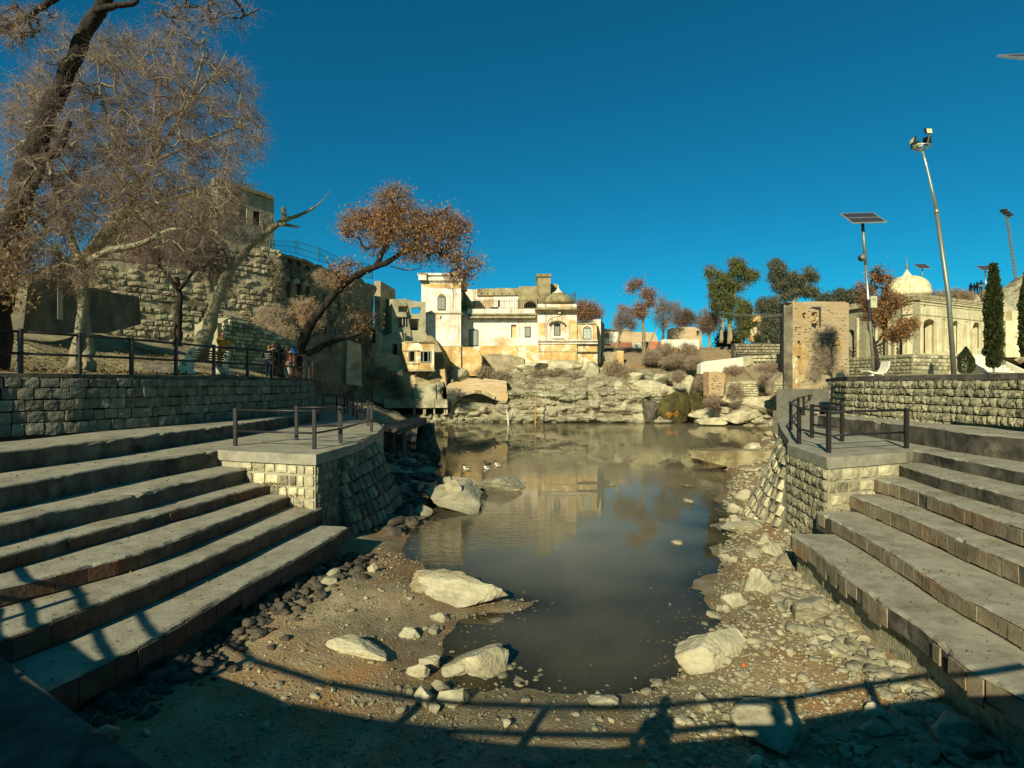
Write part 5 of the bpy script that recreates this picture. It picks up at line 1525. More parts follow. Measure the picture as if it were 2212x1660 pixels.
# low brown wall and white post on the left bank
bw = thing("brick_bank_wall", "low brown wall along the left bank under the bare trees", "wall", (-19, 19, 2.5))
corner_plate("wall_body", idn, rag([(10, 720), (22, 606), (60, 600), (130, 612), (210, 630), (275, 640)], 2, 10) + [(280, 700), (200, 720)], [], (10, 17.0), (275, 25.0), .5, 'old_masonry', bw)
MB().box(P(124, 690, 16.8), P(136, 545, 17.0)).build("whitewashed_post", M['bark_white'], bw)

# --- slab footbridge by the left platform
fbz = thing("slab_footbridge", "broken concrete slab walkway on a wide pier at the left shore", "footbridge", P(905, 985, 30))
KK = lambda px, py: (461 + px/4, 720 + py/4)
a = [P(*KK(1385, 690), 27), P(*KK(1385, 745), 24.5), P(*KK(1880, 752), 30.2), P(*KK(1890, 748), 31.5), P(*KK(1870, 735), 32.5)]
zt = a[2].z + .05
mb = MB().prism([(-6.3, 24.3), (-5.25, 24.0), (-5.05, 30.2), (-5.25, 31.6), (-6.0, 32.0), (-6.9, 27)], zt-.28, zt); mb.build("slab", M['riser'], fbz)
c = P(*KK(1838, 1035), 30.8)
mb = MB().lathe((c.x, 30.8, -4.6), [(.95, 0), (1.05, .3), (1.05, .55), (.9, .8), (.72, 1.2), (.62, 1.8), (.60, zt-.28+4.6)], 10, .85, 1.0); mb.build("pier", M['riser'], fbz, True)
for px, d in ((1425, 26), (1510, 26.5), (1590, 27)):
    q = P(*KK(px, 860), d); MB().box((q.x-.35, d-.3, -4.6), (q.x+.35, d+.5, zt-.28)).build("support", M['riser'], fbz)

# --- brick tower on the right
bt = thing("brick_tower", "tall square brick tower with an ochre stain left of the domed temple", "tower", P(*uS(1640, 1280), 46))
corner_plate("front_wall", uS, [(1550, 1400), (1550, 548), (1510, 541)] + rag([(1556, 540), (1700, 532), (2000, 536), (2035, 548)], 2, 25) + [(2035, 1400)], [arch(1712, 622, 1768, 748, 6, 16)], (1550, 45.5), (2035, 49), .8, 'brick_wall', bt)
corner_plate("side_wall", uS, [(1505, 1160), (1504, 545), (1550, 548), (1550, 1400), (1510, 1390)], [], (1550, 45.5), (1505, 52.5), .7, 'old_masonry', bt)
corner_plate("ochre_render", uS, rag([(1553, 1280), (1553, 880), (1640, 900), (1680, 960), (1690, 1040), (1640, 1200), (1600, 1290)], 8, 40), [], (1550, 45.46), (2035, 48.96), .06, 'plaster_ochre', bt)
corner_plate("window_back", uS, rect(1700, 610, 1780, 760), [], (1550, 46.1), (2035, 49.6), .1, 'plaster_ochre', bt)
for a_, c_ in (((1703, 584), (1792, 586)), ((1788, 584), (1788, 742))):
    MB().bar(P(*uS(*a_), 46.6), P(*uS(*c_), 46.9), .12).build("timber", M['frame_dark'], bt)
fbox("dark_opening", uS, 1716, 722, 1756, 748, 46.55, .1, 'dark', bt)
for x, y in ((1658, 636), (1606, 880), (1605, 1010), (1758, 1035), (1580, 760)):
    fbox("putlog_hole", uS, x-7, y-7, x+7, y+7, 45.6, .3, 'dark', bt)
n_b = 0
A0 = Vector(((uS(1550, 0)[0]-CU)/F*45.5, 45.5, 0)); B0 = Vector(((uS(2035, 0)[0]-CU)/F*49, 49, 0))
for i in range(110):
    s = rng.uniform(.03, .97); z = rng.uniform(-.2, 7.0)
    p = LI(A0, B0, s); d = (B0-A0).normalized()
    MB().obox((p.x + d.y*.03, p.y - d.x*.03, z), d*rng.uniform(.12, .22), Vector((-d.y, d.x, 0))*.04, (0, 0, .045)).build("brick", M['brick'], bt)

# --- domed temple with arcades
te = thing("domed_temple", "pale arcaded temple with a white onion topped dome on the right", "temple", P(*uT(1250, 870), 50))
dC, dR, dL = 50.0, 55.7, 59.5
zt = P(*uT(1250, 352), dC).z; zb = P(*uT(1250, 872), dC).z
holes = [arch(1345, 570, 1445, 866, 10, 45), arch(1592, 584, 1652, 870, 10, 36), arch(1770, 598, 1836, 872, 10, 34)]
small = [rect(1346, 440, 1366, 476), rect(1481, 468, 1493, 494), rect(1617, 482, 1627, 506), rect(1712, 490, 1722, 514), rect(1820, 502, 1830, 526)]
corner_plate("front_wall", uT, [(1250, 880), (1250, 400), (1905, 465), (1905, 886)], holes + small, (1250, dC), (1905, dR), .9, 'temple', te)
for x0, y0, x1, y1 in ((1486, 566, 1540, 868), (1690, 588, 1738, 870)):
    o_ = arch(x0-6, y0-6, x1+6, y1, 10, 34); i_ = arch(x0, y0, x1, y1, 10, 32)
    corner_plate("blind_arch", uT, o_ + list(reversed(i_)), [], (1250, dC-.12), (1905, dR-.12), .14, 'temple', te)
for x0, y0, x1, y1 in ((1345, 570, 1445, 866), (1592, 584, 1652, 870), (1770, 598, 1836, 872)):
    o_ = arch(x0-9, y0-9, x1+9, y1, 10, 48); i_ = arch(x0, y0, x1, y1, 10, 45)
    corner_plate("arch_moulding", uT, o_ + list(reversed(i_)), [], (1250, dC-.15), (1905, dR-.15), .16, 'temple', te)
for x in (1335, 1455, 1480, 1546, 1582, 1660, 1684, 1744, 1760, 1845):
    yy = 395 + (x-1250)*.10
    corner_plate("pilaster", uT, [(x-5, 640+(x-1250)*.03), (x+5, 640+(x-1250)*.03), (x+5, 878), (x-5, 878)], [], (1250, dC-.2), (1905, dR-.2), .22, 'temple', te)
for y0, y1, pr_, mt in ((346, 372, .55, 'ledge'), (372, 384, .42, 'temple'), (384, 402, .25, 'temple'), (430, 435, .08, 'ledge'), (520, 526, .08, 'ledge')):
    sl = .122 if y0 < 410 else .105
    corner_plate("cornice", uT, [(1246, y0), (1908, y0+(1905-1250)*sl), (1908, y1+(1905-1250)*sl), (1246, y1)], [], (1250, dC-pr_), (1905, dR-pr_), pr_+.9, mt, te)
hl = [arch(690, 660, 745, 905, 8, 26), arch(850, 640, 905, 890, 8, 26), arch(960, 630, 1010, 885, 8, 24), arch(1110, 610, 1180, 880, 8, 30)]
corner_plate("side_wall", uT, [(1250, 880), (1250, 400), (1120, 420), (1115, 452), (575, 505), (590, 925)], hl, (1250, dC), (575, dL), .9, 'rubble_stone', te)
corner_plate("side_cornice", uT, [(1250, 346), (1135, 364), (1135, 420), (1250, 402)], [], (1250, dC-.3), (575, dL-.3), 1.0, 'ledge', te)
corner_plate("side_cornice", uT, [(1135, 440), (1135, 418), (768, 432), (572, 470), (570, 515), (770, 478)], [], (1250, dC-.5), (575, dL-.5), 1.2, 'ledge', te)
for x in (645, 770, 930, 1040, 1090, 1200):
    corner_plate("side_pilaster", uT, [(x-6, 560), (x+6, 560), (x+6, 905), (x-6, 905)], [], (1250, dC-.18), (575, dL-.18), .2, 'temple', te)
for x0, x1, y0 in ((698, 765, 815), (955, 990, 790), (1100, 1190, 820)):
    for dy in (0, 30, 60):
        corner_plate("balustrade", uT, rect(x0, y0+dy, x1, y0+dy+7), [], (1250, dC-.05), (575, dL-.05), .1, 'frame_dark', te)
p0 = P(*uT(1250, 0), dC); p1 = P(*uT(1905, 0), dR); p2 = P(*uT(575, 0), dL)
c0 = Vector((p0.x, p0.y, 0)); c1 = Vector((p1.x, p1.y, 0)); c2 = Vector((p2.x, p2.y, 0)); c3 = c1 + (c2-c0)*.9
ins = lambda p, k: LI(p, (c0+c1+c2+c3)/4, k)
MB().prism([(ins(p, .02).x, ins(p, .02).y) for p in (c0, c1, c3, c2)], zt-1.0, zt-.05).build("roof", M['temple'], te)
MB().prism([(ins(p, .42).x, ins(p, .42).y) for p in (c0, c1, c3, c2)], zb-1, zt-.9).build("inner_walls", M['plaster_ochre'], te)
MB().prism([(p.x, p.y) for p in (c0 + (c0-(c0+c1+c2+c3)/4)*.10, c1 + (c1-(c0+c1+c2+c3)/4)*.16, c3, c2 + (c2-(c0+c1+c2+c3)/4)*.08)], -1.5, zb-.02).build("plinth", M['rubble_stone'], te)
pf = [c2 + (c2-(c0+c1+c2+c3)/4)*.082, c0 + (c0-(c0+c1+c2+c3)/4)*.103, c1 + (c1-(c0+c1+c2+c3)/4)*.163]
lay_stones(te, [pf[1], pf[2]], rows_between(-.2, zb-.1, [.34, .4]), (.35, .8), ['rubble_stone', 'pale_stone'], 1, 0, .1, .08, bulge=.2, count_max=110)
lay_stones(te, [pf[0], pf[1]], rows_between(-.2, zb-.1, [.34, .4]), (.35, .8), ['rubble_stone'], 1, 0, .1, .08, bulge=.2, count_max=110)
dd = 55.5
dc = P(*uT(1200, 330), dd); rd = 166/4/F*dd
MB().lathe(dc - Vector((0, 0, .6)), [(rd*1.03, 0), (rd*1.03, .45), (rd, .5), (rd, .62)] + [(rd*math.cos(t_), .62 + rd*.80*math.sin(t_)**.95) for t_ in [i*math.pi/2/12 for i in range(1, 12)]] + [(rd*.1, .62+rd*.80)], 36).build("dome", M['temple'], te, True)
zq = rd*.80 - .12
MB().lathe(dc + Vector((0, 0, zq)), [(.50, 0), (.52, .06), (.42, .12), (.40, .2), (.22, .50), (.10, .72), (.07, .8)], 20).build("finial_base", M['temple'], te, True)
MB().lathe(dc + Vector((0, 0, zq+.78)), [(.03, 0), (.12, .05), (.12, .13), (.03, .18), (.16, .28), (.16, .38), (.04, .46), (.10, .54), (.09, .62), (.03, .7), (.04, .76), (.015, 1.15), (.008, 1.45)], 14).build("finial", M['steel_dull'], te, True)
# white stairs to the temple
st = thing("temple_stairs", "white marble stair flight up to the temple plinth", "stairs", P(*uT(1830, 985), 49))
a = P(*uT(1755, 985), 49.5); c = P(*uT(1925, 985), 51)
for i in range(8):
    z0 = .2 + i*(zb-.2)/8; 
    MB().box((a.x + i*.05, 47.6 + i*.42, -.5), (c.x - i*.05, 52.6, z0 + (zb-.2)/8)).build("step", M['white_paint'], st)
for x in (a.x-.25, c.x):
    MB().prism([(x, 47.2), (x+.25, 47.2), (x+.25, 52.5), (x, 52.5)], -.5, [1.0, 1.0, zb+.7, zb+.7]).build("side_wall", M['white_paint'], st)
# stepped wall further right
sw = thing("stepped_wall", "pale stepped wall climbing the rocky hill on the far right", "wall", P(2185, 760, 57))
ol = [(2040, 930), (2030, 560), (2105, 560), (2105, 545), (2085, 545), (2085, 520), (2065, 520), (2065, 490), (2040, 490), (2040, 460), (2020, 460), (2020, 420), (1995, 420), (1995, 380), (1980, 380)]
fplate("wall_face", uT, [(2055, 900), (2055, 585), (2110, 585), (2110, 500), (2200, 500), (2200, 900)], [arch(2138, 715, 2150, 740, 4, 6)], 57, 1.0, 'temple', sw)
fplate("stair_face", uT, [(1990, 870), (1985, 360), (2010, 360), (2010, 400), (2030, 400), (2030, 440), (2050, 440), (2050, 475), (2075, 475), (2075, 510), (2100, 510), (2100, 545), (2125, 545), (2125, 585), (2055, 590), (2055, 870)], [], 57.8, 1.0, 'plaster_grey', sw)

# --- garden walls and small buildings between the temples
gw = thing("garden_wall", "white painted garden wall with a red stretch below the bare trees", "wall", P(*uS(400, 960), 80))
fbox("white_panel", uS, 418, 862, 740, 985, 78, .5, 'white_paint', gw)
fbox("red_panel", uS, 284, 880, 416, 990, 79, .5, 'red_paint', gw)
fbox("white_panel", uS, 165, 892, 282, 1000, 80, .5, 'white_paint', gw)
fbox("red_panel", uS, -20, 892, 163, 1000, 81, .5, 'red_paint', gw)
for i in range(26):
    x = -90 + i*10
    MB().tube([P(*uS(x, 985), 77), P(*uS(x, 880), 77)], .03, 4).build("fence_bar", M['iron_grille'], gw)
ob1 = thing("ochre_house", "low flat roofed ochre building behind the garden wall", "house", P(*uS(170, 890), 95))
fplate("wall", uS, rag([(-40, 960), (-40, 780), (140, 776), (150, 796), (360, 800)], 2, 40) + [(420, 960)], [], 95, 4, 'brick_wall', ob1)
fbox("roof_edge", uS, -45, 772, 142, 782, 94.8, 4, 'plaster', ob1)
ob2 = thing("brick_house", "small brick building at the end of the white garden wall", "house", P(*uS(620, 860), 88))
fplate("wall", uS, rag([(505, 960), (510, 760), (600, 752), (705, 754), (760, 790)], 2, 40) + [(770, 960)], [rect(720, 785, 745, 830)], 88, 3, 'brick_wall', ob2)
fbox("dark_opening", uS, 715, 780, 750, 835, 90.9, .1, 'dark', ob2)
ob3 = thing("white_shed", "small white shed with a red door just right of the temple hall", "shed", P(*uS(-40, 900), 90))
fbox("wall", uS, -85, 780, 40, 900, 90, 3, 'white_paint', ob3)
fbox("roof", uS, -90, 768, 46, 782, 89.6, 3.8, 'steel_dull', ob3)
fbox("door", uS, -72, 808, -35, 850, 89.95, .05, 'red_paint', ob3)
lw2 = thing("low_masonry_wall", "rough low wall with a plastered pier right of the temple hall", "wall", P(*uS(20, 1000), 68))
fplate("wall", uS, rag([(-100, 1090), (-100, 970), (40, 965)], 4, 25) + [(40, 1090)], [], 68, .8, 'fort_pale', lw2)
fbox("pier", uS, 30, 960, 90, 1090, 67.8, 1.0, 'plaster_ochre', lw2)
cw = thing("white_concrete_wall", "tilted whitish concrete wall on the right bank below the eucalyptus", "wall", P(*uS(960, 1150), 55))
fplate("wall", uS, [(755, 1160), (757, 1080), (800, 1050), (1190, 1004), (1215, 1080), (1190, 1095), (1130, 1090), (900, 1155)], [], 55.5, 1.2, 'white_paint', cw)
fplate("wall_end", uS, rag([(1130, 1100), (1130, 1010), (1190, 1004), (1210, 1075)], 4, 20), [], 55.3, .4, 'plaster_grey', cw)
sw2 = thing("rubble_terrace_wall", "low white rubble wall along the terrace by the brick tower", "wall", P(*uS(1350, 1080), 56))
fplate("wall", uS, rag([(1195, 1090), (1195, 1005), (1500, 985)], 3, 20) + [(1510, 1110), (1410, 1110), (1410, 1060)], [], 56.5, .8, 'mortar_pale', sw2)
a = Vector((P(*uS(1200, 0), 56.4).x, 56.4, 0)); c = Vector((P(*uS(1420, 0), 56.4).x, 56.4, 0))
lay_stones(sw2, [a, c], rows_between(P(*uS(0, 1065), 56.4).z, P(*uS(0, 1000), 56.4).z, [.36]), (.35, .7), ['pale_stone'], 1, 0, .12, .1, count_max=40)
fbox("dark_opening", uS, 1418, 985, 1510, 1112, 57.4, .3, 'dark', sw2)
tw3 = thing("stone_terrace_wall", "grey rubble terrace wall under the eucalyptus trees", "wall", P(*uS(1300, 960), 74))
fplate("wall_core", uS, rag([(1040, 1010), (1045, 895), (1250, 892), (1510, 900)], 3, 20) + [(1512, 1010)], [], 74, 1.0, 'mortar', tw3)
a = Vector((P(*uS(1050, 0), 73.9).x, 73.9, 0)); c = Vector((P(*uS(1505, 0), 73.9).x, 73.9, 0))
lay_stones(tw3, [a, c], rows_between(P(*uS(0, 990), 73.9).z, P(*uS(0, 900), 73.9).z, [.42]), (.4, .9), ['rubble_stone', 'fort_pale'], 1, 0, .12, .1, count_max=70)
rb = thing("red_brick_pier", "reddish brick pier standing on the far right bank", "pier", P(*uS(895, 1345), 53))
fplate("pier_body", uS, rag([(825, 1350), (825, 1142), (900, 1138), (968, 1160)], 4, 25) + [(950, 1350)], [], 53, 1.5, 'brick_red', rb)
for i in range(60):
    x = rng.uniform(830, 930); y = rng.uniform(1150, 1335)
    fbox("brick", uS, x, y, x+rng.uniform(14, 22), y+6, 52.95, .08, 'brick', rb)
rb2 = thing("white_rubble_wall", "whitewashed rubble wall right of the red brick pier", "wall", P(*uS(1110, 1350), 53))
fplate("wall_core", uS, rag([(975, 1370), (975, 1240), (1110, 1215), (1254, 1218)], 4, 25) + [(1256, 1330), (1140, 1365)], [], 53.2, 1.0, 'mortar_pale', rb2)
a = Vector((P(*uS(980, 0), 53.1).x, 53.1, 0)); c = Vector((P(*uS(1250, 0), 53.1).x, 53.1, 0))
lay_stones(rb2, [a, c], rows_between(P(*uS(0, 1355), 53.1).z, P(*uS(0, 1228), 53.1).z, [.24]), (.25, .55), ['pale_stone'], 1, 0, .1, .05, count_max=90)
rb3 = thing("low_stone_wall", "short pale stone wall at the foot of the brick tower", "wall", P(*uS(1450, 1290), 48))
fplate("wall_core", uS, rag([(1385, 1330), (1390, 1230), (1480, 1150), (1560, 1145)], 5, 25) + [(1560, 1330)], [], 47, 1.5, 'fort_pale', rb3)
a = Vector((P(*uS(1390, 0), 46.9).x, 46.9, 0)); c = Vector((P(*uS(1555, 0), 46.9).x, 46.9, 0))
lay_stones(rb3, [a, c], rows_between(P(*uS(0, 1320), 46.9).z, P(*uS(0, 1235), 46.9).z, [.24]), (.25, .5), ['pale_stone'], 1, 0, .1, .05, count_max=50)
sh = thing("arched_shrine", "small plastered arch shrine between the eucalyptus trees", "shrine", P(*uS(1230, 790), 85))
fplate("wall", uS, [(1185, 880), (1185, 660), (1205, 640), (1262, 640), (1275, 660), (1275, 880)], [arch(1196, 702, 1262, 800, 8, 30)], 85, 1.0, 'plaster_ochre', sh)
fbox("back_wall", uS, 1190, 690, 1270, 880, 86.5, .4, 'plaster', sh)
# concrete landing and steps behind the right platform
ls = thing("landing_steps", "plain concrete landing and steps between the right platform and the brick tower", "steps", P(*uT(640, 1180), 30))
q = [P(1790, 870, 30), P(1830, 870, 26)]
MB().box((17.6, 27.5, -3), (20.5, 31.0, -1.0)).build("landing", M['concrete'], ls)
MB().box((18.6, 30.0, -3), (23.5, 36.0, -.35)).build("landing", M['concrete'], ls)
for i in range(4):
    MB().box((17.0-.4*i, 27.5, -3), (17.62-.4*i, 31.0, -1.15-.15*i)).build("step", M['concrete'], ls)
# white curved bench by the solar lamp
wb_ = thing("lounger_bench", "white curved seat beside the solar lamp on the right terrace", "bench", P(1900, 815, 22))
mb = MB(); prof = [(0, 0, .42), (.35, 0, .30), (.8, 0, .25), (1.15, 0, .33), (1.35, 0, .62), (1.45, 0, 1.0)]
o_ = P(1868, 812, 22.5); o_.z = TZ
prof = [(a_*.64, 0, c_*.72) for a_, b_, c_ in prof]
for i in range(len(prof)-1):
    a = o_ + Vector((prof[i][0], 0, prof[i][2])); c = o_ + Vector((prof[i+1][0], 0, prof[i+1][2]))
    mb.bar(a, c, .5, .06, (0, 0, 1))
mb.build("seat", M['white_paint'], wb_)
for x in (.22, .66):
    MB().box((o_.x+x-.04, 22.3, TZ-.1), (o_.x+x+.04, 22.7, TZ+.20)).build("leg", M['white_paint'], wb_)
# ------------------------------------------------------------------ trees
def tubes_np(p0, p1, r0, r1, n=3):
    p0, p1 = np.asarray(p0, float), np.asarray(p1, float); r0, r1 = np.asarray(r0, float), np.asarray(r1, float)
    t = p1 - p0; t /= np.maximum(np.linalg.norm(t, axis=1, keepdims=True), 1e-9)
    ref = np.where(np.abs(t[:, 2:3]) > .9, np.array([[1., 0, 0]]), np.array([[0, 0, 1.]]))
    sx = np.cross(t, ref); sx /= np.linalg.norm(sx, axis=1, keepdims=True); sy = np.cross(sx, t)
    m = len(p0); V = np.zeros((m, 2*n, 3))
    for k in range(n):
        a = 2*math.pi*k/n
        dv = sx*math.cos(a) + sy*math.sin(a)
        V[:, k] = p0 + dv*r0[:, None]; V[:, n+k] = p1 + dv*r1[:, None]
    b = (np.arange(m)*2*n)[:, None]
    Fa = np.concatenate([b + np.array([[k, (k+1) % n, n+(k+1) % n, n+k]]) for k in range(n)], 0)
    return V.reshape(-1, 3), Fa
def leaves_np(c, ln, wd, droop=.0):
    m = len(c)
    a = nrng.normal(size=(m, 3)); a[:, 2] -= droop; a /= np.linalg.norm(a, axis=1, keepdims=True)
    b = np.cross(a, nrng.normal(size=(m, 3))); b /= np.linalg.norm(b, axis=1, keepdims=True)
    l_ = (ln*nrng.uniform(.6, 1.3, m))[:, None]; w_ = (wd*nrng.uniform(.6, 1.3, m))[:, None]
    V = np.stack([c, c + a*l_*.5 + b*w_*.5, c + a*l_, c + a*l_*.5 - b*w_*.5], 1).reshape(-1, 3)
    return V, (np.arange(m)*4)[:, None] + np.arange(4)[None, :]
def sample_blobs(blobs, n_, shell=.0):
    """blobs: (u, v, ru, rv, depth, depth radius, weight)"""
    wt = np.array([b_[6]*b_[2]*b_[3] for b_ in blobs], float); wt /= wt.sum()
    idx = nrng.choice(len(blobs), n_, p=wt)
    q = nrng.normal(size=(n_, 3)); q /= np.linalg.norm(q, axis=1, keepdims=True)
    q *= (nrng.rand(n_, 1)*(1-shell) + shell)**(1/2.4)
    B = np.array(blobs, float)[idx]
    d = B[:, 4] + q[:, 1]*B[:, 5]
    u = B[:, 0] + q[:, 0]*B[:, 2]; v = B[:, 1] + q[:, 2]*B[:, 3]
    return np.stack([(u-CU)/F*d, d, -(v-CV)/F*d], -1)
def curve_pts(pts, k=5):
    return smooth_path([Vector(p) for p in pts], max(.05, sum((Vector(pts[i+1])-Vector(pts[i])).length for i in range(len(pts)-1))/(k*(len(pts)-1))))
def tree(name, label, limbs, blobs, n_att, bark, twig, group=None, cat="tree", tip=.006, twigs=6, twig_len=.5, droop=0.0, leaf=None, n_leaf=0, leaf_size=(.1, .05), leaf_droop=.6,
         leaf_blobs=None, rmax=.07, sides=3, shell=0.0, twig_mat2=None, leaf_spread=.25, clump=False):
    base = limbs[0][0][0]
    root = thing(name, label, cat, base, group)
    mbT = MB(); nodes = []
    for li, (pts, radii) in enumerate(limbs):
        cp = curve_pts(pts, 6)
        n_ = len(cp)
        rr = list(np.interp(np.linspace(0, 1, n_), np.linspace(0, 1, len(radii)), radii))
        jit = [Vector((rng.uniform(-1, 1), rng.uniform(-1, 1), rng.uniform(-1, 1)))*rr[i]*.18 for i in range(n_)]
        cp = [cp[i] + jit[i]*(0 if i == 0 else 1) for i in range(n_)]
        rr = [r_*rng.uniform(.88, 1.14) for r_ in rr]
        mbT.tube(cp, rr, 9 if max(radii) > .1 else 6)
        if not (li == 0 and len(limbs) > 1):
            nodes += [c for c in cp[len(cp)//3:]]
    mbT.build("trunk", M[bark], root, True)
    if not blobs:
        return root
    att = sample_blobs(blobs, n_att, shell)
    nd = np.array([tuple(c) for c in nodes]); par = [-1]*len(nd)
    order = np.argsort([np.min(np.sum((nd - a)**2, 1)) for a in att])
    N_ = np.zeros((len(nd) + 2*n_att + 2, 3)); N_[:len(nd)] = nd; cnt = len(nd)
    for a in att[order]:
        i = int(np.argmin(np.sum((N_[:cnt] - a)**2, 1)))
        v = a - N_[i]; L_ = np.linalg.norm(v)
        mid = N_[i] + v*.55 + nrng.normal(size=3)*L_*.10 + np.array([0, 0, L_*.06])
        N_[cnt] = mid; par.append(i); N_[cnt+1] = a; par.append(cnt); cnt += 2
    par = np.array(par); N_ = N_[:cnt]
    wt = np.ones(cnt)
    for i in range(cnt-1, -1, -1):
        if par[i] >= 0: wt[par[i]] += wt[i]
    has = par >= 0
    r = np.minimum(tip*np.sqrt(wt)*1.0, rmax)
    ci = np.nonzero(has)[0]
    P0, P1 = N_[par[ci]], N_[ci]
    R0 = np.minimum(r[par[ci]], r[ci]*1.5); R1 = r[ci]
    V, Fa = tubes_np(P0, P1, R0, R1, 4)
    ob("branches", fast_mesh("branches", V, Fa, M[bark], True), root)["kind"] = "stuff"
    if twigs:
        tips = N_[ci]; m = len(tips)*twigs
        o_ = np.repeat(tips, twigs, 0)
        ctr = att.mean(0)
        dv = nrng.normal(size=(m, 3)) + .55*(o_-ctr)/max(1e-6, np.abs(att-ctr).mean()*2); dv[:, 2] -= droop*.6
        dv /= np.linalg.norm(dv, axis=1, keepdims=True)
        L_ = twig_len*nrng.uniform(.25, 1.3, (m, 1))
        nrm = lambda q: q/np.linalg.norm(q, axis=1, keepdims=True)
        a = o_ + dv*L_*.4
        d2 = nrm(dv + nrng.normal(size=(m, 3))*.38 + np.array([0, 0, -1.])*droop*.5)
        b = a + d2*L_*.35
        d3 = nrm(d2 + nrng.normal(size=(m, 3))*.42 + np.array([0, 0, -1.])*droop*.8)
        c3 = b + d3*L_*.3
        sd = nrm(dv + nrng.normal(size=(m, 3))*.75); c4 = a + sd*L_*.35
        q_ = np.full(m, tip)
        V1, F1 = tubes_np(np.concatenate([o_, a, b, a]), np.concatenate([a, b, c3, c4]), np.concatenate([q_*.8, q_*.62, q_*.48, q_*.5]), np.concatenate([q_*.62, q_*.48, q_*.28, q_*.28]), sides)
        ob("twigs", fast_mesh("twigs", V1, F1, M[twig]), root)["kind"] = "stuff"
        if twig_mat2:
            k = m//4; sel = nrng.choice(m, k, False)
            V2, F2 = tubes_np(o_[sel], b[sel] + nrng.normal(size=(k, 3))*.06, np.full(k, tip), np.full(k, tip*.4), sides)
            ob("twigs", fast_mesh("twigs", V2, F2, M[twig_mat2]), root)["kind"] = "stuff"
    if leaf and n_leaf:
        if leaf_blobs: 
            c = sample_blobs(leaf_blobs, n_leaf, shell)
        else:
            src = N_[ci]
            if clump:
                pick = src[nrng.choice(len(src), max(8, len(src)//3), False)]
                c = pick[nrng.randint(0, len(pick), n_leaf)] + nrng.normal(size=(n_leaf, 3))*leaf_spread
            else:
                c = src[nrng.randint(0, len(src), n_leaf)] + nrng.normal(size=(n_leaf, 3))*leaf_spread
        V, Fa = leaves_np(c, leaf_size[0], leaf_size[1], leaf_droop)
        ob("crown", fast_mesh("crown", V, Fa, M[leaf]), root)["kind"] = "stuff"
    return root
def pp(d, *uv):
    return [P(u, v, d) for u, v in uv]
def TB(cf, lst, d, dr, wts=1.0, k=.25):
    return [(*cf(x, y), rx*k, ry*k, d, dr, wts) for x, y, rx, ry in lst]

# near dark leaning trunk on the left
tree("leaning_tree", "thick dark leaning trunk rising past the top left corner", [
    (pp(13.4, (-40, 830), (-14, 640), (20, 500), (55, 390), (95, 270), (140, 170), (190, 60), (225, 5)), [.50, .42, .36, .29, .24, .20, .17, .15]),
    (pp(13.4, (225, 5), (250, -30), (300, -80)), [.15, .12, .10]),
    (pp(13.3, (205, 25), (255, 12), (290, 8), (300, -10)), [.10, .08, .07, .04]),
    (pp(13.3, (70, 345), (120, 330), (150, 262)), [.11, .09, .07]),
    (pp(13.3, (40, 440), (75, 395), (95, 360)), [.14, .10, .07]),
    (pp(12.6, (0, 70), (70, 30), (140, -20)), [.05, .07, .08]),
    (pp(12.6, (250, -30), (420, -20), (500, 40), (560, 20)), [.07, .04, .025, .012])],
    [(50, 45, 80, 45, 12.8, 1.2, 1), (440, 30, 150, 45, 12.5, 1.2, .45), (30, 90, 45, 35, 12.8, .8, .7), (30, 560, 50, 80, 13.2, .8, .8)],
    190, 'bark_dark', 'twig', tip=.0055, twigs=4, twig_len=.5, droop=.9, leaf='dry_leaf', n_leaf=1900, leaf_size=(.10, .045), twig_mat2='twig_pale',
    leaf_blobs=[(20, 560, 60, 70, 13.2, .9, 1.5), (60, 500, 50, 50, 13.2, .9, .8), (40, 640, 50, 45, 13.2, .9, .7), (430, 30, 140, 50, 12.5, 1, .05), (50, 45, 70, 40, 12.6, 1, .10)])
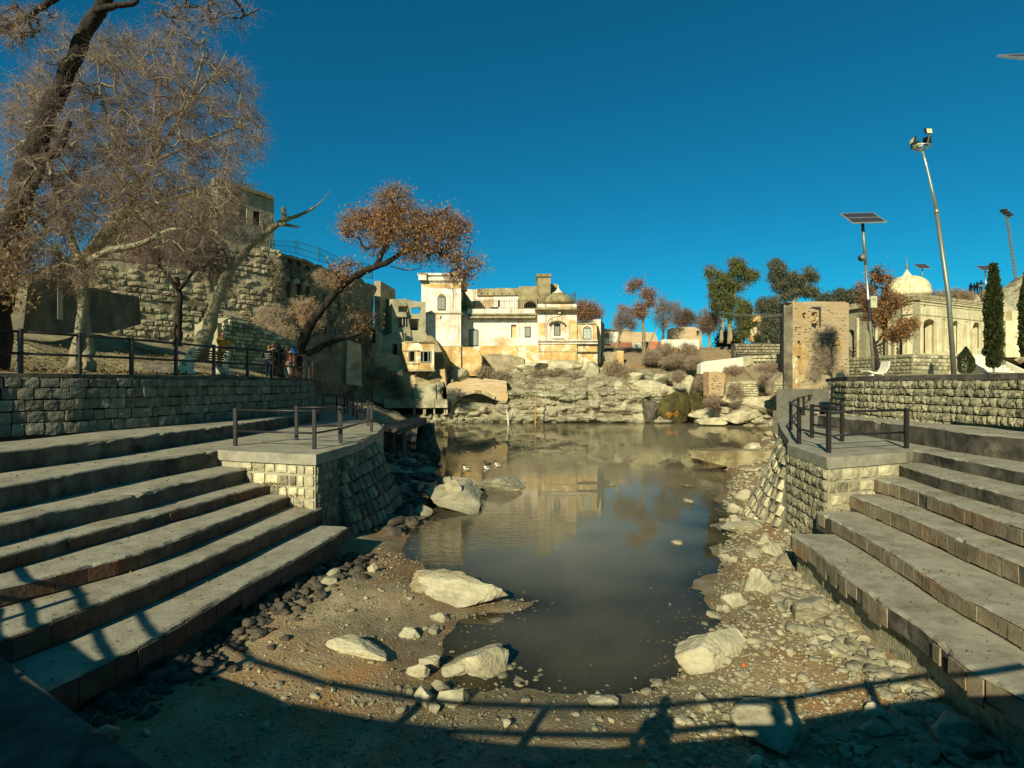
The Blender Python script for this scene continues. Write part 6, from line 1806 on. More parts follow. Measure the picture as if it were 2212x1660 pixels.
# the big bare tree
tree("bare_tree", "huge bare tree filling the upper left with a haze of brown twigs", [
    (pp(14.4, (187, 800), (184, 720), (177, 640), (174, 570)), [.20, .15, .13, .12]),
    (pp(14.2, (160, 795), (167, 740), (178, 660), (183, 590), (190, 560)), [.17, .11, .095, .09, .09]),
    (pp(14.6, (176, 620), (190, 560), (262, 470), (330, 350), (400, 240), (432, 150), (440, 110)), [.13, .12, .095, .08, .06, .04, .02]),
    (pp(15.4, (330, 350), (345, 260), (338, 160), (325, 90)), [.07, .055, .035, .015]),
    (pp(14.0, (174, 580), (130, 440), (96, 310), (80, 200)), [.10, .08, .05, .02]),
    (pp(13.6, (190, 565), (240, 540), (300, 530), (360, 500), (430, 490)), [.09, .085, .07, .045, .02]),
    (pp(14.6, (330, 350), (450, 300), (545, 265)), [.055, .04, .015]),
    (pp(14.6, (262, 470), (400, 420), (520, 400)), [.055, .04, .015]),
    (pp(14.6, (405, 235), (470, 150), (490, 110)), [.045, .03, .012]),
    (pp(14.9, (300, 400), (230, 260), (210, 130)), [.07, .05, .02])],
    [(335, 160, 150, 120, 14.8, 2.6, 1), (190, 130, 130, 90, 15.0, 2.6, .9), (455, 230, 110, 120, 14.8, 2.2, 1), (495, 330, 80, 60, 14.4, 2.0, 1), (150, 280, 150, 130, 14.6, 2.4, 1), (300, 330, 180, 120, 14.6, 2.4, 1.3),
     (70, 420, 110, 120, 14.0, 2.0, 1), (220, 440, 150, 90, 14.2, 2.0, 1.2), (430, 420, 120, 80, 14.2, 2.0, 1.2), (60, 240, 80, 110, 15, 2, .8), (390, 540, 90, 60, 13.9, 1.6, .5), (150, 570, 110, 60, 13.9, 1.6, 1.1), (480, 470, 80, 60, 14.2, 1.5, .8), (540, 300, 40, 60, 14.4, 1.4, .6)],
    2300, 'bark_pale', 'twig', tip=.0042, twigs=6, twig_len=.52, droop=.30, twig_mat2='twig_pale', leaf='dry_leaf', n_leaf=6500, leaf_size=(.09, .035),
    leaf_blobs=[(110, 540, 120, 90, 13.9, 1.6, 1.6), (230, 440, 150, 100, 14.2, 2, 1), (430, 440, 120, 80, 14.2, 2, .8), (200, 590, 60, 40, 13.9, 1, 1.2), (330, 330, 200, 140, 14.5, 2.2, .25), (50, 440, 80, 90, 13.8, 1.5, 1.3), (270, 530, 50, 25, 13.8, .6, 1.4)], rmax=.06)
tree("small_bare_tree", "dark upright trunk with drooping brown twigs behind the railing", [
    (pp(20.5, (383, 748), (385, 690), (388, 640), (380, 600)), [.17, .14, .12, .10]),
    (pp(20.3, (384, 625), (340, 570), (300, 540)), [.08, .06, .03]),
    (pp(20.3, (388, 625), (430, 570), (450, 520)), [.08, .06, .03])],
    [(330, 540, 70, 40, 20.3, 1.5, 1), (430, 540, 70, 50, 20.3, 1.5, 1), (380, 500, 90, 50, 20.3, 1.8, .8), (470, 590, 40, 60, 20.3, 1, .7)],
    520, 'bark_dark', 'twig', tip=.0055, twigs=5, twig_len=.7, droop=.6, leaf='dry_leaf', n_leaf=1500, leaf_size=(.10, .04))
tree("pruned_tree", "pale leaning tree with sawn off limbs reaching over the people", [
    (pp(19.5, (430, 765), (452, 705), (464, 655), (484, 605)), [.36, .24, .19, .16]),
    (pp(19.5, (470, 645), (484, 605), (520, 556), (560, 515), (605, 482), (650, 464), (680, 448)), [.17, .16, .13, .11, .11, .07, .035]),
    (pp(19.5, (680, 448), (700, 430), (716, 407)), [.03, .016, .006]),
    (pp(19.5, (612, 482), (614, 464), (612, 450)), [.10, .09, .08]),
    (pp(19.4, (606, 484), (628, 488), (645, 491)), [.10, .06, .035]),
    (pp(19.5, (462, 660), (452, 620), (446, 592)), [.18, .13, .10]),
    (pp(19.4, (570, 508), (566, 480), (575, 465)), [.06, .04, .02])],
    [], 0, 'bark_pale', 'twig')
tree("orange_tree", "leaning tree with rust coloured leaves against the sky left of the tower", [
    (pp(27, (644, 815), (654, 745), (672, 702), (705, 656), (745, 612), (790, 585)), [.32, .26, .23, .21, .19, .17]),
    (pp(27, (790, 585), (830, 570), (872, 546), (920, 540), (970, 556), (1005, 592), (1030, 600)), [.17, .15, .12, .09, .06, .04, .015]),
    (pp(27, (812, 576), (826, 545), (842, 505), (850, 440), (850, 410)), [.14, .11, .08, .05, .02]),
    (pp(27, (872, 546), (915, 500), (950, 460)), [.11, .07, .03]),
    (pp(27, (664, 765), (720, 738), (770, 722), (800, 705)), [.18, .15, .11, .06]),
    (pp(27, (745, 612), (720, 590), (705, 560)), [.06, .04, .015]),
    (pp(27, (842, 575), (880, 584), (910, 580)), [.04, .03, .015])],
    [(848, 440, 45, 42, 27, 1.3, 1), (800, 480, 65, 34, 27, 1.5, 1), (872, 490, 78, 48, 27, 1.8, 1.2), (765, 492, 32, 30, 27, 1.0, .8), (950, 490, 55, 44, 27, 1.5, 1.1), (990, 500, 34, 40, 27, 1.1, .9), (930, 545, 80, 26, 27, 1.4, 1.1), (1000, 572, 34, 34, 27, 1, 1),
     (830, 525, 55, 26, 27, 1.3, .8), (985, 598, 30, 20, 27, .8, .8), (1032, 570, 14, 18, 27, .5, .6), (855, 405, 16, 16, 27, .6, .7), (760, 585, 50, 22, 27, .9, .35), (720, 610, 40, 30, 27, .9, .5), (785, 690, 32, 30, 27, .9, .6)],
    900, 'bark_dark', 'twig_red', tip=.0075, twigs=4, twig_len=.5, leaf='orange_leaf', n_leaf=11000, leaf_size=(.17, .065), leaf_droop=1.2, leaf_spread=.30, clump=True, twig_mat2='twig_pale')
def bush(label, blobs, n_att, leaf=None, n_leaf=0, twig='twig_pale', tip=.008, twig_len=.4, leaf_size=(.1, .04), name="dry_bush", group=None, base=None, cat="bush", droop=0, twigs=5):
    b0 = blobs[0]
    foot = base if base else P(b0[0], b0[1] + b0[3]*1.05, b0[4])
    top = P(b0[0], b0[1], b0[4])
    return tree(name, label, [([foot, LI(foot, top, .5), top], [tip*4, tip*3, tip*2])], blobs, n_att, 'twig', twig, group, cat, tip=tip, twigs=twigs, twig_len=twig_len, leaf=leaf, n_leaf=n_leaf, leaf_size=leaf_size, droop=droop)
bush("rusty dry bush on the slope at the foot of the fort wall", [(655, 668, 34, 24, 36, 1.2, 1), (675, 690, 28, 26, 36, 1, 1)], 260, 'orange_leaf', 1800, leaf_size=(.14, .06), name="dry_bush")
bush("straw coloured creeper bush hanging on the pale rampart", [(585, 690, 40, 34, 37, 1.2, 1), (610, 720, 40, 20, 36, 1, 1)], 300, 'dry_grass', 1600, leaf_size=(.16, .05))
bush("grey brown bush on the fort wall behind the leaning orange tree", [(735, 610, 34, 26, 40, 1.2, 1), (700, 600, 24, 18, 40, 1, 1)], 260, 'dry_leaf', 1500, leaf_size=(.16, .06))
bush("dark climbing bush low on the fort wall", [(590, 600, 18, 50, 39, .6, 1)], 200, 'euc_leaf', 900, leaf_size=(.16, .08))
bush("dark green bush hanging over the rocks below the latticed ruin", [(852, 825, 22, 26, 55, 1, 1), (868, 850, 14, 14, 55, .7, 1)], 240, 'euc_leaf_grey', 1500, leaf_size=(.22, .08), tip=.012, base=P(845, 800, 55.6))
bush("dry straw bush on the ledge left of the dark green bush", [(800, 808, 28, 12, 55, 1, 1), (770, 815, 20, 12, 54, 1, 1), (825, 800, 16, 10, 55.5, .8, 1)], 240, 'dry_grass', 1600, leaf_size=(.3, .05), tip=.012)
bush("brown grass bush under the left end of the temple hall", [(1048, 805, 22, 12, 61, .8, 1), (1082, 815, 22, 14, 60.5, .8, 1)], 240, 'dry_grass', 1600, leaf_size=(.32, .05), tip=.013)
bush("grey green scrub on the ledge below the middle of the temple", [(1170, 812, 40, 12, 60.5, 1, 1), (1205, 806, 24, 10, 61, .8, 1)], 240, 'green_grass', 1500, leaf_size=(.3, .06), tip=.013)
bush("brown scrub on the ledge below the arched bay", [(1235, 815, 24, 10, 60.5, 1, 1), (1140, 828, 24, 10, 59.6, .8, .8)], 180, 'dry_grass', 1000, leaf_size=(.3, .05), tip=.013)
bush("straw coloured bush beside the boulder at the right corner of the temple", [(1330, 802, 26, 24, 62, 1.3, 1), (1350, 812, 18, 14, 61, 1, 1)], 320, 'dry_grass', 2000, leaf_size=(.32, .06), tip=.013)
for i, (x, y, rx, ry, lb) in enumerate([(460, 960, 90, 70, "rusty bush in front of the white garden wall"), (640, 960, 90, 70, "brown leafy bush at the right end of the white garden wall"), (330, 1010, 70, 50, "low straw bush below the red garden wall"), (540, 1040, 120, 45, "wide low straw bush on the bank above the overhanging slab"), (700, 1060, 70, 50, "dry bush beside the tilted white concrete wall")]):
    bush(lb, TB(uS, [(x, y, rx, ry), (x+rx*.6, y+ry*.3, rx*.6, ry*.6), (x-rx*.6, y+ry*.4, rx*.6, ry*.5)], 70 - i*1.5, 1.6), 300, 'orange_leaf' if i < 2 else 'dry_grass', 1900, tip=.013, twig_len=.6, leaf_size=(.2, .09) if i < 2 else (.3, .06), twig='twig_pale')
for i, (x, y, rx, ry, lb) in enumerate([(770, 1230, 60, 70, "reddish scrub between the overhanging slab and the brick pier"), (560, 1180, 50, 40, "thin scrub on the rocks left of the reddish scrub"), (1040, 1130, 80, 30, "straw scrub in front of the tilted concrete wall"), (1290, 1330, 60, 40, "straw tuft beside the white rubble wall"), (1340, 1110, 120, 40, "brown scrub below the rubble terrace wall"), (1050, 1330, 70, 110, "grey twiggy bush against the white rubble wall"), (860, 1390, 60, 40, "dark scrub below the red brick pier"), (1320, 1200, 70, 40, "straw scrub left of the brick tower foot")]):
    bush(lb, TB(uS, [(x, y, rx, ry)], 56 - i*.6, 1.0), 150, 'dry_grass' if i % 2 else 'red_leaf', 700, tip=.012, twig_len=.5, leaf_size=(.22, .05))
# trees beyond the garden walls
tree("rusty_leaved_tree", "slim pale trunked tree with tufts of dusty red leaves above the garden wall", [
    ([P(*uS(*q), 76) for q in ((265, 1000), (262, 830), (255, 720), (262, 660))], [.32, .28, .22, .18]),
    ([P(*uS(*q), 76) for q in ((262, 680), (285, 600), (290, 520), (250, 440), (220, 380))], [.18, .15, .12, .08, .03]),
    ([P(*uS(*q), 76) for q in ((255, 690), (215, 640), (150, 610), (90, 600))], [.15, .11, .07, .03]),
    ([P(*uS(*q), 76) for q in ((285, 590), (320, 560), (345, 530))], [.09, .06, .03]),
    ([P(*uS(*q), 76) for q in ((290, 960), (340, 830), (390, 740))], [.14, .10, .03])],
    TB(uS, [(200, 390, 75, 35), (300, 470, 70, 50), (220, 630, 80, 45), (90, 600, 40, 28), (330, 540, 40, 36), (230, 570, 50, 30), (160, 430, 40, 30)], 76, 1.3), 300, 'bark_pale', 'twig_red', tip=.013, twigs=4, twig_len=1.0, leaf='red_leaf', n_leaf=2600, leaf_size=(.30, .13), leaf_spread=.42, clump=True)
def bare(label, cf, base, fork, blobs, d, n_=420, twig='twig', leaf=None, nl=0, name="winter_tree", tip=.016, bark='bark_pale'):
    b = P(*cf(*base), d); f_ = P(*cf(*fork), d)
    lim = [([b, LI(b, f_, .5), f_], [.26, .2, .15])]
    for x, y, rx, ry in blobs[:4]:
        q = P(*cf(x, y), d)
        lim.append(([LI(b, f_, .8), LI(f_, q, .4) + Vector((0, 0, .4)), q], [.13, .09, .03]))
    blobs = blobs + [(x, y - ry*.5, rx*.55, ry*.7) for x, y, rx, ry in blobs]
    return tree(name, label, lim, TB(cf, blobs, d, 2.0), int(n_*.62), bark, twig, tip=tip*.72, twigs=4, twig_len=1.25, leaf=leaf, n_leaf=nl, leaf_size=(.28, .12), leaf_spread=.6)
bare("round grey bare tree above the white garden wall", uS, (425, 900), (435, 760), [(400, 640, 80, 70), (480, 620, 90, 70), (430, 560, 70, 50), (540, 600, 60, 50), (450, 720, 90, 50)], 84, 520)
bare("low grey bare tree by the railings right of the temple hall", uS, (25, 940), (60, 800), [(60, 690, 55, 50), (120, 700, 60, 60), (160, 740, 50, 40), (40, 740, 40, 40)], 72, 380)
bare("spreading brown tree behind the brick house", uS, (620, 800), (620, 740), [(560, 690, 50, 50), (620, 650, 60, 45), (670, 690, 45, 50), (600, 720, 80, 40)], 98, 420, 'twig_red', 'dry_leaf', 2200, "brown_tree", bark='bark_dark')
bare("thin grey bare tree leaning beside the tall eucalyptus", uS, (830, 940), (830, 800), [(820, 720, 60, 60), (860, 680, 50, 50), (790, 760, 40, 50), (850, 760, 50, 50)], 82, 420, 'twig_red')
bare("rust red bushy tree behind the right wing of the temple hall", uM, (1850, 640), (1850, 580), [(1800, 480, 55, 50), (1870, 500, 70, 60), (1920, 520, 55, 50), (1830, 550, 80, 40), (1790, 540, 40, 50)], 84, 480, 'twig_red', 'red_leaf', 5000, "red_tree")
for (lb, stems, blobs, d, leaf, n_) in (
    ("tall eucalyptus with a bright olive crown on the right", [((1000, 900), (1000, 700), (985, 480), (900, 300)), ((1015, 880), (1020, 640), (1060, 420), (1080, 260)), ((930, 890), (950, 700), (960, 500), (1000, 380))],
     [(850, 265, 60, 42), (880, 310, 60, 40), (1050, 200, 70, 50), (1090, 260, 80, 55), (1180, 310, 80, 45), (960, 330, 70, 50), (1000, 400, 90, 50), (890, 400, 50, 50), (920, 480, 85, 50), (1080, 400, 70, 40), (900, 560, 60, 50), (1010, 520, 80, 50), (1000, 620, 70, 50)], 79, 'euc_leaf', 15000),
    ("drooping grey green eucalyptus right of the tall one", [((1350, 990), (1355, 760), (1430, 560), (1440, 330)), ((1345, 960), (1480, 620), (1560, 450), (1600, 330)), ((1480, 620), (1640, 440), (1690, 310))],
     [(1400, 220, 55, 50), (1440, 260, 50, 55), (1390, 320, 40, 45), (1450, 380, 70, 50), (1540, 330, 70, 45), (1620, 350, 60, 50), (1690, 280, 50, 50), (1720, 320, 35, 40), (1600, 430, 110, 50), (1490, 470, 70, 45), (1420, 400, 40, 40), (1700, 430, 60, 50), (1760, 450, 40, 40)], 82, 'euc_leaf_grey', 15000),
    ("young eucalyptus in front of the small arch shrine", [((1105, 985), (1120, 880), (1130, 700)),],
     [(1130, 580, 50, 50), (1110, 640, 55, 50), (1150, 640, 45, 55), (1130, 720, 60, 60), (1120, 800, 50, 40)], 76, 'euc_leaf', 6000),
    ("weeping grey eucalyptus beside the brick tower", [((1340, 990), (1345, 880), (1350, 700)), ((1350, 860), (1290, 700), (1280, 580))],
     [(1280, 545, 45, 45), (1270, 600, 40, 40), (1390, 540, 60, 50), (1400, 600, 60, 60), (1350, 660, 80, 60), (1330, 740, 70, 60), (1420, 700, 50, 70), (1380, 810, 60, 50)], 77, 'euc_leaf_grey', 8500)):
    lim = [([P(*uS(*q), d) for q in s_], [.30, .22, .14, .05][:len(s_)]) for s_ in stems]
    tree("eucalyptus", lb, lim, TB(uS, blobs, d, 1.7), 420, 'bark_pale', 'twig', tip=.014, twigs=2, twig_len=.7, droop=.7, leaf=leaf, n_leaf=n_, leaf_size=(.42, .12), leaf_droop=1.6, leaf_spread=.36, clump=True)
for i, (x, y, rx, ry, lb) in enumerate([(1830, 530, 75, 40, "low distant olive tree just above the brick tower"), (1960, 490, 45, 55, "upright distant olive tree beyond the brick tower"), (2080, 500, 85, 60, "broad distant olive tree behind the side wing of the domed temple")]):
    b = P(*uS(x, y+ry+60), 115); t_ = P(*uS(x, y), 115)
    tree("distant_tree", lb, [([b, LI(b, t_, .5), t_], [.3, .25, .15])], TB(uS, [(x, y, rx*.7, ry*.7), (x-rx*.5, y+ry*.4, rx*.5, ry*.5), (x+rx*.5, y+ry*.3, rx*.5, ry*.5), (x, y-ry*.4, rx*.4, ry*.4)], 115, 2.5), 180, 'bark_pale', 'twig', tip=.02, twigs=2, twig_len=.9, leaf='euc_leaf_grey', n_leaf=4500, leaf_size=(.6, .22), leaf_spread=.6)
for i, (u, v, rx, ry, d, lb) in enumerate([(1530, 690, 30, 26, 105, "brownish tree mass filling in behind the tall eucalyptus"), (1660, 735, 34, 30, 96, "dark tree mass between the eucalyptus trees and the brick tower"), (1575, 735, 26, 26, 90, "dark undergrowth tree under the tall eucalyptus")]):
    b = P(u, v+ry+10, d); t_ = P(u, v, d)
    tree("background_tree", lb, [([b, LI(b, t_, .5), t_], [.3, .22, .1])], [(u, v, rx, ry, d, 2, 1), (u-rx*.5, v+ry*.4, rx*.6, ry*.6, d, 2, 1), (u+rx*.5, v+ry*.3, rx*.6, ry*.6, d, 2, 1)], 240, 'bark_pale', 'twig', tip=.016, twigs=3, twig_len=.9, leaf='euc_leaf_grey' if i else 'dry_leaf', n_leaf=4500 if i else 1500, leaf_size=(.45, .16), leaf_spread=.5)
# trees by the domed temple
tree("temple_tree", "small tree with rust leaves half hiding the side of the domed temple", [
    ([P(*uT(*q), 36) for q in ((945, 1010), (940, 900), (925, 800), (905, 730))], [.16, .13, .11, .09]),
    ([P(*uT(*q), 36) for q in ((905, 740), (870, 650), (880, 520), (870, 400))], [.08, .06, .04, .02]),
    ([P(*uT(*q), 36) for q in ((925, 790), (1000, 690), (1030, 540), (1010, 420), (980, 250))], [.09, .07, .05, .03, .012]),
    ([P(*uT(*q), 36) for q in ((930, 810), (1060, 740), (1180, 680), (1250, 640))], [.08, .06, .04, .015])],
    TB(uT, [(850, 430, 70, 80), (900, 560, 100, 90), (1000, 500, 90, 120), (1180, 660, 90, 100), (1080, 700, 100, 60), (1150, 420, 60, 60), (1050, 390, 80, 60), (830, 290, 80, 40), (950, 200, 60, 80), (1040, 250, 40, 70), (1240, 620, 60, 60), (880, 340, 60, 50)], 36, 1.2), 620,
    'bark_dark', 'twig_red', tip=.009, twigs=4, twig_len=.45, leaf='orange_leaf', n_leaf=6500, leaf_size=(.17, .085), leaf_spread=.22, clump=True)
bare2 = tree("bare_shrub_tree", "greenish bare shrub tree leaning against the brick tower on the right", [
    ([P(*uT(*q), 33) for q in ((585, 1115), (550, 1060), (490, 960), (470, 860))], [.10, .08, .06, .03]),
    ([P(*uT(*q), 33) for q in ((550, 1060), (470, 1030), (390, 1000))], [.06, .04, .015]),
    ([P(*uT(*q), 33) for q in ((500, 980), (520, 820), (540, 680))], [.06, .04, .015])],
    TB(uT, [(430, 760, 50, 110), (500, 800, 90, 130), (540, 700, 70, 80), (470, 950, 110, 110), (410, 1050, 70, 60), (560, 930, 50, 100)], 33, .9), 420, 'bark_pale', 'twig_pale', tip=.006, twigs=7, twig_len=.42, leaf='green_grass', n_leaf=2200, leaf_size=(.10, .04))
def cypress(label, cf, x, y0, y1, rx, d, k=.25, n_=9000, power=.8):
    top = P(*cf(x, y0), d); bot = P(*cf(x, y1), d); H_ = top.z - bot.z; rad = rx*k/F*d
    root = thing("cypress", label, "tree", bot)
    MB().tube([bot - Vector((0, 0, .5)), bot + Vector((0, 0, H_*.9))], [rad*.2, .02], 7).build("trunk", M['bark_pale'], root)
    t = nrng.rand(n_)**.8; a = nrng.uniform(0, 6.283, n_)
    prof = np.minimum(1, (1-t)*2.6)**power*(np.minimum(1, .55 + t*3))
    lump = 1 + .22*fbm(np.stack([np.cos(a)*1.5, np.sin(a)*1.5, t*H_*1.1/ max(rad*1.6, .2)], -1), 2)
    r_ = rad*prof*lump*(.45 + .55*nrng.rand(n_)**.4)
    c = np.stack([bot.x + np.cos(a)*r_, bot.y + np.sin(a)*r_, bot.z + t*H_], -1)
    m = len(c); up = np.stack([np.cos(a)*.45, np.sin(a)*.45, np.ones(n_)], -1) + nrng.normal(size=(n_, 3))*.25
    up /= np.linalg.norm(up, axis=1, keepdims=True); b = np.cross(up, nrng.normal(size=(n_, 3))); b /= np.linalg.norm(b, axis=1, keepdims=True)
    l_ = (H_*.045*nrng.uniform(.6, 1.3, m))[:, None]; w_ = l_*.28
    V = np.stack([c, c + up*l_*.5 + b*w_, c + up*l_, c + up*l_*.5 - b*w_], 1).reshape(-1, 3)
    ob("crown", fast_mesh("crown", V, (np.arange(m)*4)[:, None] + np.arange(4)[None, :], M['cypress_leaf']), root)
cypress("tall thin cypress at the right end of the domed temple", uT, 1950, 120, 1000, 46, 38, n_=9000, power=1.1)
cypress("second tall cypress cut by the right edge of the picture", uT, 2238, 185, 900, 42, 40, n_=6000, power=1.1)
cypress("small dark conical cypress bush beside the floodlight pole", uT, 1710, 815, 1045, 56, 30, n_=5000, power=1.0)
cypress("tiny clipped cypress behind the tall thin cypress", uT, 2030, 850, 970, 18, 42, n_=1200)
# bushes on the rocky hill
for i, (u, v, rx, ry, d, lb) in enumerate([(2070, 640, 34, 14, 66, "brown bush on the hill in front of the standing people"), (2030, 645, 26, 16, 67, "thin grey bush at the left end of the hill"), (2185, 690, 18, 30, 76, "dry bush on the rocky slope at the right edge"), (2140, 640, 14, 10, 65, "small dry bush on the hill crest")]):
    bush(lb, [(u, v, rx, ry, d, 1.5, 1), (u+rx*.6, v+ry*.3, rx*.6, ry*.7, d, 1.2, 1)], 220, 'dry_leaf', 1500, tip=.014, twig_len=.6, leaf_size=(.25, .10), twig='twig_pale')

# grass: blades on the banks and the cliff ledges
def grass(name, c, h, wd, key, label, lean=.5):
    m = len(c)
    dv = nrng.normal(size=(m, 3))*lean; dv[:, 2] = 1; dv /= np.linalg.norm(dv, axis=1, keepdims=True)
    b = np.cross(dv, nrng.normal(size=(m, 3))); b /= np.linalg.norm(b, axis=1, keepdims=True)
    l_ = (h*nrng.uniform(.4, 1.2, m))[:, None]
    V = np.stack([c - b*wd, c + b*wd, c + dv*l_ + np.array([[0, 0, -.15]])*l_], 1).reshape(-1, 3)
    return tag(ob(name, fast_mesh(name, V, (np.arange(m)*3)[:, None] + np.arange(3)[None, :], M[key])), label, "grass", None, "stuff")
def tufts(pick, n_t, per, spread):
    xs, ys = pick(n_t)
    x = np.repeat(xs, per) + nrng.normal(size=len(xs)*per)*spread; y = np.repeat(ys, per) + nrng.normal(size=len(xs)*per)*spread
    return np.stack([x, y, ground_np(x, y) - .005], -1)
grass("dry_grass", tufts(pk_right, 170, 26, .05), .13, .0025, 'dry_grass', "dry grass tufts among the stones of the right bank", .8)
grass("dry_grass", tufts(pk_left, 110, 22, .06), .07, .002, 'dry_grass', "thin dry grass on the left mud", 1.0)
grass("green_grass", tufts(lambda n_: (nrng.uniform(-1.2, 3.0, n_), nrng.uniform(6.0, 7.2, n_)), 80, 22, .05), .07, .0025, 'green_grass', "sparse green grass at the near water edge", .8)
def terr(n_):
    t = nrng.uniform(3, 14, n_); q = [on_path(pathL, path_len(pathL), s_)[0] for s_ in t]
    o_ = nrng.uniform(.6, 7, n_)
    return np.array([p.x for p in q]) - o_, np.array([p.y for p in q])
xs, o_ = [], []
s_ = nrng.uniform(3, 16, 5200); of = nrng.uniform(.5, 6.0, 5200)
cumL = path_len(pathL); c_ = []
for a_, b_ in zip(s_, of):
    p, d = on_path(pathL, cumL, a_); nr = Vector((-d.y, d.x, 0))
    q = p + nr*b_
    c_.append((q.x, q.y, TZ - .04 + .05*min(b_, 2.5) + .30*max(0, min(b_, 9)-2.5)))
grass("dry_grass", np.array(c_), .12, .004, 'dry_grass', "trampled dry grass on the left bank behind the railing", 1.0)
# twigs and leaf scraps on the mud
xs, ys = pk_left(900); x2, y2 = pk_near(700)
xs = np.concatenate([xs, x2]); ys = np.concatenate([ys, y2])
Vl, Fl = leaves_np(np.stack([xs, ys, ground_np(xs, ys) + .012], -1), .07, .022, 0)
tag(ob("fallen_leaves", fast_mesh("fallen_leaves", Vl, Fl, M['dry_leaf'])), "leaf scraps and straw on the near mud", "leaves", None, "stuff")
# scum and leaves afloat near the shores
ys = nrng.uniform(7.3, 26, 420); side_ = nrng.rand(420) < .5
xs = np.where(side_, xl(ys) + np.abs(nrng.normal(0, .5, 420)) + .15, xr(ys) - np.abs(nrng.normal(0, .5, 420)) - .15)
xs = np.concatenate([xs, nrng.uniform(-1, 5, 60)]); ys = np.concatenate([ys, nrng.uniform(10, 30, 60)])
a_ = nrng.uniform(0, 6.28, len(xs)); l_ = nrng.uniform(.02, .07, len(xs))*np.clip(ys/12, .8, 2)
c_, s_ = np.cos(a_)*l_, np.sin(a_)*l_
zz = np.full(len(xs), WATER + .006)
Vl = np.stack([np.stack([xs - c_, ys - s_, zz], -1), np.stack([xs + s_*.4, ys - c_*.4, zz], -1), np.stack([xs + c_, ys + s_, zz], -1), np.stack([xs - s_*.4, ys + c_*.4, zz], -1)], 1).reshape(-1, 3)
tag(ob("floating_leaves", fast_mesh("floating_leaves", Vl, (np.arange(len(xs))*4)[:, None] + np.arange(4)[None, :], M['dry_grass'])), "leaves and scum afloat along the pond edges", "leaves", None, "stuff")
# leaf litter on the left bank
lc = []
for a_, b_ in zip(nrng.uniform(3, 16, 3600), nrng.uniform(.5, 6.0, 3600)):
    p, d = on_path(pathL, cumL, a_); q = p + Vector((-d.y, d.x, 0))*b_
    lc.append((q.x, q.y, TZ + .0 + .05*min(b_, 2.5) + .30*max(0, min(b_, 9)-2.5) + nrng.rand()*.05))
Vl, Fl = leaves_np(np.array(lc), .09, .05, 0)
tag(ob("fallen_leaves", fast_mesh("fallen_leaves", Vl, Fl, M['dry_leaf'])), "brown leaf litter under the bare trees on the left bank", "leaves", None, "stuff")
# grit and leaf bits on the treads
for fronts, zs_, sd_, lb in ((FL, ZL, -1, "grit and leaf bits on the left steps"), (FR, ZR, 1, "grit and leaf bits on the right steps")):
    lc = []
    for k_ in range(7):
        for _ in range(150):
            p = rng.choice(fronts[k_]); off = rng.uniform(.03, 1.0)**.8
            lc.append((p.x + sd_*off*.9, p.y + rng.uniform(-.06, .06), zs_[k_] + .004))
    Vl, Fl = leaves_np(np.array(lc), .045, .03, 0)
    tag(ob("fallen_leaves", fast_mesh("fallen_leaves", Vl, Fl, M['dry_leaf'])), lb, "leaves", None, "stuff")
# dry growth on the cliff ledges
cl = V.copy() if False else None
me_c = bpy.data.objects["rock_cliff"].data
cv = np.zeros(len(me_c.vertices)*3, np.float32); me_c.vertices.foreach_get("co", cv); cv = cv.reshape(-1, 3)
up_ = cv[(cv[:, 2] > -1.2) & (cv[:, 0] > -8)]
sel = up_[nrng.randint(0, len(up_), 420)]
gp = np.repeat(sel, 26, 0) + nrng.normal(size=(420*26, 3))*np.array([.35, .2, .05])
grass("dry_grass", gp, .55, .016, 'dry_grass', "dry grass hanging on the ledges of the far cliff", .7)
lo_ = cv[(cv[:, 2] > -3.6) & (cv[:, 2] < .5) & (cv[:, 0] > -6)]
sel = lo_[nrng.randint(0, len(lo_), 160)]
gp = np.repeat(sel, 24, 0) + nrng.normal(size=(160*24, 3))*np.array([.25, .15, .05])
grass("hanging_roots", gp, -.7, .014, 'dry_leaf', "brown roots and weeds hanging down the far cliff", .3)
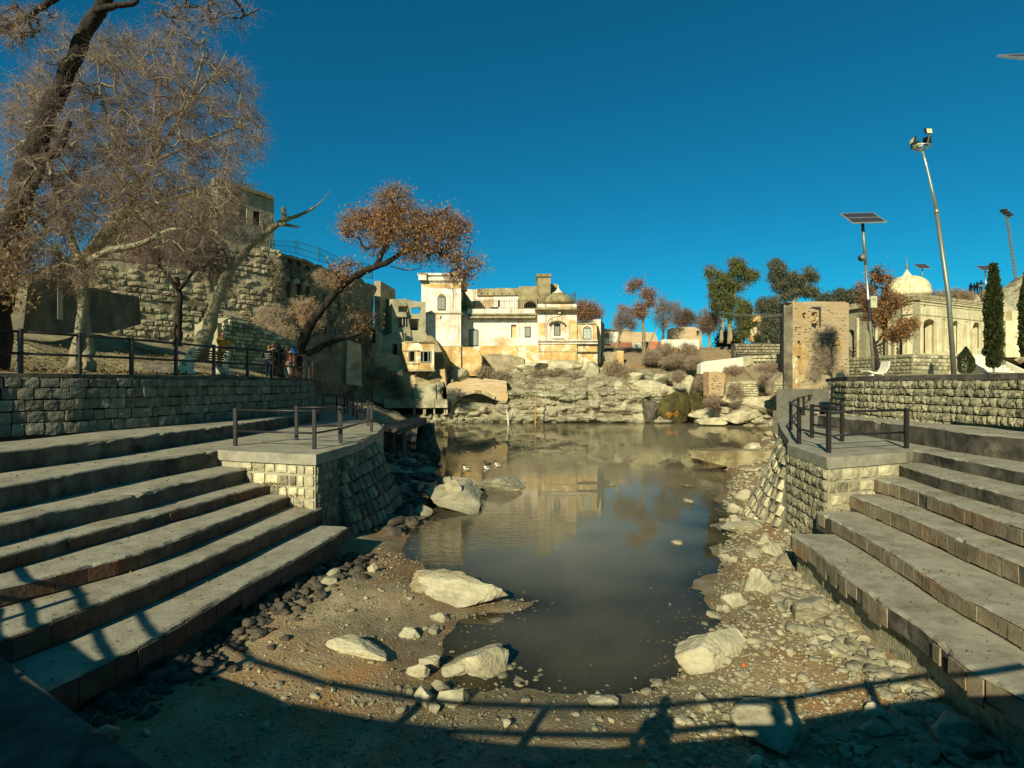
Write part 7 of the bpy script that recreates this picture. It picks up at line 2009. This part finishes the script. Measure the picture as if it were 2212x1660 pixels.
# ------------------------------------------------------------------ lamps and masts
def solar_lamp(label, u, vb, vt, d, lean=0.0, pole_mt='steel', scale=1.0, horn=True, box=True, base_z=None):
    b = P(u, vb, d); t = P(u + lean, vt, d)
    if base_z is not None: b.z = base_z
    root = thing("solar_lamp", label, "lamp post", b, "solar lamps")
    H_ = t.z - b.z
    MB().tube([b, LI(b, t, .45), LI(b, t, .72)], [.065*scale, .06*scale, .055*scale], 12).build("pole", M[pole_mt], root, True)
    MB().tube([LI(b, t, .72), t], [.07*scale, .065*scale], 12).build("pole_top", M['steel_dull'], root, True)
    MB().box((b.x-.16*scale, b.y-.16*scale, b.z-.05), (b.x+.16*scale, b.y+.16*scale, b.z+.03)).build("base_plate", M['steel_dull'], root)
    # panel facing the sun
    nrm = Vector((-math.sin(R(5))*math.sin(R(36.5)), -math.cos(R(5))*math.sin(R(36.5)), math.cos(R(36.5))))
    ax = Vector((0, 0, 1)).cross(nrm).normalized(); ay = nrm.cross(ax)
    c = t + Vector((0, 0, .10*scale)) + nrm*.05
    pw, ph = .73*scale, .64*scale
    for sg in (-1, 1):
        cc = c + ay*sg*ph*.5
        p_ = MB().obox(cc, ax*pw, ay*(ph*.5-.01), nrm*.018).build("solar_panel", M['solar'], root)
        fr = MB()
        for s_ in (-1, 1):
            fr.obox(cc + ax*s_*pw, ax*.022, ay*ph*.5, nrm*.026); fr.obox(cc + ay*s_*(ph*.5-.012), ax*pw, ay*.016, nrm*.025)
        fr.build("panel_frame", M['alu'], p_)
        cl_ = MB()
        for k in range(1, 6): cl_.obox(cc + ax*(-pw + 2*pw*k/6) + nrm*.0185, ax*.004, ay*(ph*.5-.03), nrm*.002)
        for k in (-1, 1): cl_.obox(cc + ay*k*ph*.17 + nrm*.0185, ax*(pw-.03), ay*.004, nrm*.002)
        cl_.build("cell_line", M['steel_dull'], p_)
    MB().bar(t - Vector((0, 0, .1)), c - nrm*.03, .07*scale).build("bracket", M['steel_dull'], root)
    MB().obox(c - nrm*.06, ax*pw*.7, ay*.03, nrm*.02).build("panel_rail", M['steel_dull'], root)
    if horn:
        h0 = LI(b, t, .765)
        MB().tube([h0, h0 + Vector((-.10, -.06, .0)), h0 + Vector((-.17, -.09, -.01)), h0 + Vector((-.27, -.14, -.03))], [.03, .035, .07, .17], 12).build("lamp_head", M['steel_dull'], root, True)
    if box:
        bx0 = LI(b, t, .48)
        x_ = MB().box((bx0.x + .04, bx0.y-.12, bx0.z-.25), (bx0.x+.32, bx0.y+.12, bx0.z+.28)).build("control_box", M['box_paint'], root)
        vv = MB()
        for k in range(4): vv.box((bx0.x+.09, bx0.y-.125, bx0.z+.06+.04*k), (bx0.x+.27, bx0.y-.118, bx0.z+.075+.04*k))
        vv.build("vent", M['steel_dull'], x_)
        MB().tube([LI(b, t, .36), LI(b, t, .50)], .075, 10).build("pole_band", M['iron'], root)
    return root
solar_lamp("tall solar lamp post with a cream control box on the right terrace", 1888, 815, 478, 24, -25, base_z=TZ+.02)
solar_lamp("near solar lamp post mostly outside the right edge of the picture", 2276, 806, 137, 12.0, -10, base_z=TZ+.02)
solar_lamp("small far solar lamp behind the dome of the temple", 1994, 700, 578, 64, -2, scale=.95, box=False)
solar_lamp("solar lamp seen edge on behind the tall cypress on the hill", 2131, 640, 582, 66, -3, scale=1.0, box=False, horn=False)
# floodlight mast
b = P(2061, 812, 27); b.z = TZ+.05
q = [b, P(2049, 640, 27), P(2023, 457, 27), P(2012, 405, 27), P(2002, 362, 27), P(1993, 328, 27)]
fl = thing("floodlight_mast", "tall leaning galvanised mast carrying a ring of floodlights", "light mast", b)
MB().tube(q[:3], [.12, .11, .10], 12).build("pole", M['steel_dull'], fl, True)
MB().tube(q[2:], [.078, .07, .06, .055], 12).build("pole_top", M['steel'], fl, True)
MB().tube([LI(q[2], q[1], .02), LI(q[2], q[3], .06)], [.12, .12], 12).build("collar", M['steel'], fl, True)
MB().box((b.x-.25, b.y-.25, b.z-.1), (b.x+.25, b.y+.25, b.z+.04)).build("base_plate", M['steel_dull'], fl)
t = q[-1]; rc = t + Vector((-.05, 0, .25)); rr_ = .38
ring = [rc + Vector((rr_*math.cos(a), rr_*math.sin(a), 0)) for a in [i*2*math.pi/28 for i in range(29)]]
MB().tube(ring, .035, 6, False).build("ring", M['steel'], fl, True)
for a in (0.2, 1.77, 3.34, 4.91):
    MB().tube([t, rc + Vector((rr_*math.cos(a), rr_*math.sin(a), 0))], .025, 6).build("ring_spoke", M['steel'], fl)
MB().tube([t, rc + Vector((0, 0, .1))], .05, 8).build("hub", M['steel_dull'], fl)
MB().box(rc + Vector((-.28, -.1, -.02)), rc + Vector((-.02, .12, .16))).build("gear_box", M['box_paint'], fl)
for a, up, lit in ((-1.55, .62, True), (3.05, .35, False), (.35, .40, False), (1.6, .3, False)):
    dv = Vector((math.cos(a), math.sin(a), 0)); sd = Vector((-dv.y, dv.x, 0))
    cc = rc + dv*rr_ + Vector((0, 0, up)) + dv*.05
    ht = (Vector((0, 0, 1)) - dv*.25).normalized(); fn = dv.cross(Vector((0, 0, 0))) if False else (dv + Vector((0, 0, -.25))).normalized()
    lamp_ = MB().obox(cc, sd*.17, ht*.17, fn*.06).build("floodlight", M['iron'], fl)
    MB().obox(cc + fn*.063, sd*.14, ht*.135, fn*.006).build("lens", M['lamp_glass'], lamp_)
    MB().bar(rc + dv*rr_, cc - ht*.18, .05).build("yoke", M['steel_dull'], lamp_)
# distant lattice mast
lm = thing("lattice_mast", "thin distant lattice mast with a floodlight head on the far right hill", "light mast", P(2198, 620, 105))
a = P(2200, 640, 105); c = P(2174, 463, 105)
mb = MB()
for dx, dy in ((-.2, -.2), (.2, -.2), (.2, .2), (-.2, .2)):
    mb.tube([a + Vector((dx, dy, 0)), c + Vector((dx*.6, dy*.6, 0))], .06, 5)
mb.build("leg", M['steel_dull'], lm)
mb = MB(); n_ = 26
for i in range(n_):
    p0 = LI(a, c, i/n_); p1 = LI(a, c, (i+1)/n_); s0_ = .2*(1-.4*i/n_)
    for k in range(4):
        e = [(-1, -1), (1, -1), (1, 1), (-1, 1)]
        mb.tube([p0 + Vector((e[k][0]*s0_, e[k][1]*s0_, 0)), p1 + Vector((e[(k+1) % 4][0]*s0_, e[(k+1) % 4][1]*s0_, 0))], .03, 4)
mb.build("bracing", M['steel_dull'], lm)
MB().bar(P(2166, 454, 105), P(2183, 468, 105), .6, .7).build("lamp_head", M['steel_dull'], lm)
for du in (2168, 2174, 2180):
    MB().box(P(du-2, 452+ (du-2168)*.8, 104.5), P(du+2, 458+(du-2168)*.8, 105.2)).build("floodlight", M['iron'], lm)
# overhead cables
for z_, lb in ((615, "upper of two thin cables strung from the eucalyptus to the brick tower"), (628, "lower of two thin cables strung from the eucalyptus to the brick tower")):
    a = P(*uS(900, z_), 78); c = P(*uS(1510, z_+28), 46.2)
    pts = [LI(a, c, t) - Vector((0, 0, 1.0*4*t*(1-t)*.25)) for t in [i/12 for i in range(13)]]
    o_ = MB().tube(pts, .03, 5).build("cable", M['steel'], None); tag(o_, lb, "cable", "cables to the brick tower", "thing")
# sticks standing in the water
def stick(name, label, pts, r_, mt):
    o_ = MB().tube(pts, r_, 6).build(name, M[mt], None); tag(o_, label, "pole", None, "thing")
stick("white_stick", "crooked white stick standing in the water before the cliff", [P(1098.5, 920, 54), P(1097, 905, 54), P(1094, 884, 54)], [.08, .09, .06], 'white_paint')
M['ochre_pole'] = plain('ochre_pole', (.42, .24, .05), .7)
stick("yellow_pole", "straight ochre pole standing in the water below the temple", [P(1156.5, 922, 54.5), P(1157.5, 851, 54.5)], [.08, .06], 'ochre_pole')
stick("dark_stick", "dark bent stick leaning beside the white stick", [P(1101, 916, 54), P(1106, 905, 54), P(1108, 892, 54)], [.05, .045, .03], 'bark_dark')
# ducks
M['duck_white'] = plain('white_feathers', (.72, .70, .62), .7); M['duck_dark'] = plain('dark_feathers', (.035, .032, .028), .7); M['bill'] = plain('duck_bill', (.28, .18, .04), .6)
def duck(label, u, v, yaw, dark):
    p = G(u, v, WATER)
    root = thing("duck", label, "duck", p, "ducks on the pond")
    c_, s_ = math.cos(yaw), math.sin(yaw)
    def T(x, y, z): return p + Vector((x*c_ - y*s_, x*s_ + y*c_, z))
    pts = [T(-.19, 0, .10), T(-.15, 0, .08), T(-.08, 0, .05), T(0, 0, .04), T(.08, 0, .05), T(.13, 0, .09), T(.145, 0, .15), T(.15, 0, .19), T(.17, 0, .215), T(.20, 0, .215)]
    MB().tube(pts, [.012, .04, .075, .088, .078, .05, .033, .032, .038, .02], 12).build("body", M['duck_dark' if dark else 'duck_white'], root, True)
    for sg in (-1, 1):
        MB().tube([T(-.17, sg*.045, .10), T(-.08, sg*.075, .085), T(.03, sg*.072, .08), T(.07, sg*.05, .08)], [.008, .032, .034, .012], 8).build("wing", M['duck_dark'], root, True)
    MB().tube([T(.145, 0, .16), T(.155, 0, .20), T(.172, 0, .222), T(.198, 0, .218)], [.034, .036, .041, .026], 10).build("head", M['duck_dark'], root, True)
    MB().tube([T(.205, 0, .213), T(.25, 0, .205)], [.016, .010], 6).build("bill", M['bill'], root)
    MB().tube([T(-.17, 0, .09), T(-.25, 0, .12)], [.03, .006], 6).build("tail", M['duck_dark'], root)
duck("pale breasted duck swimming at the left of the four", 1008, 1014, 3.0, False)
duck("dark duck just behind another duck in the middle of the four", 1054, 1005, 3.0, True)
duck("white flanked duck nearest of the close pair in the middle", 1053, 1013, 3.1, False)
duck("pied duck swimming at the right of the four", 1076, 1006, 3.05, False)

# ------------------------------------------------------------------ bench on the left terrace
def bench_at(pa, pb):
    root = thing("park_bench", "bench with carved white concrete ends and dark slats behind the railing", "bench", (pa+pb)/2)
    ex = (pb-pa); ex.z = 0; ex.normalize(); ey = Vector((-ex.y, ex.x, 0))
    prof = [(-.34, 0), (-.26, .16), (-.30, .30), (-.26, .42), (-.12, .47), (-.02, .56), (.10, .80), (.20, .92), (.30, .88), (.28, .70), (.18, .50), (.24, .30), (.20, .15), (.30, 0), (.10, 0), (.02, .12), (-.06, 0)]
    prof = [(-x, z) for x, z in prof]
    for p in (pa, pb):
        e_ = MB().plate(prof, [], p - ex*.07, ey, (0, 0, 1), ex, .14).build("bench_end", M['bench_concrete'], root)
        for cz, rr2, cx in ((.33, .09, .05), (.70, .08, -.19)):
            pts = [p - ex*.075 + ey*(cx + rr2*(1-k/14)*math.cos(k*.9)) + Vector((0, 0, cz + rr2*(1-k/14)*math.sin(k*.9))) for k in range(13)]
            MB().tube(pts, .016, 5).build("scroll", M['steel_dull'], e_)
    for k in range(5):
        c0 = Vector((0, 0, .50 + .085*k)) - ey*(.05 + .052*k)*1.0
        MB().bar(pa + c0, pb + c0, .06, .035, ey).build("slat", M['bench_wood'], root)
    for k in range(4):
        c0 = Vector((0, 0, .45)) + ey*(.02 + .085*k)
        MB().bar(pa + c0, pb + c0, .07, .03).build("slat", M['bench_wood'], root)
pa = P(404, 808, 18.0); pb = P(481, 808, 19.9); pa.z = .36; pb.z = .36
bench_at(pa, pb)
tsx = thing("terrace_steps", "low dark steps in the bank behind the left railing", "steps", P(345, 800, 18.6))
for i in range(5):
    a = P(300 + i*4, 800, 17.6 + i*.32); 
    MB().box((a.x, a.y, .1), (a.x+1.35, a.y+.4, .38 + .11*i)).build("step", M['riser'], tsx)

# ------------------------------------------------------------------ people
def skin_obj(name, pts, edges, rad, mt, parent, root_i=0, lv=1):
    me = bpy.data.meshes.new(name)
    me.from_pydata([tuple(p) for p in pts], edges, [])
    me.materials.append(mt)
    o = bpy.data.objects.new(name, me)
    link(o, parent); o.matrix_parent_inverse = world_of(parent).inverted()
    md = o.modifiers.new("skin", 'SKIN'); md.use_smooth_shade = True
    if not me.skin_vertices:
        return o
    for i, r_ in enumerate(rad):
        sv = me.skin_vertices[0].data[i]; sv.radius = (r_, r_); sv.use_root = (i == root_i)
    sb = o.modifiers.new("subsurf", 'SUBSURF'); sb.levels = lv; sb.render_levels = lv
    return o
def person(label, loc, h, yaw, top, legs, hair='hair_black', skin='skin', pose='stand', gown=None, scarf=None, group=None, stripes=False, phone=False, lean=0.0):
    root = thing("person", label, "person", loc, group)
    c_, s_ = math.cos(yaw), math.sin(yaw)
    def T(x, y, z):
        y = y - lean*z
        return Vector(loc) + Vector((x*c_ - y*s_, x*s_ + y*c_, z))*h
    arm = {'stand': ((.125, .01, .635), (.135, -.03, .50)), 'phone': ((.135, -.07, .68), (.06, -.19, .775)), 'rail': ((.13, -.03, .645), (.10, -.16, .60)), 'hips': ((.185, .02, .66), (.10, -.03, .57))}[pose]
    pts = [T(0, 0, .525), T(0, .005, .61), T(0, .0, .72), T(0, .005, .795), T(0, 0, .845), T(0, -.008, .885), T(0, -.004, .935), T(0, .004, .972)]
    rad = [.072, .066, .080, .060, .027, .040, .052, .034]; ed = [(0,1),(1,2),(2,3),(3,4),(4,5),(5,6),(6,7)]
    for sg in (-1, 1):
        (ex_, ey_, ez_), (wx_, wy_, wz_) = arm
        b = len(pts)
        pts += [T(sg*.098, .005, .795), T(sg*ex_, ey_, ez_), T(sg*wx_, wy_, wz_)]
        rad += [.036, .027, .018]; ed += [(3, b), (b, b+1), (b+1, b+2)]
        b = len(pts)
        pts += [T(sg*.052, 0, .49), T(sg*.058, -.008, .275), T(sg*.06, .012, .045), T(sg*.068, -.075, .018)]
        rad += [.058, .040, .025, .022]; ed += [(0, b), (b, b+1), (b+1, b+2), (b+2, b+3)]
        hd = MB(); w_ = Vector(T(sg*wx_, wy_, wz_)); e_ = Vector(T(sg*ex_, ey_, ez_)); dr = (w_-e_).normalized(); sd = Vector((c_, s_, 0))*sg
        hd.tube([w_, w_ + dr*.022*h, w_ + dr*.045*h], [.014*h, .022*h, .018*h], 7)
        for k, ln in enumerate((.036, .042, .040, .032)):
            o2 = sd*(k-1.5)*.009*h
            hd.tube([w_ + dr*.042*h + o2, w_ + dr*(.042 + ln*.55)*h + o2*1.05, w_ + dr*(.042 + ln*.95)*h + o2 + Vector((0, 0, -.006*h))], [.006*h, .0055*h, .004*h], 5)
        hd.tube([w_ + dr*.012*h - sd*.012*h, w_ + dr*.034*h - sd*.028*h, w_ + dr*.052*h - sd*.027*h], [.008*h, .007*h, .005*h], 5)
        hd.build("hand", M[skin], root, True)
    skin_obj("body", pts, ed, [r_*h for r_ in rad], M[skin], root)
    # face
    fc = MB(); fc.obox(T(0, -.060, .912), Vector((c_, s_, 0))*.007*h, Vector((-s_, c_, 0))*.012*h, Vector((0, 0, .014))*h)
    for sg in (-1, 1):
        fc.lathe(T(sg*.053, .0, .915), [(.006*h, -.014*h), (.012*h, 0), (.006*h, .014*h)], 6)
    fc.build("face", M[skin], root)
    ey2 = MB()
    for sg in (-1, 1): ey2.obox(T(sg*.020, -.0545, .930), Vector((c_, s_, 0))*.008*h, Vector((-s_, c_, 0))*.004*h, Vector((0, 0, .004))*h)
    ey2.obox(T(0, -.052, .888), Vector((c_, s_, 0))*.014*h, Vector((-s_, c_, 0))*.004*h, Vector((0, 0, .003))*h)
    ey2.build("eyes_and_mouth", M['hair_black'], root)
    # hair
    hm = MB(); n_ = 12
    for j in range(6):
        t = j/5
        zz = .988 - .075*t**1.3; rr2 = .052*math.sin(min(1, .18 + t*1.0)*math.pi/2)
        for k in range(n_):
            a = 2*math.pi*k/n_
            q = T(rr2*1.06*math.cos(a), .012 + rr2*1.12*math.sin(a) + (.0 if math.sin(a) > -.2 else .012*t), zz - (.03 if math.sin(a) > .3 else 0)*t)
            hm.v.append(tuple(q))
    for j in range(5):
        for k in range(n_):
            k2 = (k+1) % n_; hm.f.append((j*n_+k, (j+1)*n_+k, (j+1)*n_+k2, j*n_+k2))
    hm.f.append(tuple(range(n_)))
    hm.build("hair", M[hair], root, True)
    # clothes
    tp = [T(0, 0, .50), T(0, .005, .61), T(0, 0, .72), T(0, .005, .80)]; tr = [.084, .078, .092, .066]; te_ = [(0,1),(1,2),(2,3)]
    if gown == 'kameez':
        tp[0] = T(0, 0, .50); tp.append(T(0, .0, .38)); tr.append(.092); te_.append((0, 4)); tp.append(T(0, .0, .30)); tr.append(.098); te_.append((4, 5))
    for sg in (-1, 1):
        (ex_, ey_, ez_), (wx_, wy_, wz_) = arm
        b = len(tp); k = .95
        tp += [T(sg*.100, .005, .795), T(sg*ex_, ey_, ez_), T(sg*(ex_+(wx_-ex_)*k), ey_+(wy_-ey_)*k, ez_+(wz_-ez_)*k)]
        tr += [.046, .037, .030]; te_ += [(3, b), (b, b+1), (b+1, b+2)]
    skin_obj("shirt" if gown != 'robe' else "upper_robe", tp, te_, [r_*h for r_ in tr], M[top], root, 1)
    if stripes:
        for k in range(5):
            z_ = .56 + .05*k
            mb_ = MB(); rr2 = .098 + .006*k
            pr_ = [T(rr2*math.cos(a), rr2*.86*math.sin(a), z_) for a in [i*2*math.pi/16 for i in range(17)]]
            mb_.tube(pr_, .009*h, 5, False).build("stripe", M['cloth_white'], root)
    if gown == 'robe':
        mb_ = MB(); n_ = 14
        prof = [(.082, .62), (.095, .50), (.115, .30), (.135, .10), (.14, .015)]
        for r_, z_ in prof:
            for k in range(n_):
                a = 2*math.pi*k/n_; w2 = 1 + .06*math.sin(a*5 + z_*9)
                mb_.v.append(tuple(T(r_*w2*math.cos(a), r_*w2*.85*math.sin(a), z_)))
        for j in range(len(prof)-1):
            for k in range(n_):
                k2 = (k+1) % n_; mb_.f.append((j*n_+k, (j+1)*n_+k, (j+1)*n_+k2, j*n_+k2))
        mb_.build("robe", M[top], root, True)
    else:
        lp = [T(0, 0, .52)]; lr = [.078]; le = []
        for sg in (-1, 1):
            b = len(lp)
            lp += [T(sg*.054, 0, .47), T(sg*.058, -.008, .275), T(sg*.06, .010, .06)]
            lr += [.066, .050, .040]; le += [(0, b), (b, b+1), (b+1, b+2)]
        skin_obj("trousers", lp, le, [r_*h for r_ in lr], M[legs], root)
        for sg in (-1, 1):
            MB().tube([T(sg*.06, .03, .022), T(sg*.064, -.03, .026), T(sg*.068, -.09, .018)], [.026*h, .030*h, .020*h], 8).build("shoe", M['shoe'], root, True)
    if scarf:
        sp = [T(0, .02, .965), T(0, .015, .93), T(0, .02, .87), T(0, .015, .80), T(0, .03, .74)]
        mb_ = MB(); n_ = 12
        for j, (p_, r_) in enumerate(zip(sp, [.03, .064, .062, .10, .11])):
            for k in range(n_):
                a = 2*math.pi*k/n_
                q = p_ + (Vector((c_, s_, 0))*math.cos(a)*r_*(1.0) + Vector((-s_, c_, 0))*math.sin(a)*r_*(.85) )*h
                if j in (1, 2) and math.sin(a) < -.45: q = q + Vector((-s_, c_, 0))*.028*h
                mb_.v.append(tuple(q))
        for j in range(4):
            for k in range(n_):
                k2 = (k+1) % n_; mb_.f.append((j*n_+k, (j+1)*n_+k, (j+1)*n_+k2, j*n_+k2))
        mb_.f.append(tuple(range(n_)))
        mb_.build("headscarf", M[scarf], root, True)
    if phone:
        p_ = T(0, -.215, .80)
        o_ = MB().obox(p_, Vector((c_, s_, 0))*.075, Vector((-s_, c_, 0))*.006, Vector((0, 0, .04))).build("phone", M['iron'], None)
        tag(o_, "dark phone held up by the person in mustard clothes" if phone is True else phone, "phone", None, "thing")
    return root
for k_, c_ in (('skin', (.36, .21, .13)), ('hair_black', (.012, .010, .009)), ('cloth_mustard', (.78, .36, .05)), ('cloth_black', (.010, .010, .012)), ('cloth_pink', (.85, .24, .13)), ('cloth_rose', (.60, .24, .22)), ('cloth_white', (.62, .60, .56)),
               ('cloth_navy', (.02, .025, .07)), ('cloth_blue', (.01, .16, .55)), ('cloth_denim', (.03, .045, .09)), ('cloth_brown', (.14, .09, .06)), ('cloth_khaki', (.26, .21, .14)), ('cloth_orange', (.48, .20, .05)), ('cloth_green', (.02, .07, .07)), ('cloth_red', (.35, .05, .05)), ('shoe', (.03, .025, .02)), ('cloth_grey', (.12, .12, .13))):
    M[k_] = plain(k_, c_, .85, spec=.15)
def terr_z(x, y):
    best = 9; bz = TZ
    p = Vector((x, y, 0))
    for i in range(len(pathL)-1):
        a, c = pathL[i], pathL[i+1]; e = c-a
        t = max(0, min(1, (p-a).dot(e)/e.length_squared)); dd_ = (a + e*t - p).length
        if dd_ < best: best = dd_
    return TZ - .02 + .05*min(best, 2.5) + .30*max(0, min(best, 9)-2.5)
def stand(u, d):
    x = (u-CU)/F*d
    return Vector((x, d, terr_z(x, d)))
person("person in mustard tunic photographing with a raised phone behind the bench", stand(481, 20.4), 1.80, R(62), 'cloth_mustard', 'cloth_mustard', pose='phone', gown='kameez', phone=True)
person("boy in a black and white striped jumper with one hand on the railing", stand(581, 23.0), 1.46, R(20), 'cloth_black', 'cloth_denim', pose='hips', stripes=True, group=None)
person("woman in a long black robe and black headscarf at the railing", stand(602, 23.3), 1.56, R(200), 'cloth_black', 'cloth_black', gown='robe', scarf='cloth_black')
person("girl in a salmon pink tunic and white trousers at the railing corner", stand(619, 23.6), 1.40, R(15), 'cloth_pink', 'cloth_white', pose='stand', gown='kameez')
person("woman in rose clothes with a bright blue headscarf at the railing corner", stand(632, 24.6), 1.55, R(250), 'cloth_rose', 'cloth_rose', pose='rail', gown='kameez', scarf='cloth_blue')
person("dark haired person half hidden behind the boy in stripes", stand(590, 24.4), 1.64, R(10), 'cloth_brown', 'cloth_black')
def hillp(u, v, d):
    p = P(u, v, d); return p
hill = bpy.data.objects["rocky_hill"]
def on_hill(u, d):
    x = (u-CU)/F*d
    hv_ = np.array([[x, d, 0.]])
    z = float(hill_np(np.array([x]), np.array([d]))[0]) + float(.9*np.abs(fbm(np.array([[x*.28, d*.28, 0]]), 5))[0] + .25*fbm(np.array([[x*1.1, d*1.1, 0]]), 2)[0]) - .5
    return Vector((x, d, z))
for u, d, h_, yaw, tp_, lg_, lb, ps in ((2097, 69, 1.78, 190, 'cloth_navy', 'cloth_black', "person in a navy jacket standing at the left of the group on the hill", 'stand'),
    (2105, 69, 1.35, 10, 'cloth_red', 'cloth_grey', "child in red standing second from left on the hill", 'stand'),
    (2111, 69, 1.45, 20, 'cloth_brown', 'cloth_brown', "youth in brown standing in the middle of the group on the hill", 'stand'),
    (2119, 68, 1.78, 160, 'cloth_khaki', 'cloth_denim', "person in a khaki jacket with arms bent on the hill", 'hips'),
    (2127, 67, 1.86, 200, 'cloth_orange', 'cloth_navy', "person in an orange brown jacket and dark blue jeans on the hill", 'stand'),
    (2150, 67, 1.80, 200, 'cloth_green', 'cloth_green', "person in dark green standing apart behind the cypress", 'stand')):
    person(lb, on_hill(u, d), h_, R(yaw), tp_, lg_, pose=ps, group="people standing on the hill")
# the two people whose shadows fall on the near bank
person("person in grey leaning at the lookout railing, seen by the shadow", Vector((-1.10, -.30, DECK)), 1.50, R(185), 'cloth_grey', 'cloth_denim', pose='rail', lean=.04)
person("person in brown at the camera place, seen by the shadow on the stones", Vector((.16, -.62, DECK)), 1.66, R(180), 'cloth_brown', 'cloth_denim', pose='hips')

# ------------------------------------------------------------------ litter
def litter(name, label, u, v, size, mt, cat, z=None):
    p = ground_at(u, v) if z is None else G(u, v, z)
    me = rock_mesh(name, rng.randrange(999), 1, M[mt], .2, 4)
    o_ = bpy.data.objects.new(name, me); o_.location = p + Vector((0, 0, size*.4)); o_.scale = (size, size*.8, size*.55); link(o_)
    tag(o_, label, cat, None, "thing")
M['plastic_blue'] = plain('pale_blue_plastic', (.25, .55, .68), .4); M['plastic_orange'] = plain('orange_plastic', (.62, .14, .03), .4)
litter("plastic_scrap", "pale blue plastic scrap lying in the shade at the bottom left", 521, 1546, .035, 'plastic_blue', "litter")
litter("orange_scrap", "small orange plastic bit at the right side of the broad boulder", 1606, 1438, .045, 'plastic_orange', "litter")
litter("white_cup", "crumpled white cup among the stones of the right bank", 1701, 1354, .05, 'white_paint', "litter")
litter("blue_scrap", "little blue scrap beside the tilted pale stone on the mud", 872, 1381, .02, 'cloth_blue', "litter")
# dry leaves swept into the corners of the left steps
lc = []
for (u, v, z) in ((545, 1012, ZL[2]), (590, 1047, ZL[3]), (640, 1071, ZL[4]), (655, 1097, ZL[5]), (560, 1040, ZL[3]), (605, 1062, ZL[4])):
    p = G(u, v, z)
    lc.append(np.array([p.x, p.y, z + .02]) + nrng.normal(size=(90, 3))*np.array([.16, .09, .008]))
Vv, Ff = leaves_np(np.concatenate(lc), .05, .03, 0)
tag(ob("fallen_leaves", fast_mesh("fallen_leaves", Vv, Ff, M['dry_leaf'])), "dry leaves swept into the corners of the left steps", "leaves", None, "stuff")
